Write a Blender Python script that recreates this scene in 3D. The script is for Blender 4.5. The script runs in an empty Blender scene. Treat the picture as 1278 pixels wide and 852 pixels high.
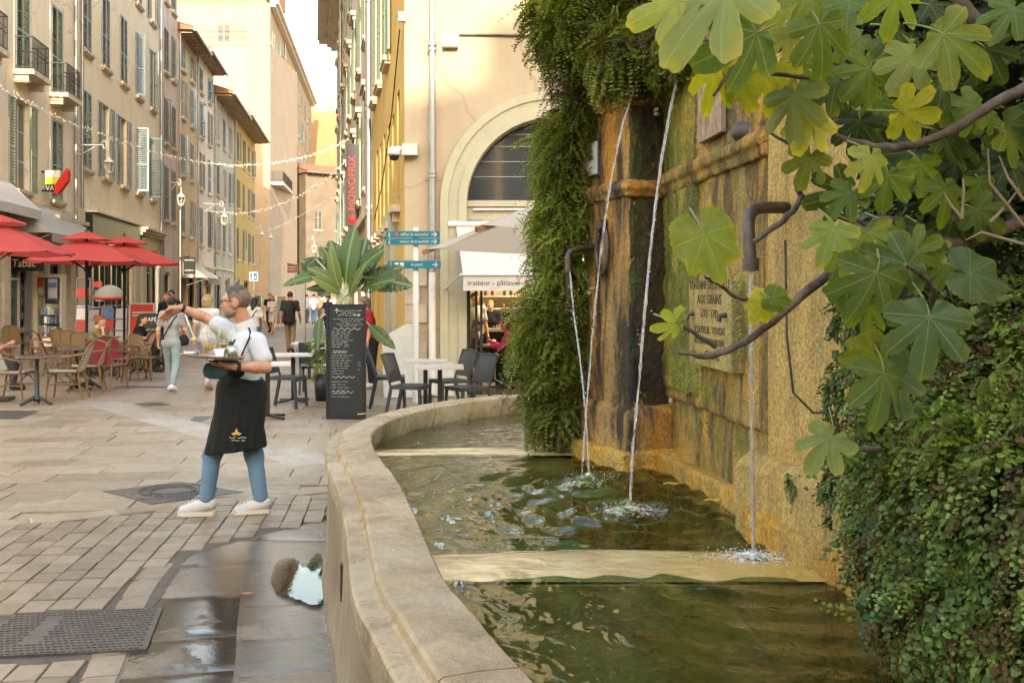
import bpy, bmesh, math, random
import numpy as np
from mathutils import Vector, Matrix
random.seed(7); RNG = np.random.default_rng(11)
S = bpy.context.scene
COL = S.collection
rad = math.radians
# ---------------------------------------------------------------- camera, sky, sun, exposure
F, CH, CX, HY = 1242.0, 1.63, 639.0, 370.0        # focal length in photo pixels, eye height, principal column, horizon row
cam = bpy.data.cameras.new('camera'); camo = bpy.data.objects.new('camera', cam); COL.objects.link(camo)
cam.sensor_width = 36.0; cam.lens = 36.0*F/1278; cam.shift_y = -(426-HY)/1278
cam.clip_start = .05; cam.clip_end = 3000
camo.location = (0, 0, CH); camo.rotation_euler = (rad(90), 0, 0)
S.camera = camo
SUN_H = Vector((-.15, .989, 0)).normalized(); SUN_E = rad(20)
w = bpy.data.worlds.new('World'); S.world = w; w.use_nodes = True
nt = w.node_tree; bg = nt.nodes['Background']
sky = nt.nodes.new('ShaderNodeTexSky'); sky.sky_type = 'NISHITA'; sky.sun_disc = False
sky.sun_elevation = SUN_E; sky.sun_rotation = math.atan2(-SUN_H.x, -SUN_H.y)
sky.air_density = 2.0; sky.dust_density = 2.5; sky.ozone_density = 1.0
tint = nt.nodes.new('ShaderNodeMix'); tint.data_type = 'RGBA'; tint.blend_type = 'MULTIPLY'; tint.inputs[0].default_value = 1
tint.inputs[7].default_value = (.95, .92, 1.0, 1)   # white balance of a warm afternoon picture
nt.links.new(sky.outputs[0], tint.inputs[6]); nt.links.new(tint.outputs[2], bg.inputs[0])
bg.inputs[1].default_value = .15
sl = bpy.data.lights.new('sun', 'SUN'); slo = bpy.data.objects.new('sun', sl); COL.objects.link(slo)
sl.energy = 2.0; sl.angle = rad(.5); sl.color = (1, .86, .62)
sd = Vector((SUN_H.x*math.cos(SUN_E), SUN_H.y*math.cos(SUN_E), -math.sin(SUN_E)))
slo.rotation_euler = sd.to_track_quat('-Z', 'Y').to_euler(); slo.location = (3, -20, 40)
vs = S.view_settings; vs.view_transform = 'Standard'; vs.look = 'None'; vs.gamma = 1; vs.exposure = 2.5; vs.use_curve_mapping = False
cy = S.cycles; cy.use_denoising = True; cy.max_bounces = 8; cy.diffuse_bounces = 4; cy.glossy_bounces = 3
cy.transmission_bounces = 6; cy.transparent_max_bounces = 12; cy.use_adaptive_sampling = True; cy.adaptive_threshold = .02
cy.caustics_reflective = False; cy.caustics_refractive = False

def P(px, py, Y): return Vector(((px-CX)/F*Y, Y, CH-(py-HY)/F*Y))      # a photo pixel at depth Y
def G(px, py, z=0.0):
    Y = (CH-z)*F/(py-HY); return Vector(((px-CX)/F*Y, Y, z))            # a photo pixel on the level z
# ---------------------------------------------------------------- noise
_T = np.random.default_rng(5).random((32, 32, 32))
def vnoise(p):
    i = np.floor(p).astype(int); f = p-i; f = f*f*(3-2*f); i &= 31; j = (i+1) & 31
    x, y, z = f[..., 0], f[..., 1], f[..., 2]
    a = _T[i[..., 0], i[..., 1], i[..., 2]]*(1-x)+_T[j[..., 0], i[..., 1], i[..., 2]]*x
    b = _T[i[..., 0], j[..., 1], i[..., 2]]*(1-x)+_T[j[..., 0], j[..., 1], i[..., 2]]*x
    c = _T[i[..., 0], i[..., 1], j[..., 2]]*(1-x)+_T[j[..., 0], i[..., 1], j[..., 2]]*x
    d = _T[i[..., 0], j[..., 1], j[..., 2]]*(1-x)+_T[j[..., 0], j[..., 1], j[..., 2]]*x
    return (a*(1-y)+b*y)*(1-z)+(c*(1-y)+d*y)*z
def fbm(p, sc, oc=3):
    p = np.asarray(p, float)*sc; s = 0; a = .5
    for k in range(oc): s = s+a*(vnoise(p+17.3*k)-.5); p = p*2.03; a *= .5
    return s
# ---------------------------------------------------------------- materials
class N:
    def __init__(s, name):
        s.m = bpy.data.materials.new(name); s.m.use_nodes = True; s.t = s.m.node_tree; s.b = s.t.nodes['Principled BSDF']
        s.out = s.t.nodes['Material Output']
    def n(s, typ, ins=None, **kw):
        nd = s.t.nodes.new('ShaderNode'+typ)
        for k, v in kw.items(): setattr(nd, k, v)
        for k, v in (ins or {}).items(): s.set(nd.inputs[k], v)
        return nd
    def set(s, sock, v):
        if hasattr(v, 'is_output') or isinstance(v, bpy.types.NodeSocket): s.t.links.new(v, sock)
        elif isinstance(v, (tuple, list)) and sock.type == 'RGBA' and len(v) == 3: sock.default_value = (*v, 1)
        else: sock.default_value = v
    def co(s, kind='Object', scale=(1, 1, 1)):
        c = s.n('TexCoord').outputs[kind]
        return s.n('Mapping', {0: c, 3: scale}).outputs[0] if tuple(scale) != (1, 1, 1) else c
    def noise(s, scale, vec=None, detail=5, rough=.6, d=0):
        return s.n('TexNoise', {'Vector': vec or s.co(), 'Scale': scale, 'Detail': detail, 'Roughness': rough, 'Distortion': d}).outputs[0]
    def ramp(s, fac, a, b, c0=0., c1=1.):
        return s.n('MapRange', {0: fac, 1: a, 2: b, 3: c0, 4: c1}).outputs[0]
    def mix(s, f, a, b, mode='MIX'):
        x = s.n('Mix', data_type='RGBA', blend_type=mode); s.set(x.inputs[0], f); s.set(x.inputs[6], a); s.set(x.inputs[7], b); return x.outputs[2]
    def math(s, op, a, b=0.):
        x = s.n('Math', operation=op); s.set(x.inputs[0], a); s.set(x.inputs[1], b); return x.outputs[0]
    def bump(s, h, st=.3, dist=.02):
        x = s.n('Bump', {'Strength': st, 'Distance': dist, 'Height': h}); s.set(s.b.inputs['Normal'], x.outputs[0]); return x.outputs[0]
    def put(me, **kw):
        for k, v in kw.items(): me.set(me.b.inputs[{'c': 'Base Color', 'r': 'Roughness', 'm': 'Metallic', 's': 'Specular IOR Level', 'a': 'Alpha', 'e': 'Emission Color', 'es': 'Emission Strength', 'tr': 'Transmission Weight', 'coat': 'Coat Weight'}[k]], v)
        return me
def mat(name, c1, c2=None, scale=3, rough=.7, bump=.15, bscale=40, metal=0, rand=0., streak=0., scol=(.1, .08, .06), spec=.4, dist=.01, crack=0):
    n = N(name); c2 = c2 or tuple(x*.72 for x in c1)
    col = n.mix(n.ramp(n.noise(scale, detail=7), .35, .68), c1, c2)
    if streak:
        s1 = n.noise(1.6, n.co(scale=(1, 1, .12)), 6, .65)
        col = n.mix(n.math('MULTIPLY', n.ramp(s1, .5, .75), streak), col, scol)
    if crack:
        v = n.n('TexVoronoi', {'Vector': n.mix(.25, n.co(), n.n('TexNoise', {'Vector': n.co(), 'Scale': 2.}).outputs[1]), 'Scale': crack}, feature='DISTANCE_TO_EDGE').outputs[0]
        col = n.mix(n.math('MULTIPLY', n.ramp(v, 0, .012, 1, 0), .35), col, scol)
    if rand:
        r = n.n('ObjectInfo').outputs['Random']
        col = n.mix(1, col, n.n('CombineColor', {0: n.ramp(r, 0, 1, 1-rand, 1+rand*.4), 1: n.ramp(r, 0, 1, 1-rand*1.05, 1+rand*.4), 2: n.ramp(r, 0, 1, 1-rand*1.25, 1+rand*.4)}).outputs[0], 'MULTIPLY')
    n.put(c=col, r=rough, m=metal, s=spec)
    if bump: n.bump(n.noise(bscale, detail=6), bump, dist)
    return n.m
def flat(name, c, rough=.6, metal=0, spec=.4): return mat(name, c, tuple(x*.88 for x in c), 9, rough, .06, 90, metal, spec=spec, dist=.004)
# ---------------------------------------------------------------- mesh helpers
class MB:
    def __init__(s): s.v = []; s.f = []; s.mi = []; s.cur = 0; s.sm = []
    def add(s, vs, fs, smooth=False):
        o = len(s.v); s.v += [tuple(x) for x in vs]
        for f in fs: s.f.append([i+o for i in f]); s.mi.append(s.cur); s.sm.append(smooth)
        return s
    def box(s, c, d, rz=0, M=None):
        x, y, z = d[0]/2, d[1]/2, d[2]/2; c = Vector(c); R = M or Matrix.Rotation(rz, 3, 'Z')
        vs = [c+R @ Vector((a*x, b*y, e*z)) for a in (-1, 1) for b in (-1, 1) for e in (-1, 1)]
        return s.add(vs, [(0, 1, 3, 2), (4, 6, 7, 5), (0, 4, 5, 1), (2, 3, 7, 6), (0, 2, 6, 4), (1, 5, 7, 3)])
    def b(s, x0, y0, z0, x1, y1, z1): return s.box(((x0+x1)/2, (y0+y1)/2, (z0+z1)/2), (x1-x0, y1-y0, z1-z0))
    def bar(s, p, q, w, h, up=(0, 0, 1)):
        p, q = Vector(p), Vector(q); d = (q-p); L = d.length; d.normalize(); sd = d.cross(Vector(up))
        if sd.length < 1e-4: sd = Vector((1, 0, 0))
        sd.normalize(); u = sd.cross(d)
        return s.box((p+q)/2, (w, L, h), M=Matrix((sd, d, u)).transposed())
    def tube(s, pts, r, n=8, cap=True):
        pts = [Vector(p) for p in pts]; m = len(pts); rs = r if hasattr(r, '__len__') else [r]*m
        vs = []; prev = None
        for i, p in enumerate(pts):
            d = (pts[min(i+1, m-1)]-pts[max(i-1, 0)]).normalized()
            if prev is None: prev = d.orthogonal().normalized()
            a = (prev-d*prev.dot(d)).normalized(); prev = a; b = d.cross(a)
            vs += [p+(a*math.cos(t)+b*math.sin(t))*rs[i] for t in [2*math.pi*k/n for k in range(n)]]
        fs = [(i*n+k, i*n+(k+1) % n, (i+1)*n+(k+1) % n, (i+1)*n+k) for i in range(m-1) for k in range(n)]
        s.add(vs, fs, True)
        if cap: s.add(vs[:n][::-1], [tuple(range(n))]); s.add(vs[-n:], [tuple(range(n))])
        return s
    def lathe(s, prof, n=16, c=(0, 0, 0), M=None, smooth=True):
        c = Vector(c); vs = []
        for r, z in prof:
            for k in range(n):
                v = Vector((r*math.cos(2*math.pi*k/n), r*math.sin(2*math.pi*k/n), z)); vs.append(c+(M @ v if M else v))
        fs = [(i*n+k, i*n+(k+1) % n, (i+1)*n+(k+1) % n, (i+1)*n+k) for i in range(len(prof)-1) for k in range(n)]
        return s.add(vs, fs, smooth)
    def poly(s, pts, th, axis=(0, 0, 1)):          # flat outline with thickness
        a = Vector(axis)*th; n = len(pts); vs = [Vector(p) for p in pts]+[Vector(p)+a for p in pts]
        return s.add(vs, [tuple(range(n))[::-1], tuple(range(n, 2*n))]+[(i, (i+1) % n, n+(i+1) % n, n+i) for i in range(n)])
    def grid(s, nu, nv, fn, smooth=True):
        vs = [fn(i/nu, j/nv) for j in range(nv+1) for i in range(nu+1)]
        return s.add(vs, [(j*(nu+1)+i, j*(nu+1)+i+1, (j+1)*(nu+1)+i+1, (j+1)*(nu+1)+i) for j in range(nv) for i in range(nu)], smooth)
    def mesh(s, name, mats):
        me = bpy.data.meshes.new(name); me.from_pydata(s.v, [], s.f)
        for m in (mats if isinstance(mats, (list, tuple)) else [mats]): me.materials.append(m)
        me.polygons.foreach_set('material_index', s.mi); me.polygons.foreach_set('use_smooth', s.sm); me.update(); return me
    def build(s, name, mats, parent=None, world=True, **kw): return link(name, s.mesh(name, mats), parent, world, **kw)
def basis(o): return (basis(o.parent) @ o.matrix_parent_inverse @ o.matrix_basis) if o.parent else o.matrix_basis.copy()
def link(name, data, parent=None, world=True, **kw):
    o = bpy.data.objects.new(name, data); COL.objects.link(o)
    if parent is not None:
        o.parent = parent
        if world: o.matrix_parent_inverse = basis(parent).inverted()
    return tag(o, **kw)
def tag(o, label=None, cat=None, group=None, kind=None):
    for k, v in (('label', label), ('category', cat), ('group', group), ('kind', kind)):
        if v: o[k] = v
    return o
def thing(name, label, cat, loc=(0, 0, 0), rz=0, group=None):
    o = bpy.data.objects.new(name, None); COL.objects.link(o); o.empty_display_size = .1
    o.location = loc; o.rotation_euler = (0, 0, rz); return tag(o, label, cat, group)
KIDS = {}
def dup(root, loc, rz=0, label=None, scale=None):
    def cp(o, par):
        c = o.copy(); COL.objects.link(c)
        if par: c.parent = par
        for ch in [x for x in o.children]: cp(ch, c)
        return c
    r = cp(root, None); r.location = loc; r.rotation_euler = (0, 0, rz)
    if scale: r.scale = (scale,)*3
    if label: r['label'] = label
    return r
def text(name, body, size, m, loc, rot, parent, ext=.003, ax='CENTER', shear=0, sx=1):
    c = bpy.data.curves.new(name, 'FONT'); c.body = body; c.size = size; c.extrude = ext; c.align_x = ax; c.align_y = 'CENTER'; c.shear = shear; c.resolution_u = 2
    c.materials.append(m); o = bpy.data.objects.new(name, c); me = bpy.data.meshes.new_from_object(o); bpy.data.objects.remove(o); bpy.data.curves.remove(c); me.name = name
    o = bpy.data.objects.new(name, me); COL.objects.link(o)
    o.parent = parent; o.matrix_parent_inverse = basis(parent).inverted()
    o.location = loc; o.rotation_euler = rot; o.scale = (sx, 1, 1); return o
def npmesh(name, V, Q, mats, smooth=True, attr=None, k=None):
    me = bpy.data.meshes.new(name); V = np.asarray(V, np.float32); Q = np.asarray(Q, np.int32); k = Q.shape[1]
    me.vertices.add(len(V)); me.vertices.foreach_set('co', V.ravel()); me.loops.add(Q.size); me.loops.foreach_set('vertex_index', Q.ravel())
    me.polygons.add(len(Q)); me.polygons.foreach_set('loop_start', np.arange(0, Q.size, k, dtype=np.int32))
    me.polygons.foreach_set('use_smooth', np.full(len(Q), smooth))
    for m in (mats if isinstance(mats, (list, tuple)) else [mats]): me.materials.append(m)
    if attr is not None:
        a = me.attributes.new('tint', 'FLOAT', 'FACE'); a.data.foreach_set('value', np.asarray(attr, np.float32))
    me.update(calc_edges=True); return me
# ---------------------------------------------------------------- signed distance surfaces (bodies, worn stone)
def sdf(prims, h, k=.02, cuts=(), amp=0., nsc=8., round_=0., post=None):
    lo = np.full(3, 1e9); hi = -lo; bb = []
    for p in prims:
        if p[0] == 'c': a = np.array([p[1], p[2]], float); r = max(p[3], p[4]); l, u = a.min(0)-r, a.max(0)+r
        elif p[0] == 'e': c = np.array(p[1], float); R = max(p[2]); l, u = c-R, c+R
        else: a = np.array(p[1], float); l = np.array([*a.min(0), p[2]]); u = np.array([*a.max(0), p[3]])
        bb.append((l, u)); lo = np.minimum(lo, l); hi = np.maximum(hi, u)
    lo = lo-3*h-k-amp; n = np.ceil((hi+3*h+k+amp-lo)/h).astype(int)+1
    D = np.full(n, .2); ax = [lo[i]+h*np.arange(n[i]) for i in range(3)]
    for p, (l, u) in zip(prims, bb):
        m = k+4*h+.03
        s = tuple(slice(max(0, int((l[i]-m-lo[i])/h)), min(n[i], int((u[i]+m-lo[i])/h)+2)) for i in range(3))
        X, Y, Z = np.meshgrid(ax[0][s[0]], ax[1][s[1]], ax[2][s[2]], indexing='ij', sparse=True)
        if p[0] == 'c':
            a = np.array(p[1], float); b = np.array(p[2], float)-a; L = max(b @ b, 1e-9)
            t = np.clip(((X-a[0])*b[0]+(Y-a[1])*b[1]+(Z-a[2])*b[2])/L, 0, 1)
            d = np.sqrt((X-a[0]-b[0]*t)**2+(Y-a[1]-b[1]*t)**2+(Z-a[2]-b[2]*t)**2)-(p[3]+(p[4]-p[3])*t)
        elif p[0] == 'e':
            c, R = p[1], p[2]; x, y, z = X-c[0], Y-c[1], Z-c[2]
            if len(p) > 3:
                M = np.array(p[3].to_3x3()).T
                x, y, z = M[0, 0]*x+M[0, 1]*y+M[0, 2]*z, M[1, 0]*x+M[1, 1]*y+M[1, 2]*z, M[2, 0]*x+M[2, 1]*y+M[2, 2]*z
            q = np.sqrt((x/R[0])**2+(y/R[1])**2+(z/R[2])**2); d = (q-1)*min(R)*np.where(q > 1, 1, 1.)
        else:
            pl = p[1]; d = np.maximum(p[2]-Z, Z-p[3])+0*X+0*Y; A = sum(pl[i-1][0]*pl[i][1]-pl[i][0]*pl[i-1][1] for i in range(len(pl)))
            for i in range(len(pl)):
                x0, y0 = pl[i-1]; x1, y1 = pl[i]; ln = math.hypot(x1-x0, y1-y0); nx, ny = (y1-y0)/ln, -(x1-x0)/ln
                if A < 0: nx, ny = -nx, -ny
                e = (X-x0)*nx+(Y-y0)*ny+0*Z
                if round_: q = np.clip(.5+.5*(d-e)/round_, 0, 1); d = e*(1-q)+d*q+round_*q*(1-q)
                else: d = np.maximum(d, e)
        e = D[s]
        if k > 0: q = np.clip(.5+.5*(e-d)/k, 0, 1); D[s] = e*(1-q)+d*q-k*q*(1-q)
        else: D[s] = np.minimum(e, d)
    if cuts or amp:
        X, Y, Z = np.meshgrid(*ax, indexing='ij', sparse=True)
        for c, nn in cuts: D = np.maximum(D, (X-c[0])*nn[0]+(Y-c[1])*nn[1]+(Z-c[2])*nn[2])
        if amp:
            near = np.abs(D) < amp+2*h; idx = np.argwhere(near); D[near] += 2*amp*fbm(lo+h*idx, nsc, 3)
    return nets(D, lo, h)
def nets(D, lo, h):
    neg = D < 0; c = [neg[i:D.shape[0]-1+i, j:D.shape[1]-1+j, k:D.shape[2]-1+k] for i in (0, 1) for j in (0, 1) for k in (0, 1)]
    anyn = c[0].copy(); alln = c[0].copy()
    for x in c[1:]: anyn |= x; alln &= x
    cells = np.argwhere(anyn & ~alln)
    if not len(cells): return np.zeros((0, 3)), np.zeros((0, 4), int)
    ID = np.full(anyn.shape, -1); ID[tuple(cells.T)] = np.arange(len(cells))
    acc = np.zeros((len(cells), 3)); cnt = np.zeros(len(cells))
    cor = [(i, j, k) for i in (0, 1) for j in (0, 1) for k in (0, 1)]
    for a in cor:
        for d in range(3):
            if a[d]: continue
            b = list(a); b[d] = 1
            va = D[tuple((cells+a).T)]; vb = D[tuple((cells+b).T)]; m = (va < 0) != (vb < 0)
            t = va[m]/(va[m]-vb[m]); pt = np.repeat(np.array([a], float), m.sum(), 0); pt[:, d] += t
            acc[m] += pt; cnt[m] += 1
    V = lo+h*(cells+acc/cnt[:, None]); Q = []
    for d in range(3):
        s0 = [slice(None)]*3; s1 = [slice(None)]*3; s0[d] = slice(0, -1); s1[d] = slice(1, None)
        ch = neg[tuple(s0)] != neg[tuple(s1)]; e = np.argwhere(ch); u, v = (d+1) % 3, (d+2) % 3
        ok = (e[:, u] > 0) & (e[:, v] > 0) & (e[:, u] < D.shape[u]-1) & (e[:, v] < D.shape[v]-1); e = e[ok]
        g = []
        for du, dv in ((1, 1), (0, 1), (0, 0), (1, 0)):
            q = e.copy(); q[:, u] -= du; q[:, v] -= dv; g.append(ID[tuple(q.T)])
        g = np.array(g).T; fl = neg[tuple(e.T)]; g[~fl] = g[~fl][:, ::-1]; Q.append(g)
    return V, np.vstack(Q)
def sdfobj(name, prims, h, m, parent=None, k=.02, world=False, fn=None, **kw):
    meta = {a: kw.pop(a) for a in ('label', 'cat', 'group', 'kind') if a in kw}
    V, Q = sdf(prims, h, k, **kw)
    if fn: V = fn(V)
    return link(name, npmesh(name, V, Q, m), parent, world, **meta)
# ---------------------------------------------------------------- materials used by the setting
def stone_slab(name, a, b, rough=.62, rand=.35, wet=0., stain=(.16, .1, .045)):
    n = N(name); r = n.n('ObjectInfo').outputs['Random']
    off = n.n('CombineXYZ', {0: n.math('MULTIPLY', r, 37), 1: n.math('MULTIPLY', r, 91)}).outputs[0]
    v = n.n('VectorMath', {0: n.co(), 1: off}, operation='ADD').outputs[0]
    col = n.mix(n.ramp(n.noise(2.2, v, 8), .3, .7), a, b)
    col = n.mix(n.math('MULTIPLY', n.ramp(n.noise(5, v, 8, .7), .52, .72), .55), col, stain)
    f = n.n('CombineColor', {0: n.ramp(r, 0, 1, 1-rand, 1+.2*rand), 1: n.ramp(r, 0, 1, 1-rand*1.06, 1+.2*rand), 2: n.ramp(r, 0, 1, 1-rand*1.2, 1+.2*rand)}).outputs[0]
    col = n.mix(1, col, f, 'MULTIPLY')
    if wet:
        wm = n.ramp(n.noise(1.7, n.co(), 4), .5-wet*.3, .62-wet*.3); col = n.mix(n.math('MULTIPLY', wm, .55), col, tuple(x*.35 for x in b))
        n.put(c=col, r=n.ramp(wm, 0, 1, rough, .12), s=.5)
    else: n.put(c=col, r=n.ramp(n.noise(9, v, 5), .3, .7, rough-.22, rough+.08), s=.5)
    n.bump(n.math('ADD', n.noise(14, v, 7, .65), n.math('MULTIPLY', n.noise(90, v, 3), .3)), .35, .012)
    return n.m
M_GROUND = mat('joint_mortar', (0.119, 0.0945, 0.0665), (0.07, 0.056, 0.0406), 6, .9, .4, 60)
M_PAVER = stone_slab('paver_stone', (0.28, 0.217, 0.147), (0.203, 0.154, 0.108), .5, .3)
M_SLAB = stone_slab('limestone_slab', (0.329, 0.266, 0.185), (0.259, 0.193, 0.122), .5, .3)
M_BAND = stone_slab('pale_band_stone', (0.374, 0.331, 0.274), (0.31, 0.266, 0.209), .55, .18)
def wetm():
    n = N('wet_gutter_stone'); r = n.n('ObjectInfo').outputs['Random']; v = n.n('VectorMath', {0: n.co(), 1: n.n('CombineXYZ', {2: n.math('MULTIPLY', r, .35)}).outputs[0]}, operation='ADD').outputs[0]
    mk = n.ramp(n.noise(2.1, v, 7, .65), .33, .43); col = n.mix(n.ramp(n.noise(7, v, 7), .3, .7), (.2, .15, .1), (.1, .075, .05)); col = n.mix(n.math('MULTIPLY', mk, .75), col, (.03, .025, .018))
    n.put(c=col, r=n.ramp(mk, 0, 1, .4, .035), s=.6); b1 = n.math('MULTIPLY', n.math('ADD', n.noise(24, v, 7, .7), n.math('MULTIPLY', n.noise(95, v, 3), .4)), n.ramp(mk, 0, 1, 1, .10)); n.bump(n.math('ADD', b1, n.math('MULTIPLY', n.noise(6, v, 3), .03)), .5, .012); return n.m
M_WET = wetm()
M_DAMP = stone_slab('damp_gutter_stone', (0.252, 0.193, 0.133), (0.175, 0.13, 0.0875), .45, .2, wet=.5)
def copingm():
    n = N('coping_stone'); c = n.co(); r = n.n('ObjectInfo').outputs['Random']
    col = n.mix(n.ramp(n.noise(3.5, c, 8, .65), .35, .65), (.42, .32, .19), (.27, .19, .105)); col = n.mix(n.math('MULTIPLY', n.ramp(n.noise(6, c, 8, .72, .5), .5, .66), .7), col, (.13, .085, .035))
    col = n.mix(n.ramp(n.noise(70, c, 4, .7), .6, .7, 0, .7), col, (.07, .05, .03)); col = n.mix(n.ramp(n.noise(1.3, c, 5), .5, .7, 0, .5), col, (.5, .42, .3))
    f = n.ramp(r, 0, 1, .82, 1.08); col = n.mix(1, col, n.n('CombineColor', {0: f, 1: f, 2: f}).outputs[0], 'MULTIPLY')
    n.put(c=col, r=n.ramp(n.noise(4.5, c, 6, .65), .4, .62, .1, .6), s=.55); n.bump(n.math('ADD', n.noise(20, c, 8, .7), n.math('MULTIPLY', n.noise(120, c, 4), .35)), .5, .014); return n.m
M_COPING = copingm()
M_BASINW = mat('basin_wall_stone', (0.302, 0.238, 0.166), (0.18, 0.13, 0.0792), 3, .6, .5, 40, streak=.5, scol=(.1, .07, .04))
def fountain_mat(name, base, base2, stain, dark, moss, pm, pdk=.5, bsc=26, rough=.45, dlo=.46):
    n = N(name); c = n.co()
    col = n.mix(n.ramp(n.noise(2.4, c, 8), .3, .7), base, base2)
    st = n.noise(3.2, n.co(scale=(1, 1, .16)), 7, .7); col = n.mix(n.ramp(st, .41, .6), col, stain)
    dk = n.noise(4.1, n.co(scale=(1.2, 1.2, .25)), 8, .7, .4); col = n.mix(n.math('MULTIPLY', n.ramp(dk, dlo, dlo+.12), pdk), col, dark)
    ms = n.noise(5.5, n.co(scale=(1, 1, .5)), 8, .7, .3); col = n.mix(n.ramp(ms, .62-pm*.35, .74-pm*.35), col, moss)
    gr = n.ramp(n.noise(55, c, 5, .7), .35, .65, .6, 1.4); col = n.mix(.85, col, n.n('CombineColor', {0: gr, 1: gr, 2: gr}).outputs[0], 'MULTIPLY')
    n.put(c=col, r=n.ramp(n.noise(7, c, 5), .3, .7, rough-.15, rough+.3), s=.5)
    n.bump(n.math('ADD', n.noise(bsc, c, 8, .7), n.math('MULTIPLY', n.noise(70, c, 4), .6)), .9, .035); return n.m
M_PIER = fountain_mat('ochre_stained_stone', (.48, .32, .13), (.32, .2, .08), (.66, .29, .03), (.05, .034, .018), (.14, .12, .02), .16, 1., dlo=.45)
M_MOSS = fountain_mat('wet_moss_stone', (.03, .026, .01), (.015, .014, .006), (.09, .045, .01), (.006, .006, .004), (.05, .085, .01), .32, .8, 18, .35)
M_MOSSY = fountain_mat('yellow_moss_stone', (.42, .36, .04), (.27, .24, .03), (.42, .3, .03), (.05, .045, .01), (.15, .16, .015), .5, .9, 20)
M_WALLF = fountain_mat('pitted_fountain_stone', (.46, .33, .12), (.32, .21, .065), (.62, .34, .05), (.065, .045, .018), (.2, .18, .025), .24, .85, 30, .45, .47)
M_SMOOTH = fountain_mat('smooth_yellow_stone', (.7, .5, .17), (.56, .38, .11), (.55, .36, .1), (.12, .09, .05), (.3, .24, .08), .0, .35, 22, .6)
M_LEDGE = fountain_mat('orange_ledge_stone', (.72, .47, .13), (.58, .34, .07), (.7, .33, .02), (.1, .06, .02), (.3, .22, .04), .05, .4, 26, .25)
M_BED = mat('pool_floor', (.48, .49, .3), (.15, .2, .09), 1.6, .8, .5, 12, scol=(.02, .03, .015), streak=.3)
def sunkm():
    n = N('sunken_ledge_stone'); c = n.co(); x = n.n('SeparateXYZ', {0: c}).outputs[0]; og = n.ramp(n.math('ADD', x, n.math('MULTIPLY', n.noise(3, c, 6, .7), .9)), .75, 1.45)
    col = n.mix(n.ramp(n.noise(5, n.co(scale=(.9, 1.1, 1)), 8, .65), .35, .65), (.66, .53, .3), (.46, .35, .17)); col = n.mix(og, col, (.52, .33, .08)); col = n.mix(n.ramp(n.noise(9, c, 7, .7), .6, .7, 0, .6), col, (.25, .2, .09))  # mottled tones imitate caustic light on the ledge, orange towards the wall
    n.put(c=col, r=.07, s=.6); n.bump(n.math('ADD', n.noise(7, n.co(scale=(.8, 1.2, 1)), 3, .5, .8), n.math('MULTIPLY', n.noise(30, c, 6), .15)), .6, .03); return n.m
M_SUNKEN = sunkm()
M_IRON = mat('old_iron_pipe', (.12, .1, .085), (.06, .045, .035), 14, .5, .4, 50, metal=.6)
M_CAST = mat('cast_iron_cover', (0.105, 0.0945, 0.0805), (0.063, 0.056, 0.049), 12, .45, .4, 70, metal=.3)
def water_mat(name, tintc, amp, scale, ior=1.34):
    n = N(name); t = n.t
    v = n.co(scale=(1, .8, 1))
    h = n.math('ADD', n.noise(scale, v, 3, .5, .6), n.math('MULTIPLY', n.noise(scale*3.1, v, 2, .5, .4), .3))
    bp = n.n('Bump', {'Strength': 1., 'Distance': amp, 'Height': h}).outputs[0]
    gl = n.n('BsdfGlossy', {'Color': (1, 1, 1), 'Roughness': .02, 'Normal': bp}).outputs[0]
    tr = n.n('BsdfTransparent', {'Color': tintc}).outputs[0]
    fr = n.n('Fresnel', {'IOR': ior, 'Normal': bp}).outputs[0]
    mx = n.n('MixShader', {0: fr, 1: tr, 2: gl}); t.links.new(mx.outputs[0], n.out.inputs[0]); return n.m
M_WATER = water_mat('basin_water', (.72, .8, .54), .034, 4.)
M_PUDDLE = water_mat('puddle_water', (.35, .34, .32), .0003, 9., 1.33)
def jet_mat():
    n = N('falling_water'); n.put(c=(.95, .97, 1), r=.08, tr=.7, a=n.ramp(n.noise(26, n.co(scale=(1, 1, .25)), 3), .38, .62, .1, .8), s=.8); return n.m
M_JET = jet_mat()
M_FOAM = flat('foam', (.85, .84, .78), .35)
# ---------------------------------------------------------------- basin outline
def catmull(pts, step=.05):
    pts = [Vector((*p, 0)) for p in pts]; out = []
    for i in range(1, len(pts)-2):
        a, b, c, d = pts[i-1:i+3]; n = max(2, int((c-b).length/step))
        for k in range(n):
            t = k/n; out.append(.5*((2*b)+(c-a)*t+(2*a-5*b+4*c-d)*t*t+(3*b-a-3*c+d)*t**3))
    return out
RIM = catmull([(1.0, .2), (.62, .75), (.33, 1.4), (.04, 2.21), (-.12, 2.71), (-.22, 3.05), (-.385, 3.9), (-.54, 4.63), (-.68, 5.17), (-.82, 5.8), (-.875, 6.3), (-.835, 6.86), (-.65, 7.49), (-.3, 8.1), (.12, 8.47), (.6, 8.75), (1.2, 8.95), (1.9, 9.1), (2.6, 9.1)])
RN = []
for i in range(len(RIM)):
    t = (RIM[min(i+1, len(RIM)-1)]-RIM[max(i-1, 0)]).normalized(); RN.append(Vector((-t.y, t.x, 0)))
RS = [0.]
for i in range(1, len(RIM)): RS.append(RS[-1]+(RIM[i]-RIM[i-1]).length)
RA = np.array([(p.x, p.y) for p in RIM]); RNA = np.array([(p.x, p.y) for p in RN])
def rimdist(x, y):
    d = RA-np.array([x, y]); i = int((d*d).sum(1).argmin()); return float(((np.array([x, y])-RA[i])*RNA[i]).sum()), i
WZ = .64
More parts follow.
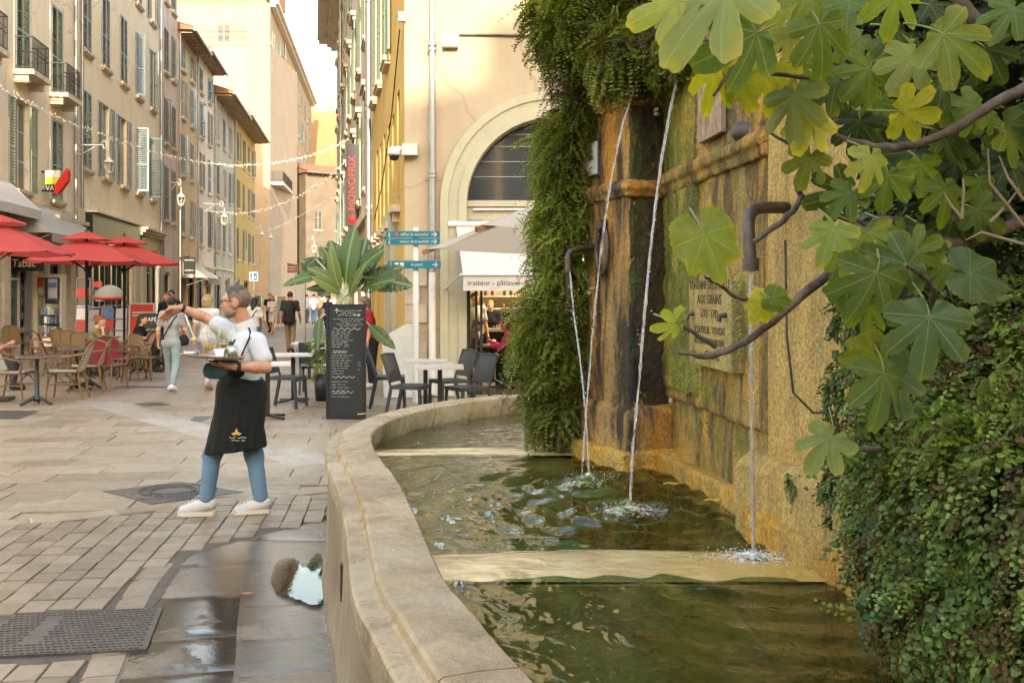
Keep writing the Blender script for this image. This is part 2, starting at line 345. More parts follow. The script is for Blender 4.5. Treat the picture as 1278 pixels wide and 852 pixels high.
# ---------------------------------------------------------------- ground
g = MB(); g.b(-90, -60, -.36, 90, 400, -.03)
link('ground', g.mesh('ground', M_GROUND), kind='structure')
def brickmat():
    n = N('far_street_paving'); v = n.n('Mapping', {0: n.co(), 2: (0, 0, -.13)}).outputs[0]
    b = n.n('TexBrick', {'Vector': v, 'Color1': (.28, .225, .16), 'Color2': (.215, .17, .12), 'Mortar': (.13, .1, .075), 'Scale': 1., 'Mortar Size': .012, 'Brick Width': .8, 'Row Height': .42, 'Bias': .1}, offset=.4)
    col = n.mix(n.ramp(n.noise(.8, detail=8), .35, .7, 0, .5), b.outputs[0], (.23, .165, .1))
    n.put(c=col, r=n.ramp(n.noise(1.3), .3, .7, .4, .6)); n.bump(n.noise(14, detail=7), .25, .012); return n.m
far = MB(); far.add([(-60, 15.2, -.002), (30, 15.2, -.002), (60, 330, -.002), (-110, 330, -.002)], [(0, 1, 2, 3)])
link('street_paving', far.mesh('street', brickmat()), kind='structure')
SDIR = Vector((-.12, .993, 0)).normalized(); XDIR = Vector((SDIR.y, -SDIR.x, 0))
def uv(a, b): return XDIR*a+SDIR*b
def edge_y(x): return 7.15+(x+3.68)*.6
def stone_mesh(w, l, h, seed, ch=.008):
    r = random.Random(seed); m = MB(); j = lambda s: r.uniform(-s, s)
    q = .004 if w < .2 else .006
    c = [(-w/2+j(q), -l/2+j(q)), (w/2+j(q), -l/2+j(q)), (w/2+j(q), l/2+j(q)), (-w/2+j(q), l/2+j(q))]
    zz = [j(.0015) for _ in range(4)]
    m.add([(x, y, -h) for x, y in c]+[(x, y, z-ch) for (x, y), z in zip(c, zz)]+[(x-math.copysign(ch, x), y-math.copysign(ch, y), z) for (x, y), z in zip(c, zz)],
          [(i, (i+1) % 4, 4+(i+1) % 4, 4+i) for i in range(4)]+[(4+i, 4+(i+1) % 4, 8+(i+1) % 4, 8+i) for i in range(4)]+[(8, 9, 10, 11)])
    return m
def lay(pieces, root, name, meshes):
    """pieces (x, y, rz, key, dz): the nearest 300 as objects, the rest joined"""
    pieces.sort(key=lambda p: p[0]**2+p[1]**2)
    for p in pieces[:300]:
        o = link(name, meshes[p[3]][0], root, False); o.location = (p[0], p[1], p[4]); o.rotation_euler = (p[5], p[6], p[2])
    if pieces[300:]:
        m = MB()
        for p in pieces[300:]:
            q = meshes[p[3]][1]; R = Matrix.Rotation(p[2], 3, 'Z'); m.add([R @ Vector(v)+Vector((p[0], p[1], p[4])) for v in q.v], q.f)
        m.build(name, meshes[pieces[0][3]][0].materials[0], root, False, kind='stuff')
brick = link('brick_pavement', MB().add([(-7, 3, -.009), (-1.75, 3, -.009), (-1.95, 6.0, -.009), (-1.2, 8.3, -.009), (-3.7, 7.1, -.009), (-7, 5.2, -.009)], [(0, 1, 2, 3, 4, 5)]).mesh('bed', M_GROUND), kind='structure')
W_, L_ = .143, .195; RZ = math.atan2(-SDIR.x, SDIR.y)
KEND = 6.1; var = {}
for k in range(10): q = stone_mesh(W_-.007, L_-.014, .03, k, .004); var[k] = (q.mesh('paver', M_PAVER), q)
pcs = []
HATCH = [(-3.1, 4.2), (-2.0, 4.2), (-2.0, 5.18), (-3.1, 5.18)]
gA, gB, gC, gD = G(18, 766), G(203, 758), G(183, 810), G(-60, 822)
hp = [(p.x, p.y) for p in (gD, gC, gB, gA)]
def inside(x, y, poly, mg=0.):
    A = 1
    for i in range(len(poly)):
        x0, y0 = poly[i]; x1, y1 = poly[(i+1) % len(poly)]; ln = math.hypot(x1-x0, y1-y0)
        if ((x-x0)*(y1-y0)-(y-y0)*(x1-x0))/ln > mg: return False
    return True
def chan(y): return .88 if y < 6.3 else max(.03, .88-(y-6.3)*.75)      # width of the gutter round the basin
for a in range(-46, 4):
    off = random.random()*L_
    for b in range(8, 48):
        c = uv(a*W_, b*L_+off*.5+3.0*0)
        if not (3.2 < c.y < edge_y(c.x)-.13) or c.x < -.53*c.y-1.0: continue
        d, i = rimdist(c.x, c.y)
        if d < (1.345 if RIM[i].y < KEND else .3+chan(RIM[i].y)+.08): continue
        if inside(c.x, c.y, hp, .085): continue
        pcs.append((c.x, c.y, RZ+random.uniform(-.02, .02), random.randrange(10), random.uniform(-.003, .002), random.uniform(-.006, .006), random.uniform(-.008, .008)))
lay(pcs, brick, 'paver', var)
# limestone slabs of the square
slabs = link('slab_pavement', MB().b(-10, 9, -.03, -6, 14, -.022).mesh('bed', M_GROUND), kind='structure')
svar = {}; pcs = []
for wi in range(5):
    for k in range(3): q = stone_mesh(.5+.14*wi-.008, .42-.008, .03, 100+wi*9+k, .004); svar[(wi, k)] = (q.mesh('slab', M_SLAB), q)
for b in range(0, 34):
    a = -12+random.random()
    while a < 3:
        wi = random.randrange(5); wd = .5+.14*wi; c = uv(a+wd/2, 5.2+b*.42); a += wd
        if c.y < edge_y(c.x)+.12 or c.y > 15.3 or c.x < -.56*c.y-1 or c.x > 2.2 or (c.x > -.3 and c.y > 15): continue
        d, i = rimdist(c.x, c.y)
        if d < .32: continue
        pcs.append((c.x, c.y, RZ, (wi, random.randrange(3)), random.uniform(-.002, .002), 0, 0))
lay(pcs, slabs, 'slab', svar)
bed = MB(); bed.add([(-10, 6.2, -.014), (-4, 7.0, -.014), (2.4, 9.5, -.014), (2.4, 15.5, -.014), (-10, 15.5, -.014)], [(0, 1, 2, 3, 4)]); bed.build('slab_bed', M_SLAB, slabs)
# border course between bricks and slabs
m = MB(); x = -5.2
while x < -.9:
    l = random.uniform(.35, .6); 
    d, i = rimdist(x+l/2, edge_y(x+l/2))
    if d > .34:
        q = stone_mesh(l-.008, .21, .03, int(x*100)); q = link('kerb_stone', q.mesh('kerb_stone', M_SLAB), slabs, False)
        q.location = (x+l/2, edge_y(x+l/2), .001); q.rotation_euler = (0, 0, math.atan(.6))
    x += l*.857
# pale bands crossing the square
def band(p, q, w, n):
    p, q = Vector(p), Vector(q); d = (q-p)/n; rz = math.atan2(d.y, d.x)
    for i in range(n):
        for s in (-1, 1):
            o = stone_mesh(d.length-.01, w/2-.008, .02, i*7+s); o = link('band_stone', o.mesh('band_stone', M_BAND), slabs, False)
            c = p+d*(i+.5+.25*s)+Vector((-d.y, d.x, 0)).normalized()*s*w/4; o.location = (c.x, c.y, .005); o.rotation_euler = (0, 0, rz)
band(G(118, 500), G(414, 582), .52, 10)
band(G(332, 441), G(405, 441), .5, 3)
# gutter following the basin: two courses of wet stones
gut = thing('gutter', None, None); gut['kind'] = 'structure'
def ring(i0, i1, o0, o1_, z, gap=.006):
    m = MB(); n = max(2, i1-i0); vs = []; N_ = 5
    for i in range(i0, i1+1):
        o1 = o1_(i) if callable(o1_) else o1_
        for k in range(N_):
            o = o0+gap+(o1-o0-2*gap)*k/(N_-1); p = RIM[i]+RN[i]*o; e = .006 if k in (0, N_-1) or i in (i0, i1) else 0
            dish = -.004*math.sin(math.pi*k/(N_-1)) if o0 < .5 else 0
            q = p+(RIM[min(i1, i+1)]-RIM[max(i-1, i0)]).normalized()*(gap if i == i0 else -gap if i == i1 else 0)*.6
            vs.append((q.x, q.y, z-e+dish+random.uniform(-.0003, .0003)))
    fs = [(i*N_+k, i*N_+k+1, (i+1)*N_+k+1, (i+1)*N_+k) for i in range(n) for k in range(N_-1)]
    m.add(vs, [f[::-1] for f in fs], True)
    return m
i = 12; cnt = 0
while i < len(RIM)-1:
    st = random.randint(9, 13); j = min(i+st, len(RIM)-1)
    if RIM[j].y > 6.35: break
    ring(i, j, .30, .70, -.004).build('gutter_stone', M_DAMP, gut); i = j
i = 14
while i < len(RIM)-1:
    st = random.randint(9, 14); j = min(i+st, len(RIM)-1)
    if RIM[j].y > 6.35: break
    ring(i, j, .715, 1.2, -.006).build('gutter_stone', M_WET if RIM[j].y < 6.0 else M_DAMP, gut); i = j
while i < len(RIM)-12 and RIM[i].y < 7.9:
    j = i+10; ring(i, j, .30, lambda q: .36+max(.1, chan(RIM[q].y)), -.004).build('gutter_stone', M_DAMP, gut); i = j
i = 14
while i < len(RIM)-8:
    j = i+random.randint(4, 7)
    if RIM[j].y > KEND+.1: break
    ring(i, j, 1.205, 1.36, -.003, .004).build('kerb_stone', M_PAVER, gut); i = j
gb = MB(); vs = []
for i in range(0, len(RIM)):
    for o in (.2, 1.4 if RIM[i].y < 6.4 else .45): q = RIM[i]+RN[i]*o; vs.append((q.x, q.y, -.0125))
gb.add(vs, [(2*i, 2*i+2, 2*i+3, 2*i+1) for i in range(len(RIM)-1)]); gb.build('gutter_bed', M_DAMP, gut)
def puddle(name, pts, z, label):
    m = MB(); c = sum((Vector(p) for p in pts), Vector())/len(pts); n = len(pts); sm = []
    for i in range(n):
        a, b, cc, d = [Vector(pts[(i+k-1) % n]) for k in range(4)]
        for t in (0, .25, .5, .75): sm.append(Vector((fbm([[i*.9+t, 3., 0]], 1.1, 2)[0]*.035, fbm([[i*.9+t, 9., 0]], 1.1, 2)[0]*.07, 0))+.5*((2*b)+(cc-a)*t+(2*a-5*b+4*cc-d)*t*t+(3*b-a-3*cc+d)*t**3)+Vector((random.uniform(-.006, .006), random.uniform(-.012, .012), 0)))
    m.add([(p.x, p.y, z) for p in sm]+[(c.x, c.y, z)], [((i+1) % len(sm), i, len(sm)) for i in range(len(sm))])
    o = link(name, m.mesh(name, M_PUDDLE)); o['kind'] = 'structure'; return o
puddle('puddle', [G(*p) for p in ((352, 697), (372, 700), (380, 708), (396, 690), (404, 702), (398, 716), (405, 738), (396, 756), (378, 751), (362, 745), (345, 738), (340, 716))], .006, 'pool')
# covers and grates
def cover(name, pts, label, ring_=None, knobs=(0, 0)):
    t = thing(name, label, 'manhole cover', pts[0]); m = MB(); m.poly([Vector((p.x, p.y, -.02)) for p in pts], .0235); m.build('frame', M_CAST, t)
    u = pts[1]-pts[0]; v = pts[3]-pts[0]; m = MB()
    if ring_:
        c = (pts[0]+pts[2])/2; c.z = .009; R = ring_
        m.lathe([(R, -.006), (R, .0), (R-.025, .0), (R-.03, -.005), (R-.06, -.005), (R-.065, .0), (.1, .0), (0, -.001)], 32, c); m.build('lid', M_CAST, t); m = MB()
        for a in range(28):
            for rr in (.5, .72): 
                th = a*2*math.pi/28; m.box(c+Vector((R*rr*math.cos(th), R*rr*math.sin(th), .011)), (.02, .035, .006), th)
        m.build('lid_studs', M_CAST, t, kind='stuff')
    nu, nv = knobs
    if nu:
        for i in range(nu):
            for j in range(nv):
                if 6 < i < 10 and 3 < j < nv-2: continue
                a_, b_ = (i+.8+.4*(j % 2))/(nu+1.4), (j+.5)/nv; c = pts[0].lerp(pts[1], a_).lerp(pts[3].lerp(pts[2], a_), b_); m.box((c.x, c.y, .005), (.019, .009, .004), math.atan2(u.y, u.x)+(.5 if (i+j) % 2 else -.2))
        m.build('raised_tread', M_CAST, t, kind='stuff')
    return t
cover('hatch_cover', [gD, gC, gB, gA], 'wide rectangular cast iron hatch with raised tread set in the brick pavers', None, (27, 17))
cover('manhole_cover', [G(128, 613), G(188, 629), G(304, 614), G(224, 601)], 'round iron manhole lid in a square frame beside the feet of the waiter', .36)
cover('manhole_cover', [G(0, 523), G(24, 523), G(49, 513), G(0, 512)], 'flat iron cover in the paving left of the café table')
cover('manhole_cover', [G(141, 484), G(206, 484), G(216, 482), G(152, 481)], 'flat dark iron cover in the paving behind the café chairs')
cover('manhole_cover', [G(178, 507), G(214, 505), G(200, 502), G(166, 503)], 'small dark iron cover below the white shoe of the woman in grey')
cover('manhole_cover', [G(236, 525), G(252, 526), G(268, 520), G(244, 519)], 'small grey iron cover close behind the apron of the waiter')
# ---------------------------------------------------------------- basin
basin = thing('fountain_basin', 'low curved stone basin wall with worn golden coping around the pool', 'fountain basin', (-.9, 6.2, 0))
def sweep(i0, i1, prof, mats, name, parent, amp=.004, gap=.0, caps=True, seed=0, jit=1.):
    m = MB(); pr = []
    for a, b in zip(prof[:-1], prof[1:]):
        n = max(1, int(math.hypot(b[0]-a[0], b[1]-a[1])/.045)); pr += [(a[0]+(b[0]-a[0])*k/n, a[1]+(b[1]-a[1])*k/n) for k in range(n)]
    pr.append(prof[-1]); K = len(pr); vs = []
    for i in range(i0, i1+1):
        t = Vector((RN[i].y, -RN[i].x, 0))*(gap if i == i0 else -gap if i == i1 else 0)
        for o, z in pr: q = RIM[i]+RN[i]*o+t; vs.append((q.x, q.y, z))
    A = np.array(vs); dn = fbm(A+seed*3.1, 7, 4)*amp*3+fbm(A+9, 30, 2)*amp; 
    ct = np.array([(RIM[i].x+RN[i].x*.15, RIM[i].y+RN[i].y*.15, .55) for i in range(i0, i1+1) for _ in pr]); dr = A-ct; dr /= np.linalg.norm(dr, axis=1)[:, None]
    A = A+dr*dn[:, None]*jit
    n = i1-i0; fs = [(i*K+k, (i+1)*K+k, (i+1)*K+k+1, i*K+k+1) for i in range(n) for k in range(K-1)]
    m.add(A, fs, True)
    if caps: m.add(A[:K], [tuple(range(K))]); m.add(A[-K:], [tuple(range(K))[::-1]])
    me = m.mesh(name, mats); me.set_sharp_from_angle(angle=rad(26)); return link(name, me, parent)
CPROF = [(.05, .60), (.022, .66), (.002, .73), (-.004, .775), (.004, .784), (.10, .787), (.182, .784), (.192, .776), (.196, .752), (.205, .746), (.258, .744), (.266, .736), (.268, .70), (.252, .685), (.25, .60)]
L = RS[-1]; cuts_ = [8]; s = RS[8]; r_ = random.Random(3)
for tgt in (1.62, 2.98, 4.05, 4.85, 5.75, 6.55, 7.15, 8.0, 9.2, 10.3, 11.2): 
    k = min(range(len(RS)), key=lambda i: abs(RS[i]-tgt)); cuts_.append(k)
for a, b in [(a, b) for a, b in zip(cuts_[:-1], cuts_[1:]) if b > a+1]: sweep(a, b, CPROF, M_COPING, 'coping_stone', basin, .0022, .003, seed=a)
for a, b in [(a, b) for a, b in zip(cuts_[:-1], cuts_[1:]) if b > a+1]: sweep(a, b, [(.25, .68), (.25, .45), (.262, .2), (.285, -.02)], M_BASINW, 'wall_stone', basin, .002, .0025, False, a)
sweep(4, len(RIM)-2, [(.04, .62), (.035, .5), (.03, .05)], M_BASINW, 'inner_wall', basin, .003, 0, False)
slot = MB(); q, ii = G(440, 745), 0; d_, ii = rimdist(-.62, 4.45); c_ = RIM[ii]+RN[ii]*.2535
slot.box((c_.x, c_.y, .36), (.02, .05, .16), math.atan2(RN[ii].y, RN[ii].x)); slot.build('drain_slot', M_IRON, basin)
fl = MB(); fl.add([(RIM[i].x, RIM[i].y, .12) for i in range(len(RIM))]+[(4, 9, .12), (4, .2, .12)], [tuple(range(len(RIM)+2))[::-1]])
fl.build('pool_floor', M_BED, basin)
for (y0, y1, xa, xb) in ((3.42, 3.86, -.5, 1.35), (6.15, 6.45, -1.0, .5)):
    m = MB(); m.grid(40, 6, lambda u, v: (xa+(xb-xa)*u, y0+(y1-y0)*v+.05*math.sin(3*u)-.02*v+.12*(1-u)*0, .651+.004*math.sin(9*u+4*v)-.012*max(0, .12-min(v, 1-v))/.12))
    m.b(xa, y0+.03, .13, xb, y1-.03, .628); m.build('sunken_ledge', M_SUNKEN, basin)
# water: real ripples near the jets, finer ones in the bump
JETS = [Vector((.36, 5.2, WZ)), Vector((.535, 4.55, WZ)), Vector((.905, 3.73, WZ)), Vector((.42, 5.4, WZ))]
wm_ = 260; xs = np.linspace(-1.05, 2.2, 190); ys = np.linspace(.4, 9.3, 470)
Xg, Yg = np.meshgrid(xs, ys); Zg = np.full_like(Xg, WZ)
pp = np.stack([Xg, Yg*.8, 0*Xg], -1); Zg += .008*fbm(pp, 4, 2)+.0022*fbm(pp+5, 13, 2)
for jt, am in zip(JETS, (.02, .026, .016, .012)):
    r = np.hypot(Xg-jt.x, Yg-jt.y); Zg += am*np.sin(r*34+3*fbm(pp*1.5, 3, 2))*np.exp(-r*1.9)+am*2.2*np.exp(-(r/.07)**2)*(vnoise(np.stack([Xg*30, Yg*30, 0*Xg], -1)))
for y0, y1 in ((3.42, 3.86), (6.15, 6.45)):
    sh = np.clip((np.minimum(Yg-y0+.03, y1+.03-Yg))/.08+.5, 0, 1); Zg = Zg*(1-sh)+sh*(WZ+.004+(Zg-WZ)*.42)
V = np.stack([Xg, Yg, Zg], -1).reshape(-1, 3); nx_ = len(xs); I, J = np.meshgrid(np.arange(nx_-1), np.arange(len(ys)-1)); b0 = (J*nx_+I).ravel()
ctr = V[b0]+np.array([.009, .01, 0])
D2 = np.array([[rimdist(x, y)[0] for x in xs] for y in ys]).ravel()
ok = D2[b0] < .0+.035
Q = np.stack([b0, b0+1, b0+nx_+1, b0+nx_], 1)[ok]
link('water', npmesh('water', V, Q, M_WATER), kind='structure')
# ---------------------------------------------------------------- fountain wall
fw = thing('fountain_wall', 'tall old stone fountain wall with mossy pier, ochre stains and carved inscription', 'fountain wall', (.75, 5.7, .1))
PL = [(.47, 6.22), (.68, 5.75), (.93, 5.86), (.93, 6.5), (.6, 6.6)]         # pier plan
def grow(pl, d):
    c = np.mean(pl, 0); out = []
    n = len(pl)
    for i in range(n):
        p, a, b = [np.array(pl[(i+k) % n]) for k in (0, -1, 1)]
        e1 = (p-a)/np.linalg.norm(p-a); e2 = (b-p)/np.linalg.norm(b-p); n1 = np.array([e1[1], -e1[0]]); n2 = np.array([e2[1], -e2[0]])
        if n1 @ (p-c) < 0: n1, n2 = -n1, -n2
        q = n1+n2; out.append(tuple(p+q*d/max(.4, (q @ n1))))
    return out
st = dict(k=.012, world=True, round_=.015)
sdfobj('pier', [('p', PL, .9, 3.3)], .02, M_PIER, fw, amp=.007, nsc=11, **st)
V = None
# wet mossy return of the pier: a crust of moss growing on the face towards the pool
def crust(name, a, b, z0, z1, m, th=.02, amp=.02, res=.02, nsc=9):
    a, b = Vector((*a, 0)), Vector((*b, 0)); d = (b-a); nrm = Vector((d.y, -d.x, 0)).normalized(); nu, nv = int(d.length/res)+1, int((z1-z0)/res)+1
    U, Wv = np.meshgrid(np.linspace(0, 1, nu+1), np.linspace(0, 1, nv+1)); base = np.array(a)+U[..., None]*np.array(d); base[..., 2] = z0+(z1-z0)*Wv
    q = base*np.array([1, 1, .45]); h = th+amp*2*fbm(q, nsc, 4)+amp*.7*fbm(base, nsc*4, 2)
    ed = np.minimum(np.minimum(U, 1-U)*d.length, np.minimum(Wv, 1-Wv)*(z1-z0)); h = np.where(ed < .01, -.02, h)
    Vt = (base+h[..., None]*np.array(nrm)).reshape(-1, 3); I, J = np.meshgrid(np.arange(nu), np.arange(nv)); b0 = (J*(nu+1)+I).ravel()
    return link(name, npmesh(name, Vt, np.stack([b0, b0+1, b0+nu+2, b0+nu+1], 1), m), fw)
crust('moss_crust', (.685, 5.748), (.925, 5.852), .98, 3.2, M_MOSS, .008, .03, .014, 13)
for z in (2.24, 2.77): 
    sdfobj('moulding', [('p', grow(PL, .045), z, z+.05), ('p', grow(PL, .025), z-.035, z+.07)], .014, M_PIER, fw, amp=.008, nsc=14, **st)
sdfobj('cornice', [('p', grow(PL, .07), 2.9, 3.0), ('p', grow(PL, .04), 2.86, 3.05)], .016, M_WALLF, fw, amp=.012, nsc=12, **st)
sdfobj('pedestal', [('p', grow(PL, .05), .62, .97), ('p', grow(PL, .025), .9, 1.0)], .016, M_PIER, fw, amp=.01, nsc=9, k=.05, world=True, round_=.02)
sdfobj('plinth', [('p', grow(PL, .10), .1, .745)], .016, M_LEDGE, fw, amp=.012, nsc=7, **st)
# recessed wall, its lower course, and the smooth stretch nearer the camera
WA, WB, WC, WD = (.90, 5.86), (1.08, 4.18), (1.2, 3.5), (1.62, 1.2)
def strip(a, b, off, th):
    a, b = np.array(a), np.array(b); d = (b-a)/np.linalg.norm(b-a); n = np.array([d[1], -d[0]])     # a->b towards the camera: normal to the left
    n = -n if n[0] > 0 else n
    return [tuple(a+n*off), tuple(b+n*off), tuple(b-n*th), tuple(a-n*th)]
WM = (WA[0]+(WB[0]-WA[0])*.4, WA[1]+(WB[1]-WA[1])*.4)
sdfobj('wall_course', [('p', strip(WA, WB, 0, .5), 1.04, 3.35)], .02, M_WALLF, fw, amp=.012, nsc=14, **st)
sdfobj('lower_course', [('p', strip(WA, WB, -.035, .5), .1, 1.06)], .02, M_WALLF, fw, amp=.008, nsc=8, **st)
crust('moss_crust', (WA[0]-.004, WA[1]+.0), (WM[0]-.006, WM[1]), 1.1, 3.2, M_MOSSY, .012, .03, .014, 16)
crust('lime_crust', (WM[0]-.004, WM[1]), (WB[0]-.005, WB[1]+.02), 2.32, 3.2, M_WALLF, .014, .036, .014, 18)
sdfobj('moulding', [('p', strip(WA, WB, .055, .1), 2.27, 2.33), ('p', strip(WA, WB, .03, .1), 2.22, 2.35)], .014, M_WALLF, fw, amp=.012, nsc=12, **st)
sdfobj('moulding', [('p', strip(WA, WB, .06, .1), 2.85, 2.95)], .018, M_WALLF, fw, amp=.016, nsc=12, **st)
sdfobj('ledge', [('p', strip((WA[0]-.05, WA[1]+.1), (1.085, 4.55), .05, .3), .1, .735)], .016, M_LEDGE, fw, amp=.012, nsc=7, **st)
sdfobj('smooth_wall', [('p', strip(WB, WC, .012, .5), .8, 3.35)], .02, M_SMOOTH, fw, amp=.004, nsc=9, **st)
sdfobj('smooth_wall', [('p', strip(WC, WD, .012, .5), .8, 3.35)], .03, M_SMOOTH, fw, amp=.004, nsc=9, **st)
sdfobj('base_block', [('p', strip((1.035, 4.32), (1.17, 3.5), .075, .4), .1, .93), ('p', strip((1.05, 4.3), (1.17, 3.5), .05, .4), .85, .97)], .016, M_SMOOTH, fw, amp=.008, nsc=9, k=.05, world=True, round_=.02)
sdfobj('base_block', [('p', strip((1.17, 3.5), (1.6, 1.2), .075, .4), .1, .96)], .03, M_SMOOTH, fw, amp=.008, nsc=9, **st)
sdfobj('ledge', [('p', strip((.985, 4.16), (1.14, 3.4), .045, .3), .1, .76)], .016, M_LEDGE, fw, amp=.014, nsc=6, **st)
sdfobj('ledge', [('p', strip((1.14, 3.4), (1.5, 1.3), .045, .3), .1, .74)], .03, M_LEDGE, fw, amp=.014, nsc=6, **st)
# wall bosses: the round knob under the moulding and the drain hole stone
sdfobj('boss', [('c', tuple(P(925, 165, 4.45)), tuple(P(945, 163, 4.4)), .045, .05)], .012, M_IRON, fw, world=True, amp=.006)
sdfobj('boss', [('c', tuple(P(1003, 262, 4.0)), tuple(P(1008, 290, 4.0)), .07, .06)], .012, M_SMOOTH, fw, world=True, amp=.006)
# carved stone tablet
WDIR = (Vector((*WB, 0))-Vector((*WA, 0))).normalized(); WN = Vector((WDIR.y, -WDIR.x, 0))
def wpt(t, z, off=0.): p = Vector((*WA, 0))+(Vector((*WB, 0))-Vector((*WA, 0)))*t-WN*(-off) ; return Vector((p.x, p.y, z))
if WN.x > 0: WN = -WN
def wpt(t, z, off=0.): p = Vector((*WA, 0))+(Vector((*WB, 0))-Vector((*WA, 0)))*t+WN*off; return Vector((p.x, p.y, z))
M_TABLET = fountain_mat('tablet_stone', (.5, .4, .17), (.44, .34, .13), (.5, .33, .08), (.07, .055, .03), (.25, .21, .05), .02, .55, 14, .55)
t0, t1 = (WA[1]-5.17)/(WA[1]-WB[1]), (WA[1]-4.49)/(WA[1]-WB[1])
tb = thing('inscribed_tablet', 'carved stone tablet with dark lettering fixed on the mossy fountain wall', 'inscription', wpt(t0, 1.3))
m = MB(); prof = [(t0, 1.29), (t1, 1.285), (t1, 1.70), (t0+(t1-t0)*.75, 1.71), (t0+(t1-t0)*.66, 1.78), (t0+(t1-t0)*.34, 1.78), (t0+(t1-t0)*.25, 1.71), (t0, 1.70)]
m.poly([wpt(a, z, .0) for a, z in prof][::-1], .055, WN); m.build('slab', M_TABLET, tb)
M_INK = flat('carved_letters', (.13, .1, .05), .9)
rot = (rad(90), 0, math.atan2(WDIR.y, WDIR.x))
for s_, z, sz in (('FONTAINE DE LA HALLE', 1.685, .062), ('AUX GRAINS', 1.615, .066), ('1773 - 1792', 1.545, .058), ('SCULPTEUR : TOUCAT', 1.465, .052), ('RESTAURATION PROVAL', 1.41, .046), ('CHASTEL', 1.345, .058)):
    text('lettering', s_, sz, M_INK, wpt((t0+t1)/2+(.03 if s_ == 'CHASTEL' else 0), z, .056), rot, tb, .002, sx=.93 if len(s_) > 14 else 1)
for a in (.12, .88): 
    m = MB(); m.tube([wpt(t0+(t1-t0)*a, 1.545, .05), wpt(t0+(t1-t0)*a, 1.54, .085), wpt(t0+(t1-t0)*a, 1.515, .09)], .012, 8); m.build('fixing_bolt', M_IRON, tb)
# faded small plaques
pd = (Vector((.68, 5.75, 0))-Vector((.47, 6.22, 0))).normalized(); pn = Vector((-pd.y, pd.x, 0)); pn = pn if pn.x < 0 else -pn
def ppt(px, py, off=0):   # point on the pier front at a photo pixel
    k = (px-CX)/F; a = Vector((.47, 6.22, 0)); t = (k*a.y-a.x)/(pd.x-k*pd.y); p = a+pd*t; return Vector((p.x, p.y, CH-(py-HY)/F*p.y))+pn*off
M_WHITE = flat('white_enamel', (0.576, 0.56, 0.512), .4); M_DK = flat('dark_metal', (.035, .035, .035), .45, .3); M_BLUEINK = flat('blue_print', (.1, .13, .3), .5); M_REDINK = flat('red_print', (.6, .06, .03), .5)
pq = thing('small_wall_sign', 'small white sign with faint blue print screwed on the fountain pier', 'sign', ppt(730, 220))
m = MB(); m.poly([ppt(729, 183, .004), ppt(729, 222, .004), ppt(748, 217, .004), ppt(748, 176, .004)], .012, pn); m.build('plate', M_WHITE, pq)
m = MB(); a_, b_, c_, d_ = [ppt(*q, .004) for q in ((727, 181), (727, 224), (749, 219), (749, 174))]
for p_, q_ in ((a_, b_), (b_, c_), (c_, d_), (d_, a_)): m.bar(p_, q_, .02, .012)
m.build('frame', M_DK, pq)
prot = (rad(90), 0, math.atan2(pd.y, pd.x))
text('lettering', 'FONTAINE', .022, M_BLUEINK, ppt(738, 191, .0175), prot, pq, .0008); text('lettering', 'Eau non', .018, M_BLUEINK, ppt(738, 200, .0175), prot, pq, .0008); text('lettering', 'potable', .018, M_REDINK, ppt(740, 210, .0175), prot, pq, .0008)
fp = thing('faded_wall_plaque', 'weathered brown plaque with flaking paint on the upper fountain wall', 'plaque', wpt(.62, 2.36))
m = MB(); m.poly([wpt(.50, 2.40, .03), wpt(.72, 2.40, .03), wpt(.72, 2.68, .03), wpt(.50, 2.68, .03)][::-1], .025, WN); m.build('plate', mat('flaking_plaque', (.2, .1, .05), (.42, .34, .26), 14, .7, .4, 40), fp)
rg = thing('iron_ring', 'worn oval iron mooring ring hanging on the fountain pier', 'iron ring', ppt(757, 285))
m = MB(); m.tube([ppt(757+7*math.cos(a), 312+30*math.sin(a), .03) for a in np.linspace(0, 6.283, 25)], .016, 8, False); m.build('ring', M_IRON, rg); m = MB(); m.tube([ppt(757, 278, -.02), ppt(757, 280, .05)], .025, 8); m.build('eye', M_IRON, rg)
# iron pipes
def bez(a, b, c, n=8): a, b, c = Vector(a), Vector(b), Vector(c); return [a*(1-t)**2+b*2*t*(1-t)+c*t*t for t in [i/n for i in range(n+1)]]
sp = thing('water_pipe', 'bent iron water pipe curving out of the smooth fountain wall', 'water spout', P(985, 258, 4.0))
m = MB(); m.tube([P(1003, 261, 4.05), P(975, 259, 3.95)]+bez(P(955, 259, 3.86), P(932, 258, 3.78), P(934, 285, 3.75))+[P(935, 300, 3.74), P(937, 334, 3.73)], .024, 12); m.build('pipe', M_IRON, sp)
m = MB(); m.tube([P(937, 322, 3.73), P(937, 338, 3.73)], .031, 12); m.build('collar', M_IRON, sp)
sp = thing('water_pipe', 'short bent iron spout on the left face of the fountain pier', 'water spout', ppt(742, 308))
e = ppt(743, 308, 0); m = MB(); m.tube([e, P(728, 310, 6.08)]+bez(P(720, 311, 6.05), P(708, 312, 6.02), P(709, 325, 6.0))+[P(710, 338, 6.0)], .02, 10); m.build('pipe', M_IRON, sp)
sp = thing('standing_pipe', 'vertical rusty pipe rising from the pool beside the fountain pier', 'pipe', G(709, 566, .3))
m = MB(); m.tube([P(708, 566, 6.25), P(708, 430, 6.25), P(710, 340, 6.2), P(710, 318, 6.2)], .024, 10); m.build('pipe', M_IRON, sp)
for y in (400, 500): m = MB(); m.tube([P(708, y, 6.25), P(708, y+5, 6.25)], .032, 10); m.build('collar', M_IRON, sp)
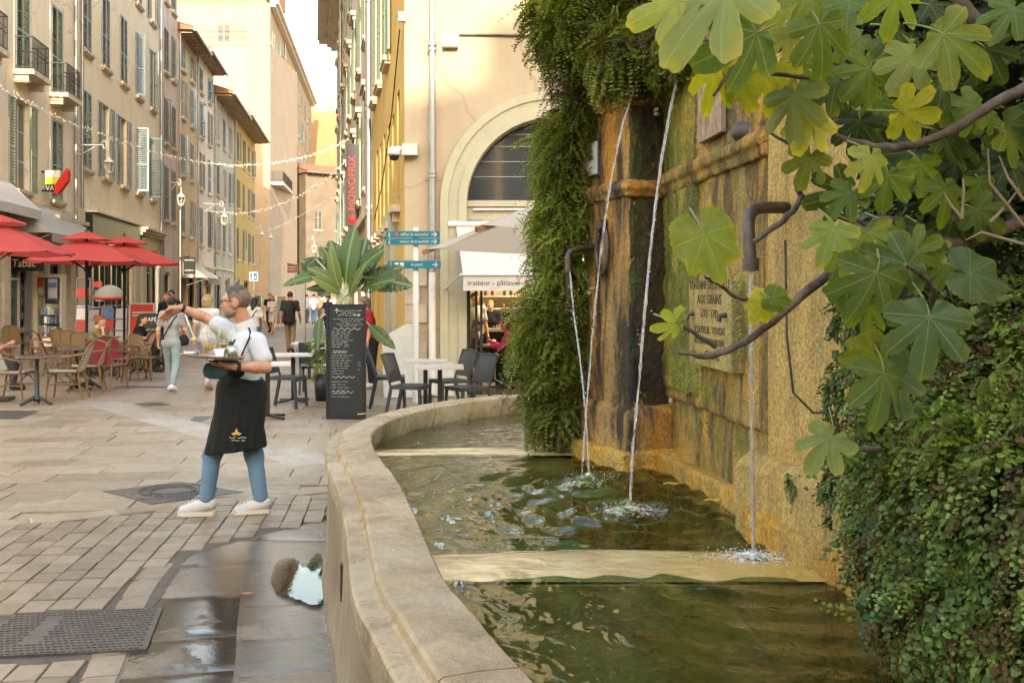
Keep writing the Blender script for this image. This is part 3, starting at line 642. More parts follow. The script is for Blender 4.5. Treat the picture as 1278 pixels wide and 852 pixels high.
def froth():
    n = N('froth'); cc = n.noise(38, None, 6, .75); n.put(c=(.85, .84, .78), r=.3, a=n.ramp(n.math('SUBTRACT', cc, n.math('MULTIPLY', n.n('Attribute', attribute_name='rim').outputs['Fac'], .3)), .36, .5, 0, .9)); return n.m
M_FROTH = froth()
# jets
def jet(pts, r, label, splash=None):
    t = thing('water_jet', label, 'water jet', pts[-1], group='falling water jets of the fountain'); pts = [Vector(p) for p in pts]; n = 60; P_ = []
    for i in range(n+1):
        f = i/n*(len(pts)-1); k = min(int(f), len(pts)-2); u = f-k
        a, b, c, d = pts[max(0, k-1)], pts[k], pts[k+1], pts[min(len(pts)-1, k+2)]; P_.append(.5*((2*b)+(c-a)*u+(2*a-5*b+4*c-d)*u*u+(3*b-a-3*c+d)*u**3))
    rr = [r*(.75+.5*random.random())*(1.15-.4*i/n) for i in range(n+1)]
    m = MB(); m.tube(P_, rr, 8)
    for q in range(2):
        m.tube([p+Vector((random.uniform(-1, 1), 0, 0))*r*1.1 for p in P_], [x*.45 for x in rr], 5)
    for i in range(60):
        p = random.choice(P_); m.lathe([(0, -.006), (.004, 0), (0, .006)], 5, p+Vector((random.gauss(0, r*2), random.gauss(0, r*2), random.uniform(-.05, .05))))
    m.build('stream', M_JET, t)
    if splash:
        m = MB(); c = pts[-1]
        for i in range(splash):
            a = random.random()*6.283; q = abs(random.gauss(0, .09)); rr = random.uniform(.0012, .004); z = abs(random.gauss(0, .02))*math.exp(-q*8)+.004
            m.lathe([(0, -rr*.7), (rr, 0), (0, rr*.8)], 5, Vector((c.x+q*math.cos(a)*1.3, c.y+q*math.sin(a), WZ+z+.008)))
        m.build('splash', M_FOAM, t, kind='stuff'); R_ = .05+splash*.00032; mm = MB()
        mm.grid(36, 14, lambda a, b: (c.x+R_*b*1.5*math.cos(a*6.2832), c.y+R_*b*math.sin(a*6.2832), WZ+.011+.022*math.exp(-(b*3.2)**2)+.004*math.sin(b*22)*(1-b))); o = mm.build('foam_patch', M_FROTH, t); at = o.data.attributes.new('rim', 'FLOAT', 'POINT'); at.data.foreach_set('value', np.repeat(np.linspace(0, 1, 15), 37).astype(np.float32))
    return t
jet([P(799, 90, 5.66), P(775, 165, 5.62), P(757, 260, 5.55), P(744, 370, 5.45), P(735, 470, 5.35), Vector((.36, 5.2, WZ))], .006, 'long thin water jet arching down past the ochre front of the pier', 260)
jet([P(855, 60, 5.4), P(838, 130, 5.3), P(822, 225, 5.15), P(809, 340, 5.0), P(798, 470, 4.8), P(790, 560, 4.65), JETS[1]], .0068, 'strong water jet falling before the dark mossy side of the pier', 420)
jet([P(937, 336, 3.73), P(938, 450, 3.73), P(939, 570, 3.73), JETS[2]], .0085, 'straight water jet dropping from the bent pipe before the tablet', 420)
jet([P(711, 338, 6.0), P(716, 390, 5.9), P(724, 450, 5.75), P(731, 520, 5.6), JETS[3]], .005, 'faint thread of water from the short spout beside the ferns', 120)
# ---------------------------------------------------------------- foliage
def leafmat(name, stops, trans=.35, rough=.45, attr=True):
    n = N(name); t = n.t
    f = n.n('Attribute', attribute_name='tint').outputs['Fac']; cr = n.n('ValToRGB', {0: f}); e = cr.color_ramp.elements
    for i, (p, c) in enumerate(stops):
        x = e[i] if i < 2 else e.new(p); x.position = p; x.color = (*c, 1)
    col = n.mix(n.ramp(n.noise(8, detail=3), .35, .65, 0, .35), cr.outputs[0], (.02, .03, .008), 'MULTIPLY') if 0 else cr.outputs[0]
    n.put(c=col, r=rough, s=.4); tl = n.n('BsdfTranslucent', {0: n.mix(1, col, (1.3, 1.25, .5), 'MULTIPLY')}).outputs[0]
    mx = n.n('MixShader', {0: trans, 1: n.b.outputs[0], 2: tl}); t.links.new(mx.outputs[0], n.out.inputs[0]); return n.m
M_FERN = leafmat('fern_leaflets', [(0, (.055, .065, .012)), (.45, (.155, .185, .03)), (.8, (.25, .3, .055)), (1, (.33, .38, .08))])
M_FERND = leafmat('dry_fern', [(0, (.06, .03, .014)), (.6, (.14, .075, .035)), (1, (.2, .12, .06))], .2, .7)
M_MAIDEN = leafmat('maidenhair_leaflets', [(0, (.035, .065, .018)), (.5, (.1, .155, .038)), (.85, (.19, .26, .065)), (1, (.25, .36, .07))])
M_IVY = leafmat('ivy_leaves', [(0, (.02, .045, .018)), (.6, (.05, .09, .032)), (1, (.1, .15, .05))], .25, .35)
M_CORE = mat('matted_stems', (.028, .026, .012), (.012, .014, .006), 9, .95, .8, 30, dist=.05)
def frond(L, n, s, fan, droop, seed, reg=0):
    """leaflets along a drooping stem: arrays of vertices (k,3) and faces"""
    r = np.random.default_rng(seed); V, Q = [], []
    for i in range(n):
        t = (i+1)/n; x = L*(.75*t-.25*t*t*droop); z = -L*droop*t*t*.75+L*.12*t; side = 1 if i % 2 else -1
        for s2 in ((side,) if n > 14 and not reg else (side, -side)):
            sz = s*(1.1-.55*t)*r.uniform(.75, 1.2); a = side*0+s2*r.uniform(.7, 1.4); b = np.array([x, s2*r.uniform(.1, .5)*sz, z])
            a = a if not reg else s2*r.uniform(1.05, 1.3); d = np.array([math.cos(a), math.sin(a), -r.uniform(.1, .9)*(.35 if reg else 1)]); d /= np.linalg.norm(d); nn = np.array([r.normal(0, .35)*(1-.6*reg), r.normal(0, .35)*(1-.6*reg), 1.]); e = np.cross(nn, d); e /= np.linalg.norm(e); up = np.cross(d, e)
            o = len(V)
            if fan: V += [b, b+sz*(d*.62+e*.55), b+sz*(d*1.0+e*.28+up*.1), b+sz*(d*1.0-e*.28+up*.1), b+sz*(d*.62-e*.55)]; Q += [(o, o+1, o+2, o+3), (o, o+3, o+4, o+4)]
            else: V += [b, b+sz*(d*.5+e*.36), b+sz*d*1.15+up*sz*.1, b+sz*(d*.5-e*.36)]; Q += [(o, o+1, o+2, o+3)]
    return np.array(V), np.array(Q)
def scatter(name, hull, count, templ, m, parent, size=(.6, 1.3), seed=0, tint=(.0, 1.), facing=None, down=.25, wild=.45, keep=None, clump=2.5, gap=-.15):
    r = np.random.default_rng(seed); Vs, Qs, T = [], [], []; o = 0; vol = np.array([a[1][0]*a[1][1]+a[1][1]*a[1][2]+a[1][0]*a[1][2] for a in hull]); vol /= vol.sum(); n = 0; tries = 0
    while n < count and tries < count*12:
        tries += 1; i = r.choice(len(hull), p=vol); c, R = np.array(hull[i][0]), np.array(hull[i][1]); u = r.normal(size=3); u /= np.linalg.norm(u)
        p = c+R*u*r.uniform(.86, 1.04); nr = u/R; nr /= np.linalg.norm(nr)
        if facing is not None and nr @ facing < -.25: continue
        if any(j != i and (((p-np.array(h[0]))/np.array(h[1]))**2).sum() < .72 for j, h in enumerate(hull)): continue
        if keep and not keep(p): continue
        cl = float(fbm(p, clump, 3)); 
        if cl < gap and r.random() < .88: continue
        v, q = templ[r.integers(len(templ))]; d = nr+r.normal(size=3)*wild; d[2] -= down; d /= np.linalg.norm(d); e = np.cross([0, 0, 1.], d); e /= max(1e-6, np.linalg.norm(e)); up = np.cross(d, e)
        a = r.normal(0, .5); e, up = e*math.cos(a)+up*math.sin(a), up*math.cos(a)-e*math.sin(a)
        s = r.uniform(*size); Vs.append(p+s*(v[:, :1]*d+v[:, 1:2]*e+v[:, 2:]*up)); Qs.append(q+o); o += len(v)
        T.append(np.clip(tint[0]+(tint[1]-tint[0])*(.5+cl*1.3+r.normal(0, .16)+.1*r.normal(size=len(q))), 0, 1)); n += 1
    Q = np.vstack(Qs); V = np.vstack(Vs); return link(name, npmesh(name, V, Q, m, False, np.concatenate(T)), parent, kind='stuff')
def hullpx(L): return [((lambda p: (p.x, p.y, p.z))(P(x, y, Y)), R) for x, y, Y, R in L]
LH = hullpx([(770, 25, 6.2, (.46, .45, .3)), (860, -10, 6.0, (.5, .4, .25)), (722, 60, 6.3, (.16, .3, .28)), (790, 62, 5.95, (.2, .2, .14)), (730, 110, 6.4, (.16, .33, .34)), (712, 205, 6.45, (.13, .28, .4)), (706, 315, 6.5, (.14, .28, .45)), (696, 430, 6.5, (.19, .3, .4)), (698, 505, 6.45, (.13, .25, .2)), (775, 62, 5.72, (.16, .14, .11)), (835, 50, 5.55, (.16, .12, .13))])
fl_ = thing('hanging_fern', 'dense green fern curtain hanging down the left side of the fountain pier', 'fern', (.3, 6.4, .7))
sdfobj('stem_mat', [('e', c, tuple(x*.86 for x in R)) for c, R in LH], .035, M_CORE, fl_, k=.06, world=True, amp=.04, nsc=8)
FT = [frond(.3, 17, .03, False, d, i, 1) for i, d in enumerate((.6, .9, 1.2, .8))]
cf = np.array([-.3, -1, .15])
scatter('fronds', LH, 3000, FT, M_FERN, fl_, (.5, 1.3), 1, facing=cf, wild=.28, down=.35, gap=-.1, keep=lambda p: p[2] > .68)
scatter('dry_fronds', LH, 900, FT, M_FERND, fl_, (.5, 1.), 2, facing=cf, keep=lambda p: p[2] > .8)
GT = [frond(.2, 20, .017, False, d, 30+i) for i, d in enumerate((.6, 1.0, 1.3))]
scatter('fine_fronds', LH, 1300, GT, M_FERN, fl_, (.6, 1.3), 3, tint=(.25, 1.15), facing=cf, keep=lambda p: p[2] > .68)
RH = hullpx([(1165, 520, 2.85, (.15, .28, .22)), (1150, 640, 2.72, (.14, .25, .22)), (1215, 640, 2.55, (.17, .3, .34)), (1262, 500, 2.55, (.16, .3, .3)), (1265, 760, 2.38, (.10, .2, .15)), (1120, 690, 2.7, (.075, .12, .12)), (1190, 740, 2.45, (.09, .14, .1)), (1290, 640, 2.35, (.16, .3, .3)), (1095, 600, 2.85, (.06, .12, .14)), (1100, 745, 2.62, (.03, .05, .08)), (1200, 800, 2.4, (.03, .05, .09)), (1130, 765, 2.55, (.028, .05, .09)), (1245, 815, 2.3, (.035, .05, .08)), (1080, 560, 2.9, (.03, .06, .1))])
fr = thing('maidenhair_fern', 'thick maidenhair fern cushion spilling over the near right pool edge', 'fern', (1.2, 2.6, .7))
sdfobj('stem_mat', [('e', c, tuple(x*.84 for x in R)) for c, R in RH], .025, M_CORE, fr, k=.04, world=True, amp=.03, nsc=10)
MT = [frond(.2, 17, .0225, True, d, 60+i) for i, d in enumerate((.5, .9, 1.2, 1.0))]
cf = np.array([-.5, -1, .1])
scatter('fronds', RH, 2000, MT, M_MAIDEN, fr, (.4, 1.25), 4, facing=cf, keep=lambda p: p[2] > .66, clump=6, down=.9, tint=(-.1, 1.15), gap=-.05)
scatter('dry_fronds', RH, 520, MT, M_FERND, fr, (.5, .95), 5, facing=cf, keep=lambda p: p[2] > .68, clump=4, down=.6)
scatter('fresh_fronds', RH, 420, MT, M_MAIDEN, fr, (.5, .95), 6, tint=(.8, 1.3), facing=cf, keep=lambda p: p[2] > .68, clump=4, down=.6)
# small tufts growing from the wall
tf = thing('wall_fern', 'little green fern tuft growing under the inscribed tablet', 'fern', wpt(t0, 1.25))
TH = hullpx([(885, 468, 4.75, (.05, .09, .06)), (860, 455, 5.0, (.04, .08, .07)), (878, 500, 4.8, (.02, .04, .1)), (930, 395, 4.4, (.015, .03, .25))])
scatter('fronds', TH, 110, GT, M_FERN, tf, (.4, .8), 7, tint=(.4, 1.2), facing=np.array([-1, -.3, 0]))
tf = thing('trailing_creeper', 'thin dark green creeper trailing on the smooth yellow wall', 'creeper', P(1060, 520, 3.4))
TH = hullpx([(1052, 400, 3.45, (.02, .05, .16)), (1075, 420, 3.4, (.05, .06, .06)), (1050, 490, 3.4, (.04, .05, .12)), (1045, 620, 3.3, (.04, .05, .14)), (992, 605, 3.75, (.02, .03, .06))])
scatter('fronds', TH, 170, [frond(.09, 9, .016, True, 1., 80)], M_MAIDEN, tf, (.6, 1.1), 8, tint=(.0, .8), facing=np.array([-1, -.4, 0]), down=1.)
tf = thing('hanging_weed', 'bright green weed dangling between the two upper water jets', 'weed', P(820, 110, 5.6))
TH = hullpx([(835, 85, 5.5, (.12, .1, .1)), (828, 130, 5.5, (.03, .04, .14)), (800, 165, 5.55, (.03, .03, .04)), (870, 60, 5.3, (.2, .1, .12))])
scatter('fronds', TH, 150, [frond(.1, 9, .024, True, 1., 81)], M_FERN, tf, (.6, 1.1), 9, tint=(.3, 1.), facing=np.array([-1, -.6, 0]), down=.6)
# ivy
def ivyleaf(seed):
    r = np.random.default_rng(seed); pts = []
    for k in range(11):
        th = -math.pi*.82+k*2*math.pi*.82/10; rr = (1.0, .55, .8, .5, .72, .35)[abs(k-5)]*r.uniform(.9, 1.1); pts.append((rr*math.cos(th), rr*math.sin(th), -.12*rr*rr+.06*math.sin(5*th)))
    V = np.array([(0, 0, .06)]+pts)*.05; Q = np.array([(0, i+1, i+2, i+2) for i in range(10)]); return V, Q
IV = [ivyleaf(i) for i in range(5)]
IH = hullpx([(1180, 200, 3.05, (.22, .3, .42)), (1270, 120, 2.7, (.2, .3, .35)), (1235, 330, 2.75, (.2, .3, .35)), (1150, 20, 3.1, (.25, .3, .25)), (1120, 130, 3.3, (.12, .2, .25)), (1150, 400, 2.95, (.12, .2, .22)), (1290, 400, 2.6, (.15, .2, .2)), (1060, 20, 3.4, (.14, .2, .12))])
iv = thing('ivy', 'dark green ivy covering the fountain wall at the upper right', 'ivy', (1.5, 2.9, 2.0))
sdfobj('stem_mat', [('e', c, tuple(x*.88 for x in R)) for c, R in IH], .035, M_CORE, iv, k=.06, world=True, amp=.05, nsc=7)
scatter('leaves', IH, 1900, IV, M_IVY, iv, (.55, 1.15), 10, facing=np.array([-.6, -1, 0]), clump=4, down=.4)
scatter('creeping_leaves', IH, 450, MT, M_MAIDEN, iv, (.5, .9), 11, facing=np.array([-.6, -1, 0]), clump=4, down=.8, tint=(.0, .9))
# dry twigs
M_TWIG = mat('dry_twig', (.27, .21, .13), (.18, .13, .08), 20, .8); M_PET = flat('green_petiole', (.17, .2, .06)); M_BARK = mat('fig_bark', (.15, .11, .085), (.055, .038, .03), 26, .75, .9, 45, dist=.006)
tw = thing('dry_twigs', 'spindly pale leafless twigs sticking out of the ivy at right', 'twigs', P(1250, 290, 2.5))
for pts in (((1278, 282), (1235, 228), (1233, 186)), ((1278, 250), (1258, 222), (1247, 195)), ((1235, 278), (1255, 258), (1272, 235)), ((1200, 274), (1203, 240), (1202, 222)), ((1202, 273), (1188, 258), (1178, 240)), ((1278, 305), (1225, 290), (1205, 300))):
    m = MB(); m.tube([P(x, y, 2.25+.02*i) for i, (x, y) in enumerate(pts)], [.0042, .0035, .0018], 6); m.build('twig', M_TWIG, tw)
# ---------------------------------------------------------------- fig tree: branches and single leaves
def figmat():
    n = N('fig_leaf'); uvn = n.n('UVMap'); sep = n.n('SeparateXYZ', {0: uvn.outputs[0]}); x, y = sep.outputs[0], sep.outputs[1]
    base = n.n('ObjectInfo').outputs['Color']; v = None
    for a in (0, 42, -42, 88, -88):
        a = rad(a); c, s_ = math.cos(a), math.sin(a)
        d = n.math('ABSOLUTE', n.math('ADD', n.math('MULTIPLY', x, c), n.math('MULTIPLY', y, -s_))); al = n.math('ADD', n.math('MULTIPLY', x, s_), n.math('MULTIPLY', y, c))
        k = n.math('MULTIPLY', n.ramp(d, .006, .02, 1, 0), n.ramp(al, -.01, .02))
        sec = n.math('MULTIPLY', n.ramp(n.math('ABSOLUTE', n.math('SUBTRACT', n.math('FRACT', n.math('MULTIPLY', n.math('SUBTRACT', al, d), 6.5)), .5)), .0, .06, .5, 0), n.ramp(d, .12, .3, 1, 0))
        k = n.math('MAXIMUM', k, n.math('MULTIPLY', sec, n.ramp(al, .05, .1))); v = k if v is None else n.math('MAXIMUM', v, k)
    col = n.mix(n.ramp(n.noise(5, uvn.outputs[0], 6, .6), .35, .7, 0, .55), base, n.mix(1, base, (1.45, 1.25, .6), 'MULTIPLY'))
    col = n.mix(n.ramp(n.noise(11, uvn.outputs[0], 5, .7), .68, .76, 0, .7), col, (.14, .09, .03))
    rim_ = n.n('Attribute', attribute_name='rim').outputs['Fac']
    col = n.mix(n.math('MULTIPLY', n.ramp(rim_, .8, 1.), n.ramp(n.noise(4, uvn.outputs[0]), .4, .65, 0, .9)), col, n.mix(1, base, (2.2, 1.5, .4), 'MULTIPLY'))
    col = n.mix(n.math('MULTIPLY', v, .38), col, n.mix(.5, col, (.5, .52, .3)))
    n.put(c=col, r=.5, s=.35); n.bump(n.math('SUBTRACT', n.noise(22, uvn.outputs[0], 4), n.math('MULTIPLY', v, .6)), .35, .004)
    tl = n.n('BsdfTranslucent', {0: n.mix(1, col, (1.5, 1.4, .45), 'MULTIPLY')}).outputs[0]
    mx = n.n('MixShader', {0: .48, 1: n.b.outputs[0], 2: tl}); n.t.links.new(mx.outputs[0], n.out.inputs[0]); return n.m
M_FIG = figmat()
def figmesh(seed, lobed=1., narrow=1.):
    r = np.random.default_rng(seed); NT_, NR = 110, 9; V = [(0, 0, 0)]; rim = [0.]; th0 = math.pi*.9
    bend = r.uniform(.2, .75); fold = r.uniform(-.15, .35); ph = r.uniform(0, 6)
    lob = [(0, 1.0, .36), (.8, .9, .31), (-.8, .88, .31), (1.62, .7, .42), (-1.62, .68, .42)]
    for i in range(NT_+1):
        th = -th0+2*th0*i/NT_; R = max(A*math.sqrt(max(0, 1-abs((th-a)/(w*1.22))**2.3)) for a, A, w in lob)
        R = max(R, .84-.5*lobed)*(1-.45*max(0, abs(th)-2.1)); R *= 1+.02*math.sin(th*31+ph)+.014*math.sin(th*57)
        for k in range(1, NR+1):
            f = k/NR; q = R*f; x, y = q*math.sin(th)*narrow, q*math.cos(th)
            z = -bend*(q**2)*.5+fold*abs(x)*.5-.03+.035*math.sin(7*th+ph)*f*f+.02*math.sin(13*x+ph)*f; V.append((x, y, z)); rim.append(f)
    F_ = []
    for i in range(NT_):
        a, b = 1+i*NR, 1+(i+1)*NR; F_.append((0, b, a))
        F_ += [(a+k, b+k, b+k+1, a+k+1) for k in range(NR-1)]
    me = bpy.data.meshes.new('leaf'); me.from_pydata(V, [], [f[::-1] for f in F_]); me.materials.append(M_FIG)
    uvl = me.uv_layers.new(name='UVMap'); li = np.zeros(len(me.loops), np.int32); me.loops.foreach_get('vertex_index', li); uvl.data.foreach_set('uv', np.array(V, np.float32)[li][:, :2].ravel())
    at = me.attributes.new('rim', 'FLOAT', 'POINT'); at.data.foreach_set('value', np.array(rim, np.float32)); me.polygons.foreach_set('use_smooth', [True]*len(F_)); me.update(); return me
FIG = [figmesh(i, (.95, .8, 1.05, .9, .75, 1.)[i]) for i in range(6)]+[figmesh(20+i, .15, .9) for i in range(2)]
fig = thing('fig_tree', 'fig tree branch with big lobed leaves reaching in before the fountain wall', 'fig tree', (1.35, 2.2, .6))
BR = [  # px polyline, depth, radii
 ([(1300, 265), (1190, 305), (1105, 275), (1060, 318), (1000, 370), (940, 420), (890, 443), (845, 440)], (2.5, 2.4, 2.45, 2.4, 2.35, 2.3, 2.3, 2.3), (.018, .016, .015, .013, .011, .009, .008, .003)),
 ([(1320, 90), (1240, 130), (1190, 162), (1130, 182), (1070, 178), (1035, 165)], (2.1, 2.1, 2.12, 2.15, 2.2, 2.22), (.012, .011, .010, .009, .007, .004)),
 ([(1090, 285), (1000, 245), (1005, 200), (960, 165)], (2.45, 2.4, 2.4, 2.4), (.009, .0075, .006, .003)),
 ([(1000, 245), (985, 268), (940, 302)], (2.4, 2.35, 2.3), (.007, .008, .006)),
 ([(1320, 30), (1230, 30), (1205, 10), (1180, -30)], (2.5, 2.5, 2.5, 2.5), (.022, .02, .018, .016)),
 ([(1045, -30), (1030, 20), (1010, 60), (975, 62), (925, 68), (880, 50)], (2.3, 2.25, 2.2, 2.2, 2.2, 2.15), (.012, .010, .008, .007, .006, .003)),
 ([(1010, 98), (960, 92), (920, 82), (890, 120)], (2.25, 2.2, 2.2, 2.2), (.005, .005, .005, .003)),
 ([(958, 378), (925, 372), (895, 355), (880, 345)], (2.32, 2.25, 2.2, 2.15), (.0055, .005, .004, .003)),
 ([(893, 432), (868, 418), (846, 405), (822, 405)], (2.3, 2.28, 2.25, 2.2), (.006, .005, .004, .003)),
 ([(1165, 390), (1163, 360), (1150, 345), (1130, 330)], (2.15, 2.1, 2.05, 2.0), (.008, .007, .006, .004)),
 ([(1100, 560), (1068, 562), (1040, 562), (1033, 555)], (2.6, 2.6, 2.58, 2.55), (.008, .007, .006, .004))]
for pts, ds, rs in BR:
    q = catmull3 = []; pp_ = [P(x, y, d) for (x, y), d in zip(pts, ds)]; pp_ = [pp_[0]*2-pp_[1]]+pp_+[pp_[-1]*2-pp_[-2]]
    for i in range(1, len(pp_)-2):
        a, b, c, d = pp_[i-1:i+3]
        for k in range(5): u = k/5; q.append(.5*((2*b)+(c-a)*u+(2*a-5*b+4*c-d)*u*u+(3*b-a-3*c+d)*u**3)+Vector((random.gauss(0, .0015), 0, random.gauss(0, .0015))))
    q.append(pp_[-2]); rr = np.interp(np.linspace(0, 1, len(q)), np.linspace(0, 1, len(rs)), rs)
    m = MB(); m.tube(q, [x*random.uniform(.93, 1.08) for x in rr], 8); m.build('branch', M_BARK, fig)
m = MB(); m.tube([P(980, 300, 2.9), P(982, 420, 2.9), P(990, 490, 2.9), P(1015, 515, 2.9), P(1045, 515, 2.9)], .0035, 6); m.build('tendril', M_BARK, fig)
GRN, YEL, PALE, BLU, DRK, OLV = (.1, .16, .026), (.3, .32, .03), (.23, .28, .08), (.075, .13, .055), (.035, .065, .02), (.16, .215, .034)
FL = [  # base px, base py, length px, tip direction (deg, 0 right, 90 up), depth, colour, tilt, mesh
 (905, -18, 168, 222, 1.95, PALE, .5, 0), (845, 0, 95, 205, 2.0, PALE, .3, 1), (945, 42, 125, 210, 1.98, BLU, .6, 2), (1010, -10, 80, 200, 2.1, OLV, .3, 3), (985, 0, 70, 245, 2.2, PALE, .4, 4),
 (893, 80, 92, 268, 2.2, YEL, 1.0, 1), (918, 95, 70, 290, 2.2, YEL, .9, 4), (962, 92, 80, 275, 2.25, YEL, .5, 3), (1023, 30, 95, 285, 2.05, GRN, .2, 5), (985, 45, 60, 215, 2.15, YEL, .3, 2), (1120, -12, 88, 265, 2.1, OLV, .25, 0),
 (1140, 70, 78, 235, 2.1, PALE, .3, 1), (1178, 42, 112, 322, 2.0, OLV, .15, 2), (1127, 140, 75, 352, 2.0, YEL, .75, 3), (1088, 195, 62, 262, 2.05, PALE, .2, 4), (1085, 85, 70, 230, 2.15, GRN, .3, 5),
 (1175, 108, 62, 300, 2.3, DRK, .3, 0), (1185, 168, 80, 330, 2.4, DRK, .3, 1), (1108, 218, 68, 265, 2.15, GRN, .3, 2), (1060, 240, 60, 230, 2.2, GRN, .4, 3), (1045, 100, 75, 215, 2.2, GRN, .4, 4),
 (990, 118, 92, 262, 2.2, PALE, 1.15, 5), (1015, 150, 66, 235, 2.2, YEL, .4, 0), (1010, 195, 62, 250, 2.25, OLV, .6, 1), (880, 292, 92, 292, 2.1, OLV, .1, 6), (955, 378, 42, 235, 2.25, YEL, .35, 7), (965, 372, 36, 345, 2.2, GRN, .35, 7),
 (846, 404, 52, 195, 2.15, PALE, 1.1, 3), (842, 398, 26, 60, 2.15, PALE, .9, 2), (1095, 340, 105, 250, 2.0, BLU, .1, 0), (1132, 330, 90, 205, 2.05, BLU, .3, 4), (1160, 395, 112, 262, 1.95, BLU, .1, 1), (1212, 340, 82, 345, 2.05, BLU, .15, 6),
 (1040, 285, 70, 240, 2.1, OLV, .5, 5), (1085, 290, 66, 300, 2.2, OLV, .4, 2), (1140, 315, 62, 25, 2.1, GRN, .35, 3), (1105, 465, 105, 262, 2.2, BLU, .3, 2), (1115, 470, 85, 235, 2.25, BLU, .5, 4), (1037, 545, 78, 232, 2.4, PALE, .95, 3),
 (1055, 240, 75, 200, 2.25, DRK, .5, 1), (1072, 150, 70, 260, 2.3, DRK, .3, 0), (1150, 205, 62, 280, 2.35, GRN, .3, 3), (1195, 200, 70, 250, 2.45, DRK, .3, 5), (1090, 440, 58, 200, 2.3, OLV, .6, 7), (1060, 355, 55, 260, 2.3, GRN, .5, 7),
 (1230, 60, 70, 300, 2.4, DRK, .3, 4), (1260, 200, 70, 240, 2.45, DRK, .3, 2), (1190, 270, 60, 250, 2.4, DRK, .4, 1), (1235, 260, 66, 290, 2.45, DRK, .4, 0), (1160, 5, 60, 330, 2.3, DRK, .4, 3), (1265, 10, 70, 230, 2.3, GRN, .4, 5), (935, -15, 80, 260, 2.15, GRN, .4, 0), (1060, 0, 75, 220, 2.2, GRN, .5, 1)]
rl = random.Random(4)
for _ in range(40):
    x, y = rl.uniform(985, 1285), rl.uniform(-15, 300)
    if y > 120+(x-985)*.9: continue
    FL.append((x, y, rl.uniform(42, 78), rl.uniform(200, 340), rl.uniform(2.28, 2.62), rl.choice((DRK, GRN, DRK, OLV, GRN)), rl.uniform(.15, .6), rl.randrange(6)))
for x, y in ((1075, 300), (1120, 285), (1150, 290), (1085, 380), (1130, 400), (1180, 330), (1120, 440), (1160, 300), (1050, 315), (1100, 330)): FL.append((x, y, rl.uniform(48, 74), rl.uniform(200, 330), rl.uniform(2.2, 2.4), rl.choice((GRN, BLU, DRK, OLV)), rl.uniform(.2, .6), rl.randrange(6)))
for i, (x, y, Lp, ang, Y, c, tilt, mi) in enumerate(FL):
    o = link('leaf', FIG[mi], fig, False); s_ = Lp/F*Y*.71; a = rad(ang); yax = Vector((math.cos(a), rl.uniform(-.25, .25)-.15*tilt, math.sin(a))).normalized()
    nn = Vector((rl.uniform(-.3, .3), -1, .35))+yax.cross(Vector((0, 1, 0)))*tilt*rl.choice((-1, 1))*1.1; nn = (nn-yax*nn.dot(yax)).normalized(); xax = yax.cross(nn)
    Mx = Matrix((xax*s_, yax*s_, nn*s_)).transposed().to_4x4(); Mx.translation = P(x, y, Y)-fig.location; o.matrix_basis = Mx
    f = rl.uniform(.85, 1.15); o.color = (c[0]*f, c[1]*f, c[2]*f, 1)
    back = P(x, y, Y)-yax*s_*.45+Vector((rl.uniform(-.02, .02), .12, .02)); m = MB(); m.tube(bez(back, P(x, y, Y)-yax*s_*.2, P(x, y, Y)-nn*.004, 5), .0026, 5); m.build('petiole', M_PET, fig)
# ---------------------------------------------------------------- buildings
def plaster(name, a, b, st=.35, sc=(.16, .12, .09), crack=.5): return mat(name, a, b, 1.1, .85, .25, 22, streak=st, scol=sc, spec=.25, crack=crack)
PL_A = plaster('beige_plaster', (.82, .71, .52), (.75, .64, .46), .14); PL_B = plaster('sand_plaster', (.83, .71, .5), (.76, .64, .44), .14); PL_C = plaster('pink_plaster', (.66, .52, .42), (.55, .42, .34), .6)
PL_D = plaster('ochre_plaster', (.66, .46, .25), (.57, .4, .23), .5); PL_E = plaster('pale_pink_plaster', (.72, .59, .49), (.64, .52, .43)); PL_F = plaster('grey_plaster', (.5, .43, .35), (.38, .33, .27), .7)
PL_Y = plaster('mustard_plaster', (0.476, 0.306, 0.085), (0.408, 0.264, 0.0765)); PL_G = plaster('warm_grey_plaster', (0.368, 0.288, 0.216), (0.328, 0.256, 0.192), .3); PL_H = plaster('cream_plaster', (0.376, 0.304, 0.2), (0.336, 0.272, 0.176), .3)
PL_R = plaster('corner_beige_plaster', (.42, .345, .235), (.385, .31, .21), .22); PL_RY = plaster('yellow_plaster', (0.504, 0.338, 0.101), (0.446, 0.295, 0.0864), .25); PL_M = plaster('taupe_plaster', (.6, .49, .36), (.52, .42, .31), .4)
M_TRIM = mat('trim_stone', (.66, .55, .4), (.5, .41, .3), 5, .75, .3, 30, streak=.5); M_WTRIM = mat('white_trim', (.72, .65, .55), (.62, .55, .46), 5, .7, .15, 30, streak=.3)
M_SAGE = mat('sage_paint', (0.408, 0.388, 0.272), (0.367, 0.347, 0.245), 3, .6, .12, 30, streak=.2)
SH_G = flat('green_shutter_paint', (.24, .32, .245), .6); SH_B = flat('blue_grey_shutter_paint', (.235, .31, .345), .6); SH_D = flat('dark_grey_shutter_paint', (.18, .185, .165), .65); SH_W = flat('pale_shutter_paint', (.42, .41, .37), .6); SH_T = flat('teal_shutter_paint', (.085, .15, .17), .6)
M_FRAME = flat('window_frame_paint', (.6, .56, .48), .5); M_PIPE = flat('zinc_pipe', (.32, .32, .33), .4, .6); M_WPIPE = flat('white_pipe', (.66, .64, .6), .45)
M_DARK = flat('dark_interior', (.02, .018, .016), .8); M_GREENP = flat('bottle_green_paint', (.008, .022, .015), .4); M_BLACKP = flat('black_paint', (.011, .011, .012), .45)
def glassm():
    n = N('window_glass'); n.put(c=(.03, .035, .04), r=.06, s=.8); return n.m
M_GLASS = glassm()
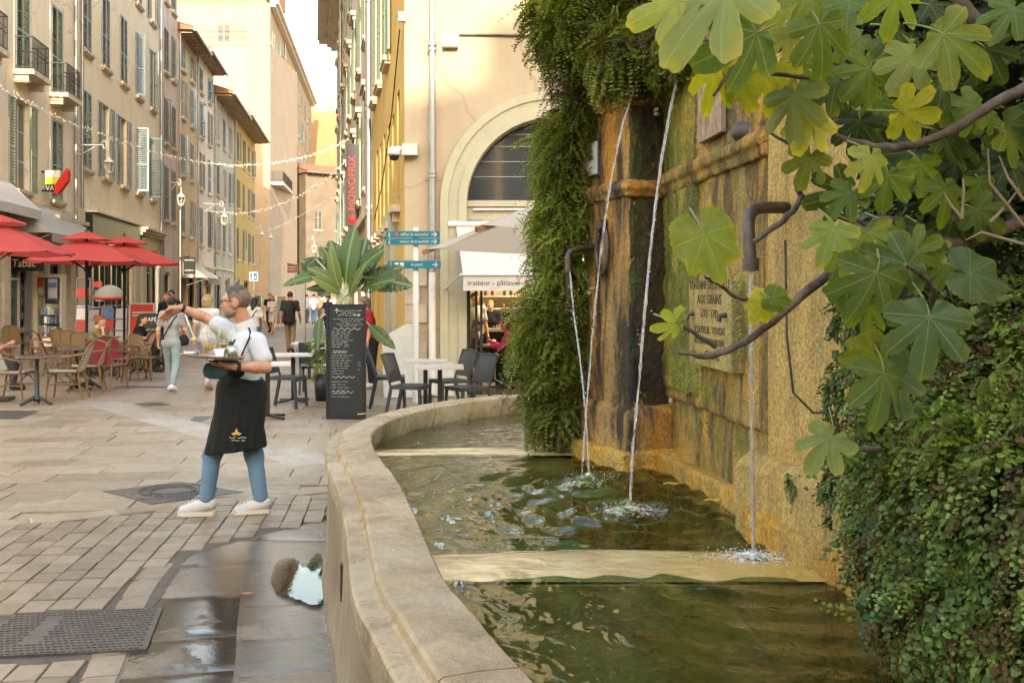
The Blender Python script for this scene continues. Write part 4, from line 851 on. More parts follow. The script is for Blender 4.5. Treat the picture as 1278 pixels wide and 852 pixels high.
def clearm(name, c=(.95, .97, .95), rg=.03):
    n = N(name); gl = n.n('BsdfGlossy', {'Roughness': rg}).outputs[0]; tr = n.n('BsdfTransparent', {'Color': c}).outputs[0]; fc = n.n('LayerWeight', {'Blend': .5}).outputs['Facing']; mx = n.n('MixShader', {0: n.math('ADD', n.math('MULTIPLY', n.math('POWER', fc, 3.), .9), .07), 1: tr, 2: gl}); n.t.links.new(mx.outputs[0], n.out.inputs[0]); return n.m
M_CLEAR = clearm('clear_glass')
def tilem():
    n = N('roof_tile'); col = n.mix(n.ramp(n.noise(3, detail=6), .35, .65), (.32, .15, .08), (.2, .12, .08)); n.put(c=col, r=.85); n.bump(n.noise(30), .4, .02); return n.m
M_TILE = tilem()
class Fac:
    def __init__(s, p0, p1): s.p0 = Vector((*p0, 0)); d = Vector((*p1, 0))-s.p0; s.L = d.length; s.u = d.normalized(); s.i = Vector((-s.u.y, s.u.x, 0)); s.rz = math.atan2(s.u.y, s.u.x)
    def pt(s, u, z, off=0.): p = s.p0+s.u*u-s.i*off; return Vector((p.x, p.y, z))
def wallmesh(f, z0, z1, ops, rev=.22, m=None, u0=0, u1=None):
    m = m or MB(); u1 = u1 or f.L; us = sorted({u0, u1, *[o[0] for o in ops], *[o[0]+o[2] for o in ops]}); zs = sorted({z0, z1, *[o[1] for o in ops], *[o[1]+o[3] for o in ops]})
    us = [u for u in us if u0 <= u <= u1]
    for a, b in zip(us[:-1], us[1:]):
        for c, d in zip(zs[:-1], zs[1:]):
            if any(o[0] < (a+b)/2 < o[0]+o[2] and o[1] < (c+d)/2 < o[1]+o[3] for o in ops): continue
            m.add([f.pt(a, c), f.pt(b, c), f.pt(b, d), f.pt(a, d)], [(0, 1, 2, 3)])
    for u, z, w_, h in ops:
        q = [(u, z), (u+w_, z), (u+w_, z+h), (u, z+h)]
        for i in range(4):
            a, b = q[i], q[(i+1) % 4]; m.add([f.pt(*a), f.pt(*b), f.pt(*b, -rev), f.pt(*a, -rev)], [(0, 3, 2, 1)])
        m.add([f.pt(*c, -rev) for c in q], [(0, 1, 2, 3)])
    return m
def shell(f, m, z0, z1, depth):
    a, b, c, d = f.pt(0, 0), f.pt(f.L, 0), f.pt(f.L, 0, -depth), f.pt(0, 0, -depth)
    for p, q in ((b, c), (c, d), (d, a)): m.add([(p.x, p.y, z0), (q.x, q.y, z0), (q.x, q.y, z1), (p.x, p.y, z1)], [(0, 1, 2, 3)])
    m.add([(p.x, p.y, z1) for p in (a, b, c, d)], [(0, 1, 2, 3)]); return m
WM_ = {}
def cached(key, fn):
    if key not in WM_: WM_[key] = fn()
    return WM_[key]
def frame_mesh(w_, h):
    m = MB(); t = .05
    for a in ((0, 0, w_, t), (0, h-t, w_, h), (0, t, t, h-t), (w_-t, t, w_, h-t), (w_/2-.03, t, w_/2+.03, h-t)): m.b(a[0], -.04, a[1], a[2], .0, a[3])
    for k in (1, 2): m.b(t, -.03, h*k/3-.015, w_-t, -.005, h*k/3+.015)
    return m.mesh('window', M_FRAME)
def shutter_mesh(w_, h, ma):
    m = MB(); t = .06; y0, y1 = -.035, .0
    for a in ((0, 0, t, h), (w_-t, 0, w_, h), (t, 0, w_-t, t*1.3), (t, h-t, w_-t, h), (t, h*.42, w_-t, h*.42+t)): m.b(a[0], y0, a[1], a[2], y1, a[3])
    n = int(h/.085); z = t*1.3+.03
    for i in range(n):
        zz = z+(h-z-t)*i/n
        if abs(zz-h*.42-t/2) < .06: continue
        m.box((w_/2, -.018, zz), (w_-2*t+.01, .035, .012), M=Matrix.Rotation(.75, 3, 'X'))
    return m.mesh('shutter', ma)
def window(root, f, u, z, w_, h, sh='C', ma=None, sill=True, rev=.2, trim=None):
    k = (round(w_, 2), round(h, 2)); loc = f.pt(u, z, -rev+.05)
    o = link('window', cached(('f',)+k, lambda: frame_mesh(w_, h)), root, True); o.matrix_basis = Matrix.Translation(loc) @ Matrix.Rotation(f.rz, 4, 'Z')
    pn_ = cached(('p',)+k, lambda: MB().b(.04, -.022, .04, w_-.04, -.014, h-.04).mesh('pane', M_GLASS)); link('pane', pn_, o, False)
    if ma:
        hw = w_/2; me = cached(('s', ma.name)+k, lambda: shutter_mesh(hw-.01, h-.04, ma)); y = -rev+.05-.01
        def leaf(right, state):
            x = (w_-.005) if right else .005; q = link('shutter', me, o, False); yy = -(rev-.05)
            ang = {'C': 180 if right else 0, 'O': 0 if right else 180, 'P': -90, 'H': -55 if right else -125, 'J': -150 if right else -30}[state]
            q.location = (x+(.03 if right else -.03)*(state == 'O'), yy+(-.003 if state != 'O' else -.04), .02); q.rotation_euler = (0, 0, rad(ang))
            if ang == 180 and right: q.location.y += -.03
        for r_, s_ in zip((False, True), sh): 
            if s_ != '-': leaf(r_, s_)
    if sill:
        link('sill', cached(('l', k[0]), lambda: MB().b(-.08, -.14, -.1, w_+.08, .1, 0).b(-.04, -.1, -.16, w_+.04, .05, -.1).mesh('sill', M_TRIM)), o, False).location = (0, -(rev-.05), 0)
    if trim:
        m = MB()
        for a in ((-.16, 0, -.002, h+.16), (w_+.002, 0, w_+.16, h+.16), (-.002, h+.002, w_+.002, h+.16)): m.b(a[0], -.03, a[1], a[2], .02, a[3])
        link('surround', cached(('t', trim.name)+k, lambda: m.mesh('surround', trim)), o, False).location = (0, -(rev-.05), 0)
    return o
def building(name, label, p0, p1, z1, depth, ma, wins, shops=(), z0=-.02, group=None, cat='building', extra=()):
    f = Fac(p0, p1); t = thing(name, label, cat, f.pt(f.L/2, 0), 0, group)
    ops = [(w_[0], w_[1], w_[2], w_[3]) for w_ in wins]+[(s_[0], s_[1], s_[2], s_[3]) for s_ in shops]+list(extra)
    m = shell(f, wallmesh(f, z0, z1, ops), z0, z1, depth); m.build('wall', ma, t)
    for w_ in wins: window(t, f, *w_[:4], *(w_[4:] or ('CC',)))
    for s_ in shops:
        u, z, w2, h, mm = s_[:5]; m = MB(); e = .09
        for a in ((0, 0, e, h), (w2-e, 0, w2, h), (e, h-e*1.5, w2-e, h), (e, 0, w2-e, .35), (w2*.5-.04, .35, w2*.5+.04, h-e*1.5), (e, h*.72, w2*.5-.04, h*.72+.06)):
            m.box(f.pt(u+(a[0]+a[2])/2, z+(a[1]+a[3])/2, -.15), (a[2]-a[0], .08, a[3]-a[1]), f.rz)
        d = m.build('shop_front', mm, t); m = MB().box(f.pt(u+w2/2, z+h/2, -.17), (w2-.1, .012, h-.1), f.rz); m.build('pane', M_GLASS, d)
    return t, f
def pipe(t, f, u, z0, z1, r=.055, m=M_PIPE, off=.09):
    q = MB(); q.tube([f.pt(u, z0, off), f.pt(u, z1, off)], r, 8)
    for z in np.arange(z0+1, z1, 2.6): q.tube([f.pt(u, z, off), f.pt(u, z+.06, off)], r*1.35, 8)
    return q.build('downpipe', m, t)
def course(t, f, u0, u1, z, prof, m, name='cornice'):
    q = MB(); 
    for off, a, b in prof: q.box(f.pt((u0+u1)/2, z+(a+b)/2, off/2), (u1-u0, off, b-a), f.rz)
    return q.build(name, m, t)
def roof(t, f, u0, u1, z, over=.75, up=1.6, back=5.5):
    r = MB(); n = int((u1-u0)/.11)
    r.grid(max(4, n), 6, lambda a, b: f.pt(u0+(u1-u0)*a, z+.12+up*b+.05*math.cos(a*n*math.pi), over-(over+back)*b)); 
    r.add([f.pt(u0, z, over-.03), f.pt(u1, z, over-.03), f.pt(u1, z, -back), f.pt(u0, z, -back)], [(0, 3, 2, 1)])
    for uu in (u0, u1): r.add([f.pt(uu, z, over), f.pt(uu, z+.13, over), f.pt(uu, z+up, -back), f.pt(uu, z, -back)], [(0, 1, 2, 3)])
    o = r.build('roof', M_TILE, t)
    q = MB(); m = int((u1-u0)/.6)
    for i in range(m): u = u0+(u1-u0)*(i+.5)/m; q.bar(f.pt(u, z-.07, -.02), f.pt(u, z-.05, over-.12), .09, .12)
    link('rafters', q.mesh('rafters', M_TRIM), o, kind='stuff').matrix_parent_inverse = basis(o).inverted()
    q = MB(); q.tube([f.pt(u0, z+.02, over+.05), f.pt(u1, z+.02, over+.05)], .075, 8); link('gutter', q.mesh('gutter', M_PIPE), o); return o
def LX(Y): return (-9.66-.146*Y, Y)
def balcony(t, f, u, z, w_, d=.55):
    m = MB(); m.box(f.pt(u+w_/2, z-.07, d/2), (w_+.2, d, .14), f.rz)
    for s_ in (.06, w_-.06): m.box(f.pt(u+s_, z-.24, d*.35), (.16, d*.7, .22), f.rz)
    b = m.build('balcony', M_TRIM, t); m = MB(); cor = [(u-.04, 0), (u-.04, d-.05), (u+w_+.04, d-.05), (u+w_+.04, 0)]
    for zz in (.06, .9):
        for a, c in zip(cor[:-1], cor[1:]): m.bar(f.pt(a[0], z+zz, a[1]), f.pt(c[0], z+zz, c[1]), .03, .03)
    for a, c in zip(cor[:-1], cor[1:]):
        L = math.hypot(c[0]-a[0], c[1]-a[1]); n = max(3, int(L/.09))
        for i in range(n+1): q = i/n; p = (a[0]+(c[0]-a[0])*q, a[1]+(c[1]-a[1])*q); m.bar(f.pt(p[0], z+.06, p[1]), f.pt(p[0], z+.9, p[1]), .014, .014)
        for i in range(n): 
            q = (i+.5)/n; p = (a[0]+(c[0]-a[0])*q, a[1]+(c[1]-a[1])*q); m.lathe([(.03, -.01), (.03, .01)], 6, f.pt(p[0], z+.48+.12*(i % 2), p[1]))
    link('railing', m.mesh('railing', M_BLACKP), b)
k_ = 1.0106
def U(Y, Y0): return (Y-Y0)*k_
# --- left row
Y0 = 20.; wins = []
for Yc in (24.6, 27.9, 31.0): wins += [(U(Yc, Y0)-.55, 4.6, 1.1, 2.5, 'OO' if Yc < 30 else 'CC', SH_G, True, .2, M_WTRIM), (U(Yc, Y0)-.55, 7.85, 1.1, 2.75, 'CC', SH_G, False, .2, M_WTRIM), (U(Yc, Y0)-.55, 11.6, 1.1, 2.4, 'CC', SH_G, True, .2, M_WTRIM)]
bA, fA = building('shop_house', 'beige house with green louvred shutters and iron balconies above the tobacco shop', LX(Y0), LX(33.2), 16.5, 9, PL_A, wins, [(U(26.9, Y0), 0, 2.3, 2.9, M_FRAME), (U(30.3, Y0), 0, 1.2, 2.7, M_BLACKP), (U(21.5, Y0), 0, 3.6, 3.0, M_FRAME)], group='houses on the left side of the street')
for Yc in (24.6, 27.9, 31.0): balcony(bA, fA, U(Yc, Y0)-.65, 7.85, 1.3)
course(bA, fA, U(29.9, Y0), U(33.1, Y0), 3.75, [(.22, 0, .1), (.32, .1, .22), (.42, .22, .34)], M_TRIM); course(bA, fA, 0, U(33.1, Y0), 4.2, [(.07, 0, .16)], M_TRIM, 'string_course')
for Yc in (25.6, 26.3, 29.6, 32.2): m = MB(); m.box(fA.pt(U(Yc, Y0), 1.85, .08), (.5, .16, 3.7), fA.rz).box(fA.pt(U(Yc, Y0), .4, .11), (.6, .22, .8), fA.rz); m.build('pilaster', M_TRIM, bA)
pipe(bA, fA, U(32.75, Y0), .2, 16); 
def awning(t, f, u0, u1, z, drop, out, m, name='awning', val=.25, mv=None):
    q = MB(); n = 10; q.grid(n, 4, lambda a, b: f.pt(u0+(u1-u0)*a, z-drop*b-.03*math.sin(b*math.pi), .03+out*b)); q.grid(n, 1, lambda a, b: f.pt(u0+(u1-u0)*a, z-drop-val*b, .03+out+.002*b))
    for u in (u0, u1): q.add([f.pt(u, z, .03), f.pt(u, z-drop, .03+out), f.pt(u, z-drop, .03)], [(0, 1, 2)])
    o = q.build(name, m, t); r = MB(); 
    for u in (u0+.1, u1-.1): r.tube([f.pt(u, z-drop-.5, .02), f.pt(u, z-drop-.02, out)], .015, 6)
    link('support_arm', r.mesh('support_arm', M_PIPE), o); return o
M_AWG = flat('grey_awning_cloth', (.33, .31, .28), .8); M_AWW = flat('white_awning_cloth', (0.503, 0.469, 0.422), .75); M_AWS = mat('pale_awning_cloth', (0.338, 0.31, 0.272), (0.272, 0.245, 0.218), 8, .8)
awning(bA, fA, U(26.6, Y0), U(32, Y0), 4.3, .95, 1.15, M_AWG); awning(bA, fA, U(22.5, Y0), U(26.9, Y0), 4.7, .75, .8, M_AWW)
Y0 = 33.3; wins = []
for i, Yc in enumerate((34.3, 36.8, 39.5, 42.1, 44.8)):
    u = U(Yc, Y0)-.55
    wins += [(u, 6.0, 1.1, 2.7, ('CC', 'OO', 'OO', 'PO', 'P-')[i], SH_B if i < 4 else SH_T), (u, 10.05, 1.1, 2.65, ('CC', 'CC', 'CC', 'JC', 'CJ')[i], SH_B), (u, 13.95, 1.1, 2.4, ('CC', 'CO', 'OO', 'OC', 'OO')[i], SH_B), (u, 17.8, 1.1, 2.2, 'CC', SH_B)]
bB, fB = building('shutter_house', 'tall sand coloured house with rows of blue grey shutters over the dark green shop', LX(Y0), LX(46.55), 33, 16, PL_B, wins, [(U(34.3, Y0), 0, 6.7, 4.1, M_GREENP), (U(43.4, Y0), 0, 2.6, 3.7, M_GREENP)], group='houses on the left side of the street')  # unseen upper height raised to throw shade on the far block
m = MB(); m.box(fB.pt(U(37.7, Y0), 4.12, .12), (7.1, .24, .8), fB.rz); fs_ = m.build('fascia', M_GREENP, bB); m = MB(); m.box(fB.pt(U(37.7, Y0), 4.56, .2), (7.2, .42, .06), fB.rz); m.build('fascia_cap', M_WTRIM, bB)
course(bB, fB, U(42.2, Y0), 13.3, 4.25, [(.15, 0, .12), (.28, .12, .24), (.38, .24, .34)], M_TRIM)
for Yc in (41.6, 42.9): m = MB(); m.box(fB.pt(U(Yc, Y0), 2.1, .05), (.7, .1, 4.2), fB.rz); m.build('pilaster', M_SAGE, bB)
for d_ in (.18, 13.2): pipe(bB, fB, d_, 4.6 if d_ < 1 else .2, 26)
for k in range(4): m = MB(); m.box(fB.pt(U(34.9+1.7*k, Y0), 1.75, -.05), (.16, .14, 3.4), fB.rz); m.build('shop_pillar', M_GREENP, bB)
def simple(name, label, Ya, Yb, z1, ma, cols, rows, shm, states, shops, roof_=None, depth=10):
    ws = []
    for i, Yc in enumerate(cols):
        for j, (z, h) in enumerate(rows): ws.append((U(Yc, Ya)-.5, z, 1.0, h, states[(i*2+j) % len(states)], shm[(i+j) % len(shm)]))
    t, f = building(name, label, LX(Ya), LX(Yb), z1, depth, ma, ws, shops, group='houses on the left side of the street'); pipe(t, f, .12, .2, z1-.2)
    if roof_: roof(t, f, -.05, f.L, z1, *roof_)
    return t, f
bC, fC = simple('narrow_house', 'narrow dusty pink house squeezed beside the tall shuttered house', 46.6, 50.8, 33, PL_C, (47.9, 49.7), ((5.3, 2.6), (9.0, 2.1), (12.4, 2.1), (15.8, 2)), (SH_D,), ('CC', 'JC', 'CC'), [(.8, 0, 1.5, 2.8, M_BLACKP)])  # top out of view, raised like its neighbour to shade the far block
bD, fD = simple('ochre_house', 'ochre house with tiled eaves and a pale striped shop awning', 50.9, 56.3, 15.3, PL_D, (52.3, 54.9), ((4.9, 2.0), (8.0, 2.1), (11.0, 2.0), (13.5, 1.3)), (SH_B, SH_B), ('CC', 'JC', 'CO'), [(.7, 0, 1.6, 2.9, M_TRIM), (3, 0, 1.8, 2.9, M_BLACKP)], (.8, 1.5, 5))
bE, fE = simple('pale_pink_house', 'pale pink house with grey shutters next to the ochre house', 56.4, 62.8, 15.6, PL_E, (58.0, 61.0), ((4.6, 2.2), (7.9, 2.1), (10.9, 2.0), (13.5, 1.4)), (SH_B, SH_D), ('CC', 'CO', 'JJ'), [(.8, 0, 1.6, 2.8, M_DARK), (3.3, 0, 2, 2.8, M_TRIM)], (.8, 1.5, 5))
bF, fF = simple('grey_house', 'grey stained house with white shutters under a deep tiled eave', 62.9, 72.3, 14.5, PL_F, (64.6, 67.4, 70.2), ((4.6, 2.2), (8.2, 2.1), (11.6, 2.0)), (SH_W, SH_D), ('CO', 'CC', 'JC'), [(1, 0, 2, 2.9, M_BLACKP), (5, 0, 2.4, 2.9, M_TRIM)], (1.2, 1.8, 5))
bY, fY = simple('mustard_house', 'mustard yellow house with dark shutters at the end of the left row', 72.4, 86, 14.9, PL_Y, (74.5, 78, 81.5, 84.4), ((4.4, 2.4), (8.2, 2.2), (11.7, 2.2)), (SH_D, SH_D), ('CC', 'CO', 'JC'), [(1, 0, 2.4, 2.9, M_TRIM), (6, 0, 3, 2.9, M_BLACKP)], (1.2, 1.8, 5))
awning(bD, fD, .5, 4.8, 3.6, 1.0, 1.4, M_AWS); awning(bE, fE, 2.6, 6.2, 3.1, .5, .5, M_AWG)
course(bE, fE, 0, 6.3, 3.2, [(.1, 0, .12), (.2, .12, .24)], M_TRIM); course(bF, fF, 0, 9, 3.4, [(.1, 0, .12)], M_TRIM, 'string_course')
# --- big block closing the street
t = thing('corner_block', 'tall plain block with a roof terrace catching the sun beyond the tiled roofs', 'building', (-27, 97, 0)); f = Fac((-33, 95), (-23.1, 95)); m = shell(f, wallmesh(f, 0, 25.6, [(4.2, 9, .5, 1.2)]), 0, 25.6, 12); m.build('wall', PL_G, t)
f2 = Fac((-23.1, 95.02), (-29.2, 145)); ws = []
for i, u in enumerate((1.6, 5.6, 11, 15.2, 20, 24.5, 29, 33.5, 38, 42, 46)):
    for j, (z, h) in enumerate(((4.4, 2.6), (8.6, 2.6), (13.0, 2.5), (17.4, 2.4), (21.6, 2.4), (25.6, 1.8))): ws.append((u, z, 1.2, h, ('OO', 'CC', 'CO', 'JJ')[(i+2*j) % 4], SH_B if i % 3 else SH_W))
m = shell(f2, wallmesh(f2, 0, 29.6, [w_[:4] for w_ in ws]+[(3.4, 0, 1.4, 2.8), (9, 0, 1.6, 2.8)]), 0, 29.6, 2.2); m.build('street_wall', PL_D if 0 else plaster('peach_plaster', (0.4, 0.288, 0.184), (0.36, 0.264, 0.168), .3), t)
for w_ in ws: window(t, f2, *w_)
course(t, f2, 0, f2.L, 29.3, [(.5, 0, .3), (.8, .3, .6)], M_WTRIM); course(t, f2, 0, f2.L, 12.4, [(.12, 0, .2)], M_TRIM, 'string_course'); pipe(t, f2, 12.9, .2, 29, .09); pipe(t, f2, 26, .2, 29, .09)
m = MB(); m.box(f2.pt(6.6, 12.5, .6), (12.2, 1.2, .3), f2.rz); b = m.build('balcony', M_TRIM, t); m = MB()
for a, c in (((.5, 0), (.5, 1.15)), ((.5, 1.15), (12.7, 1.15)), ((12.7, 1.15), (12.7, 0))):
    for z in (12.8, 13.65): m.bar(f2.pt(a[0], z, a[1]), f2.pt(c[0], z, c[1]), .05, .05)
    n = int(math.hypot(c[0]-a[0], c[1]-a[1])/.14)
    for i in range(n+1): q = i/n; m.bar(f2.pt(a[0]+(c[0]-a[0])*q, 12.7, a[1]+(c[1]-a[1])*q), f2.pt(a[0]+(c[0]-a[0])*q, 13.65, a[1]+(c[1]-a[1])*q), .025, .025)
link('railing', m.mesh('railing', M_BLACKP), b)
fh = Fac((-40, 99.5), (-24.6, 99.5)); ws = [(2.4, 26.1, 1.3, 2.7, '--', None, False), (6.6, 26.1, 1.4, 2.7, 'CC', SH_W, False), (10.5, 26.1, 1.3, 2.7, '--', None, False)]
m = shell(fh, wallmesh(fh, 25, 31.6, [w_[:4] for w_ in ws]), 25, 31.6, 8); m.build('penthouse_wall', PL_H, t)
for w_ in ws: window(t, fh, *w_)
roof(t, fh, -.5, fh.L+.6, 31.6, .9, 1.5, 6); m = MB(); m.b(-33.2, 94.9, 25.6, -23, 95.25, 25.9); m.build('parapet', PL_H, t); m = MB()
for z in (26.3, 26.9): m.bar((-33, 95.05, z), (-23.2, 95.05, z), .05, .05)
for i in range(60): m.bar((-33+i*.165, 95.05, 25.9), (-33+i*.165, 95.05, 26.9), .02, .02)
m.build('terrace_railing', M_BLACKP, t)
# --- far houses
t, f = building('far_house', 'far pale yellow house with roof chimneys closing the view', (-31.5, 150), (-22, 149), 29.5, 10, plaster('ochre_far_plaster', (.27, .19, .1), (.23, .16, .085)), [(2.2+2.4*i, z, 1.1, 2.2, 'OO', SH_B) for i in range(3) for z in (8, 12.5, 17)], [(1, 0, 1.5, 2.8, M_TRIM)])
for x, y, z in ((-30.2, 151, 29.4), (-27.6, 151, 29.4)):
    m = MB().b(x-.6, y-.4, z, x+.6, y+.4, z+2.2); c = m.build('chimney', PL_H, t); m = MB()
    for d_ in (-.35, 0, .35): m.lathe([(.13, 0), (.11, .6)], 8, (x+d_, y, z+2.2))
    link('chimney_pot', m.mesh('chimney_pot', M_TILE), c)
t, f = building('small_house', 'lower grey stone house darkened as if in shade, with a broken tiled roof edge far down the street', (-22.6, 109), (-17.6, 113), 15.2, 8, plaster('shade_grey_plaster', (.17, .14, .11), (.12, .1, .08)), [(1, 4.5, 1, 2, 'CC', SH_D), (3.6, 4.5, 1, 2, 'CO', SH_D), (1, 9, 1, 2, 'CC', SH_D), (3.6, 9, 1, 2, 'CO', SH_D)], [(1.5, 0, 1.6, 2.6, M_DARK)]); roof(t, f, -.2, f.L+.2, 15.2, .7, 1.5, 5)  # wall colour darkened to stand in for shade the sun does not leave here
# --- right side of the street
t, f = building('department_store', 'tall taupe building with moulded window hoods behind the vertical red lettered sign', (-10.92, 62), (-3.53, 25.1), 17.6, 14, PL_M, [(2.5+4.0*i, z, 1.2, 2.6, 'OO' if (i+j) % 2 else 'CC', SH_G) for i in range(9) for j, z in enumerate((4.6, 8.7, 12.7))], [(2+5*i, 0, 3.2, 3.2, M_BLACKP) for i in range(7)], group='buildings on the right side of the street')
for i in range(9):
    for z in (7.4, 11.5, 15.5): m = MB(); m.box(f.pt(3.1+4*i, z, .09), (1.6, .18, .14), f.rz).box(f.pt(3.1+4*i, z-.14, .05), (1.4, .1, .14), f.rz); m.build('window_hood', M_TRIM, t)
course(t, f, -.5, f.L, 17, [(.35, 0, .2), (.6, .2, .4), (1.1, .4, .62), (1.2, .62, .75)], M_TRIM); course(t, f, 0, f.L, 3.7, [(.15, 0, .25)], M_TRIM, 'string_course')
for u in (12, 37.2): pipe(t, f, u, .2, 17, .06)
cb = thing('corner_building', 'beige and yellow corner building with a big arched shop window', 'building', (.6, 16.3, 0), group='buildings on the right side of the street')
f = Fac((-3.51, 25), (-1.75, 16.2)); ws = [(4.9, 6.3, .9, 2.6, 'OO', SH_G), (2.6, 6.3, .9, 2.6, 'CC', SH_G), (.8, 6.3, .9, 2.6, 'CC', SH_G), (1.0, .0, 1.2, 2.6), (3.0, .0, 1.2, 2.7)]
ar = [(7.55, 3.2, .5, 2.0), (6.4, 3.0, .5, 2.0), (5.3, 3.0, .5, 2.), (4.1, 3.0, .5, 2.), (2.9, 3, .5, 2.), (1.7, 3, .5, 2.)]
m = wallmesh(f, -.02, 11.5, [w_[:4] for w_ in ws]+ar+[(6.0, .2, 1.3, 2.3)]); m.build('side_wall', PL_RY, cb)
for w_ in ws[:3]: window(cb, f, *w_)
for a in ar:
    m = MB(); n = 8; cu = a[0]+.25
    pts = [f.pt(a[0]-.1, a[1]+a[3]-.25, .0), f.pt(a[0]-.1, a[1]+a[3]+.1, 0)]+[f.pt(a[0]+a[2]+.1, a[1]+a[3]+.1, 0), f.pt(a[0]+a[2]+.1, a[1]+a[3]-.25, 0)]
    arc = [f.pt(cu+.25*math.cos(q), a[1]+a[3]-.25+.25*math.sin(q), 0) for q in np.linspace(0, math.pi, 9)]
    m.poly(([f.pt(cu+.26, a[1]+a[3], -.03)]+[p-(-f.i)*.03 for p in arc]+[f.pt(cu-.26, a[1]+a[3], -.03)]), .02, -f.i) if 0 else None
    m.box(f.pt(cu, a[1]-.06, .08), (.7, .16, .12), f.rz).box(f.pt(cu, a[1]-.2, .05), (.3, .1, .16), f.rz); m.build('sill', M_TRIM, cb)
m = MB()
for u in (5.7, 7.3): m.box(f.pt(u, 1.6, .05), (.3, .1, 3.2), f.rz)
m.box(f.pt(6.5, 2.95, .06), (2.0, .12, .35), f.rz); m.build('door_surround', M_SAGE, cb); m = MB().box(f.pt(6.5, 1.4, -.15), (1.25, .02, 2.3), f.rz); m.build('side_door', M_GLASS, cb)
pipe(cb, f, .05, .2, 11, .06)
ff = Fac((-1.75, 16.2), (8.5, 16.2)); AX, AZ, R0, R1 = .665, 3.13, 1.40, 1.83
m = MB(); y = 16.2; top = 11.5
for a, b in ((-1.75, AX-R0), (AX+R0, 8.5)): m.add([(a, y, -.02), (b, y, -.02), (b, y, top), (a, y, top)], [(0, 1, 2, 3)])
th = np.linspace(math.pi, 0, 33); arc = [(AX+R0*math.cos(q), AZ+R0*math.sin(q)) for q in th]
for (xa, za), (xb, zb) in zip(arc[:-1], arc[1:]): m.add([(xa, y, za), (xb, y, zb), (xb, y, top), (xa, y, top)], [(0, 1, 2, 3)]); m.add([(xa, y, za), (xb, y, zb), (xb, y+.3, zb), (xa, y+.3, za)], [(0, 3, 2, 1)])
for x in (AX-R0, AX+R0): m.add([(x, y, 0), (x, y+.3, 0), (x, y+.3, AZ), (x, y, AZ)], [(0, 1, 2, 3)])
a, b = f.pt(0, 0), Vector((8.5, 25, 0)); m.add([(-3.51, 25, 0), (8.5, 25, 0), (8.5, 25, top), (-3.51, 25, top)], [(0, 1, 2, 3)]); m.add([(8.5, 16.2, 0), (8.5, 25, 0), (8.5, 25, top), (8.5, 16.2, top)], [(0, 1, 2, 3)]); m.add([(-1.75, 16.2, top), (8.5, 16.2, top), (8.5, 25, top), (-3.51, 25, top)], [(0, 1, 2, 3)])
m.build('front_wall', PL_R, cb)
for r0, r1, o in ((R0+.002, R0+.13, .075), (R0+.13, R0+.30, .045), (R0+.30, R1, .075)):
    m = MB(); o2 = [(AX-r1, -.01)]+[(AX+r1*math.cos(q), AZ+r1*math.sin(q)) for q in th]+[(AX+r1, -.01)]; i2 = [(AX-r0, -.01)]+[(AX+r0*math.cos(q), AZ+r0*math.sin(q)) for q in th]+[(AX+r0, -.01)]
    for i in range(len(o2)-1):
        A, B, C, D = o2[i], o2[i+1], i2[i+1], i2[i]; q = [(p[0], y-o, p[1]) for p in (A, B, C, D)]+[(p[0], y+.01, p[1]) for p in (A, B, C, D)]; m.add(q, [(0, 3, 2, 1), (0, 1, 5, 4), (2, 3, 7, 6)])
    m.build('arch_moulding', M_SAGE, cb)
for j in range(7):
    z = .0+j*.3; m = MB().b(-1.74, 16.16, z+.005, -1.5, 16.21, z+.295) if j % 2 else MB().b(-1.74, 16.16, z+.005, -1.38, 16.21, z+.295); m.build('quoin', mat('quoin_stone', (.5, .41, .3), (.38, .31, .23), 6, .8, .3, 30) if j == 0 else bpy.data.materials['quoin_stone'], cb)
m = MB(); m.tube([(-1.29, 16.1, 2.0), (-1.29, 16.1, 11)], .052, 10)
for z in (3.55, 3.62, 5.6, 5.68): m.tube([(-1.29, 16.1, z), (-1.29, 16.1, z+.04)], .075, 10)
m.build('downpipe', M_PIPE, cb); m = MB(); m.tube([(-1.29, 16.1, .05), (-1.29, 16.1, 2.02)], .06, 10); m.build('downpipe_foot', M_WPIPE, cb)
gx0, gx1 = AX-R0, AX+R0; m = MB()
arcs = [(AX+(R0-.01)*math.cos(q), AZ+.05+(R0-.06)*math.sin(q)) for q in th]; m.add([(x, 16.46, z) for x, z in arcs], [tuple(range(len(arcs)))[::-1]]); m.build('arch_pane', M_GLASS, cb)
for z in (3.6, 3.85, 4.1, 4.3): hw = math.sqrt(max(.01, (R0-.02)**2-(z-AZ)**2)); m = MB().b(AX-hw, 16.44, z, AX+hw, 16.455, z+.012); m.build('glazing_bar', M_PIPE, cb)
m = MB(); m.b(gx0, 16.3, 2.88, gx1, 16.5, 3.16).b(gx0, 16.26, 3.1, gx1, 16.34, 3.2); m.build('transom', M_SAGE, cb); m = MB(); m.tube([(gx0+.1, 16.25, 3.05), (gx1, 16.25, 3.05)], .02, 6); m.build('sign_rail', M_WPIPE, cb)
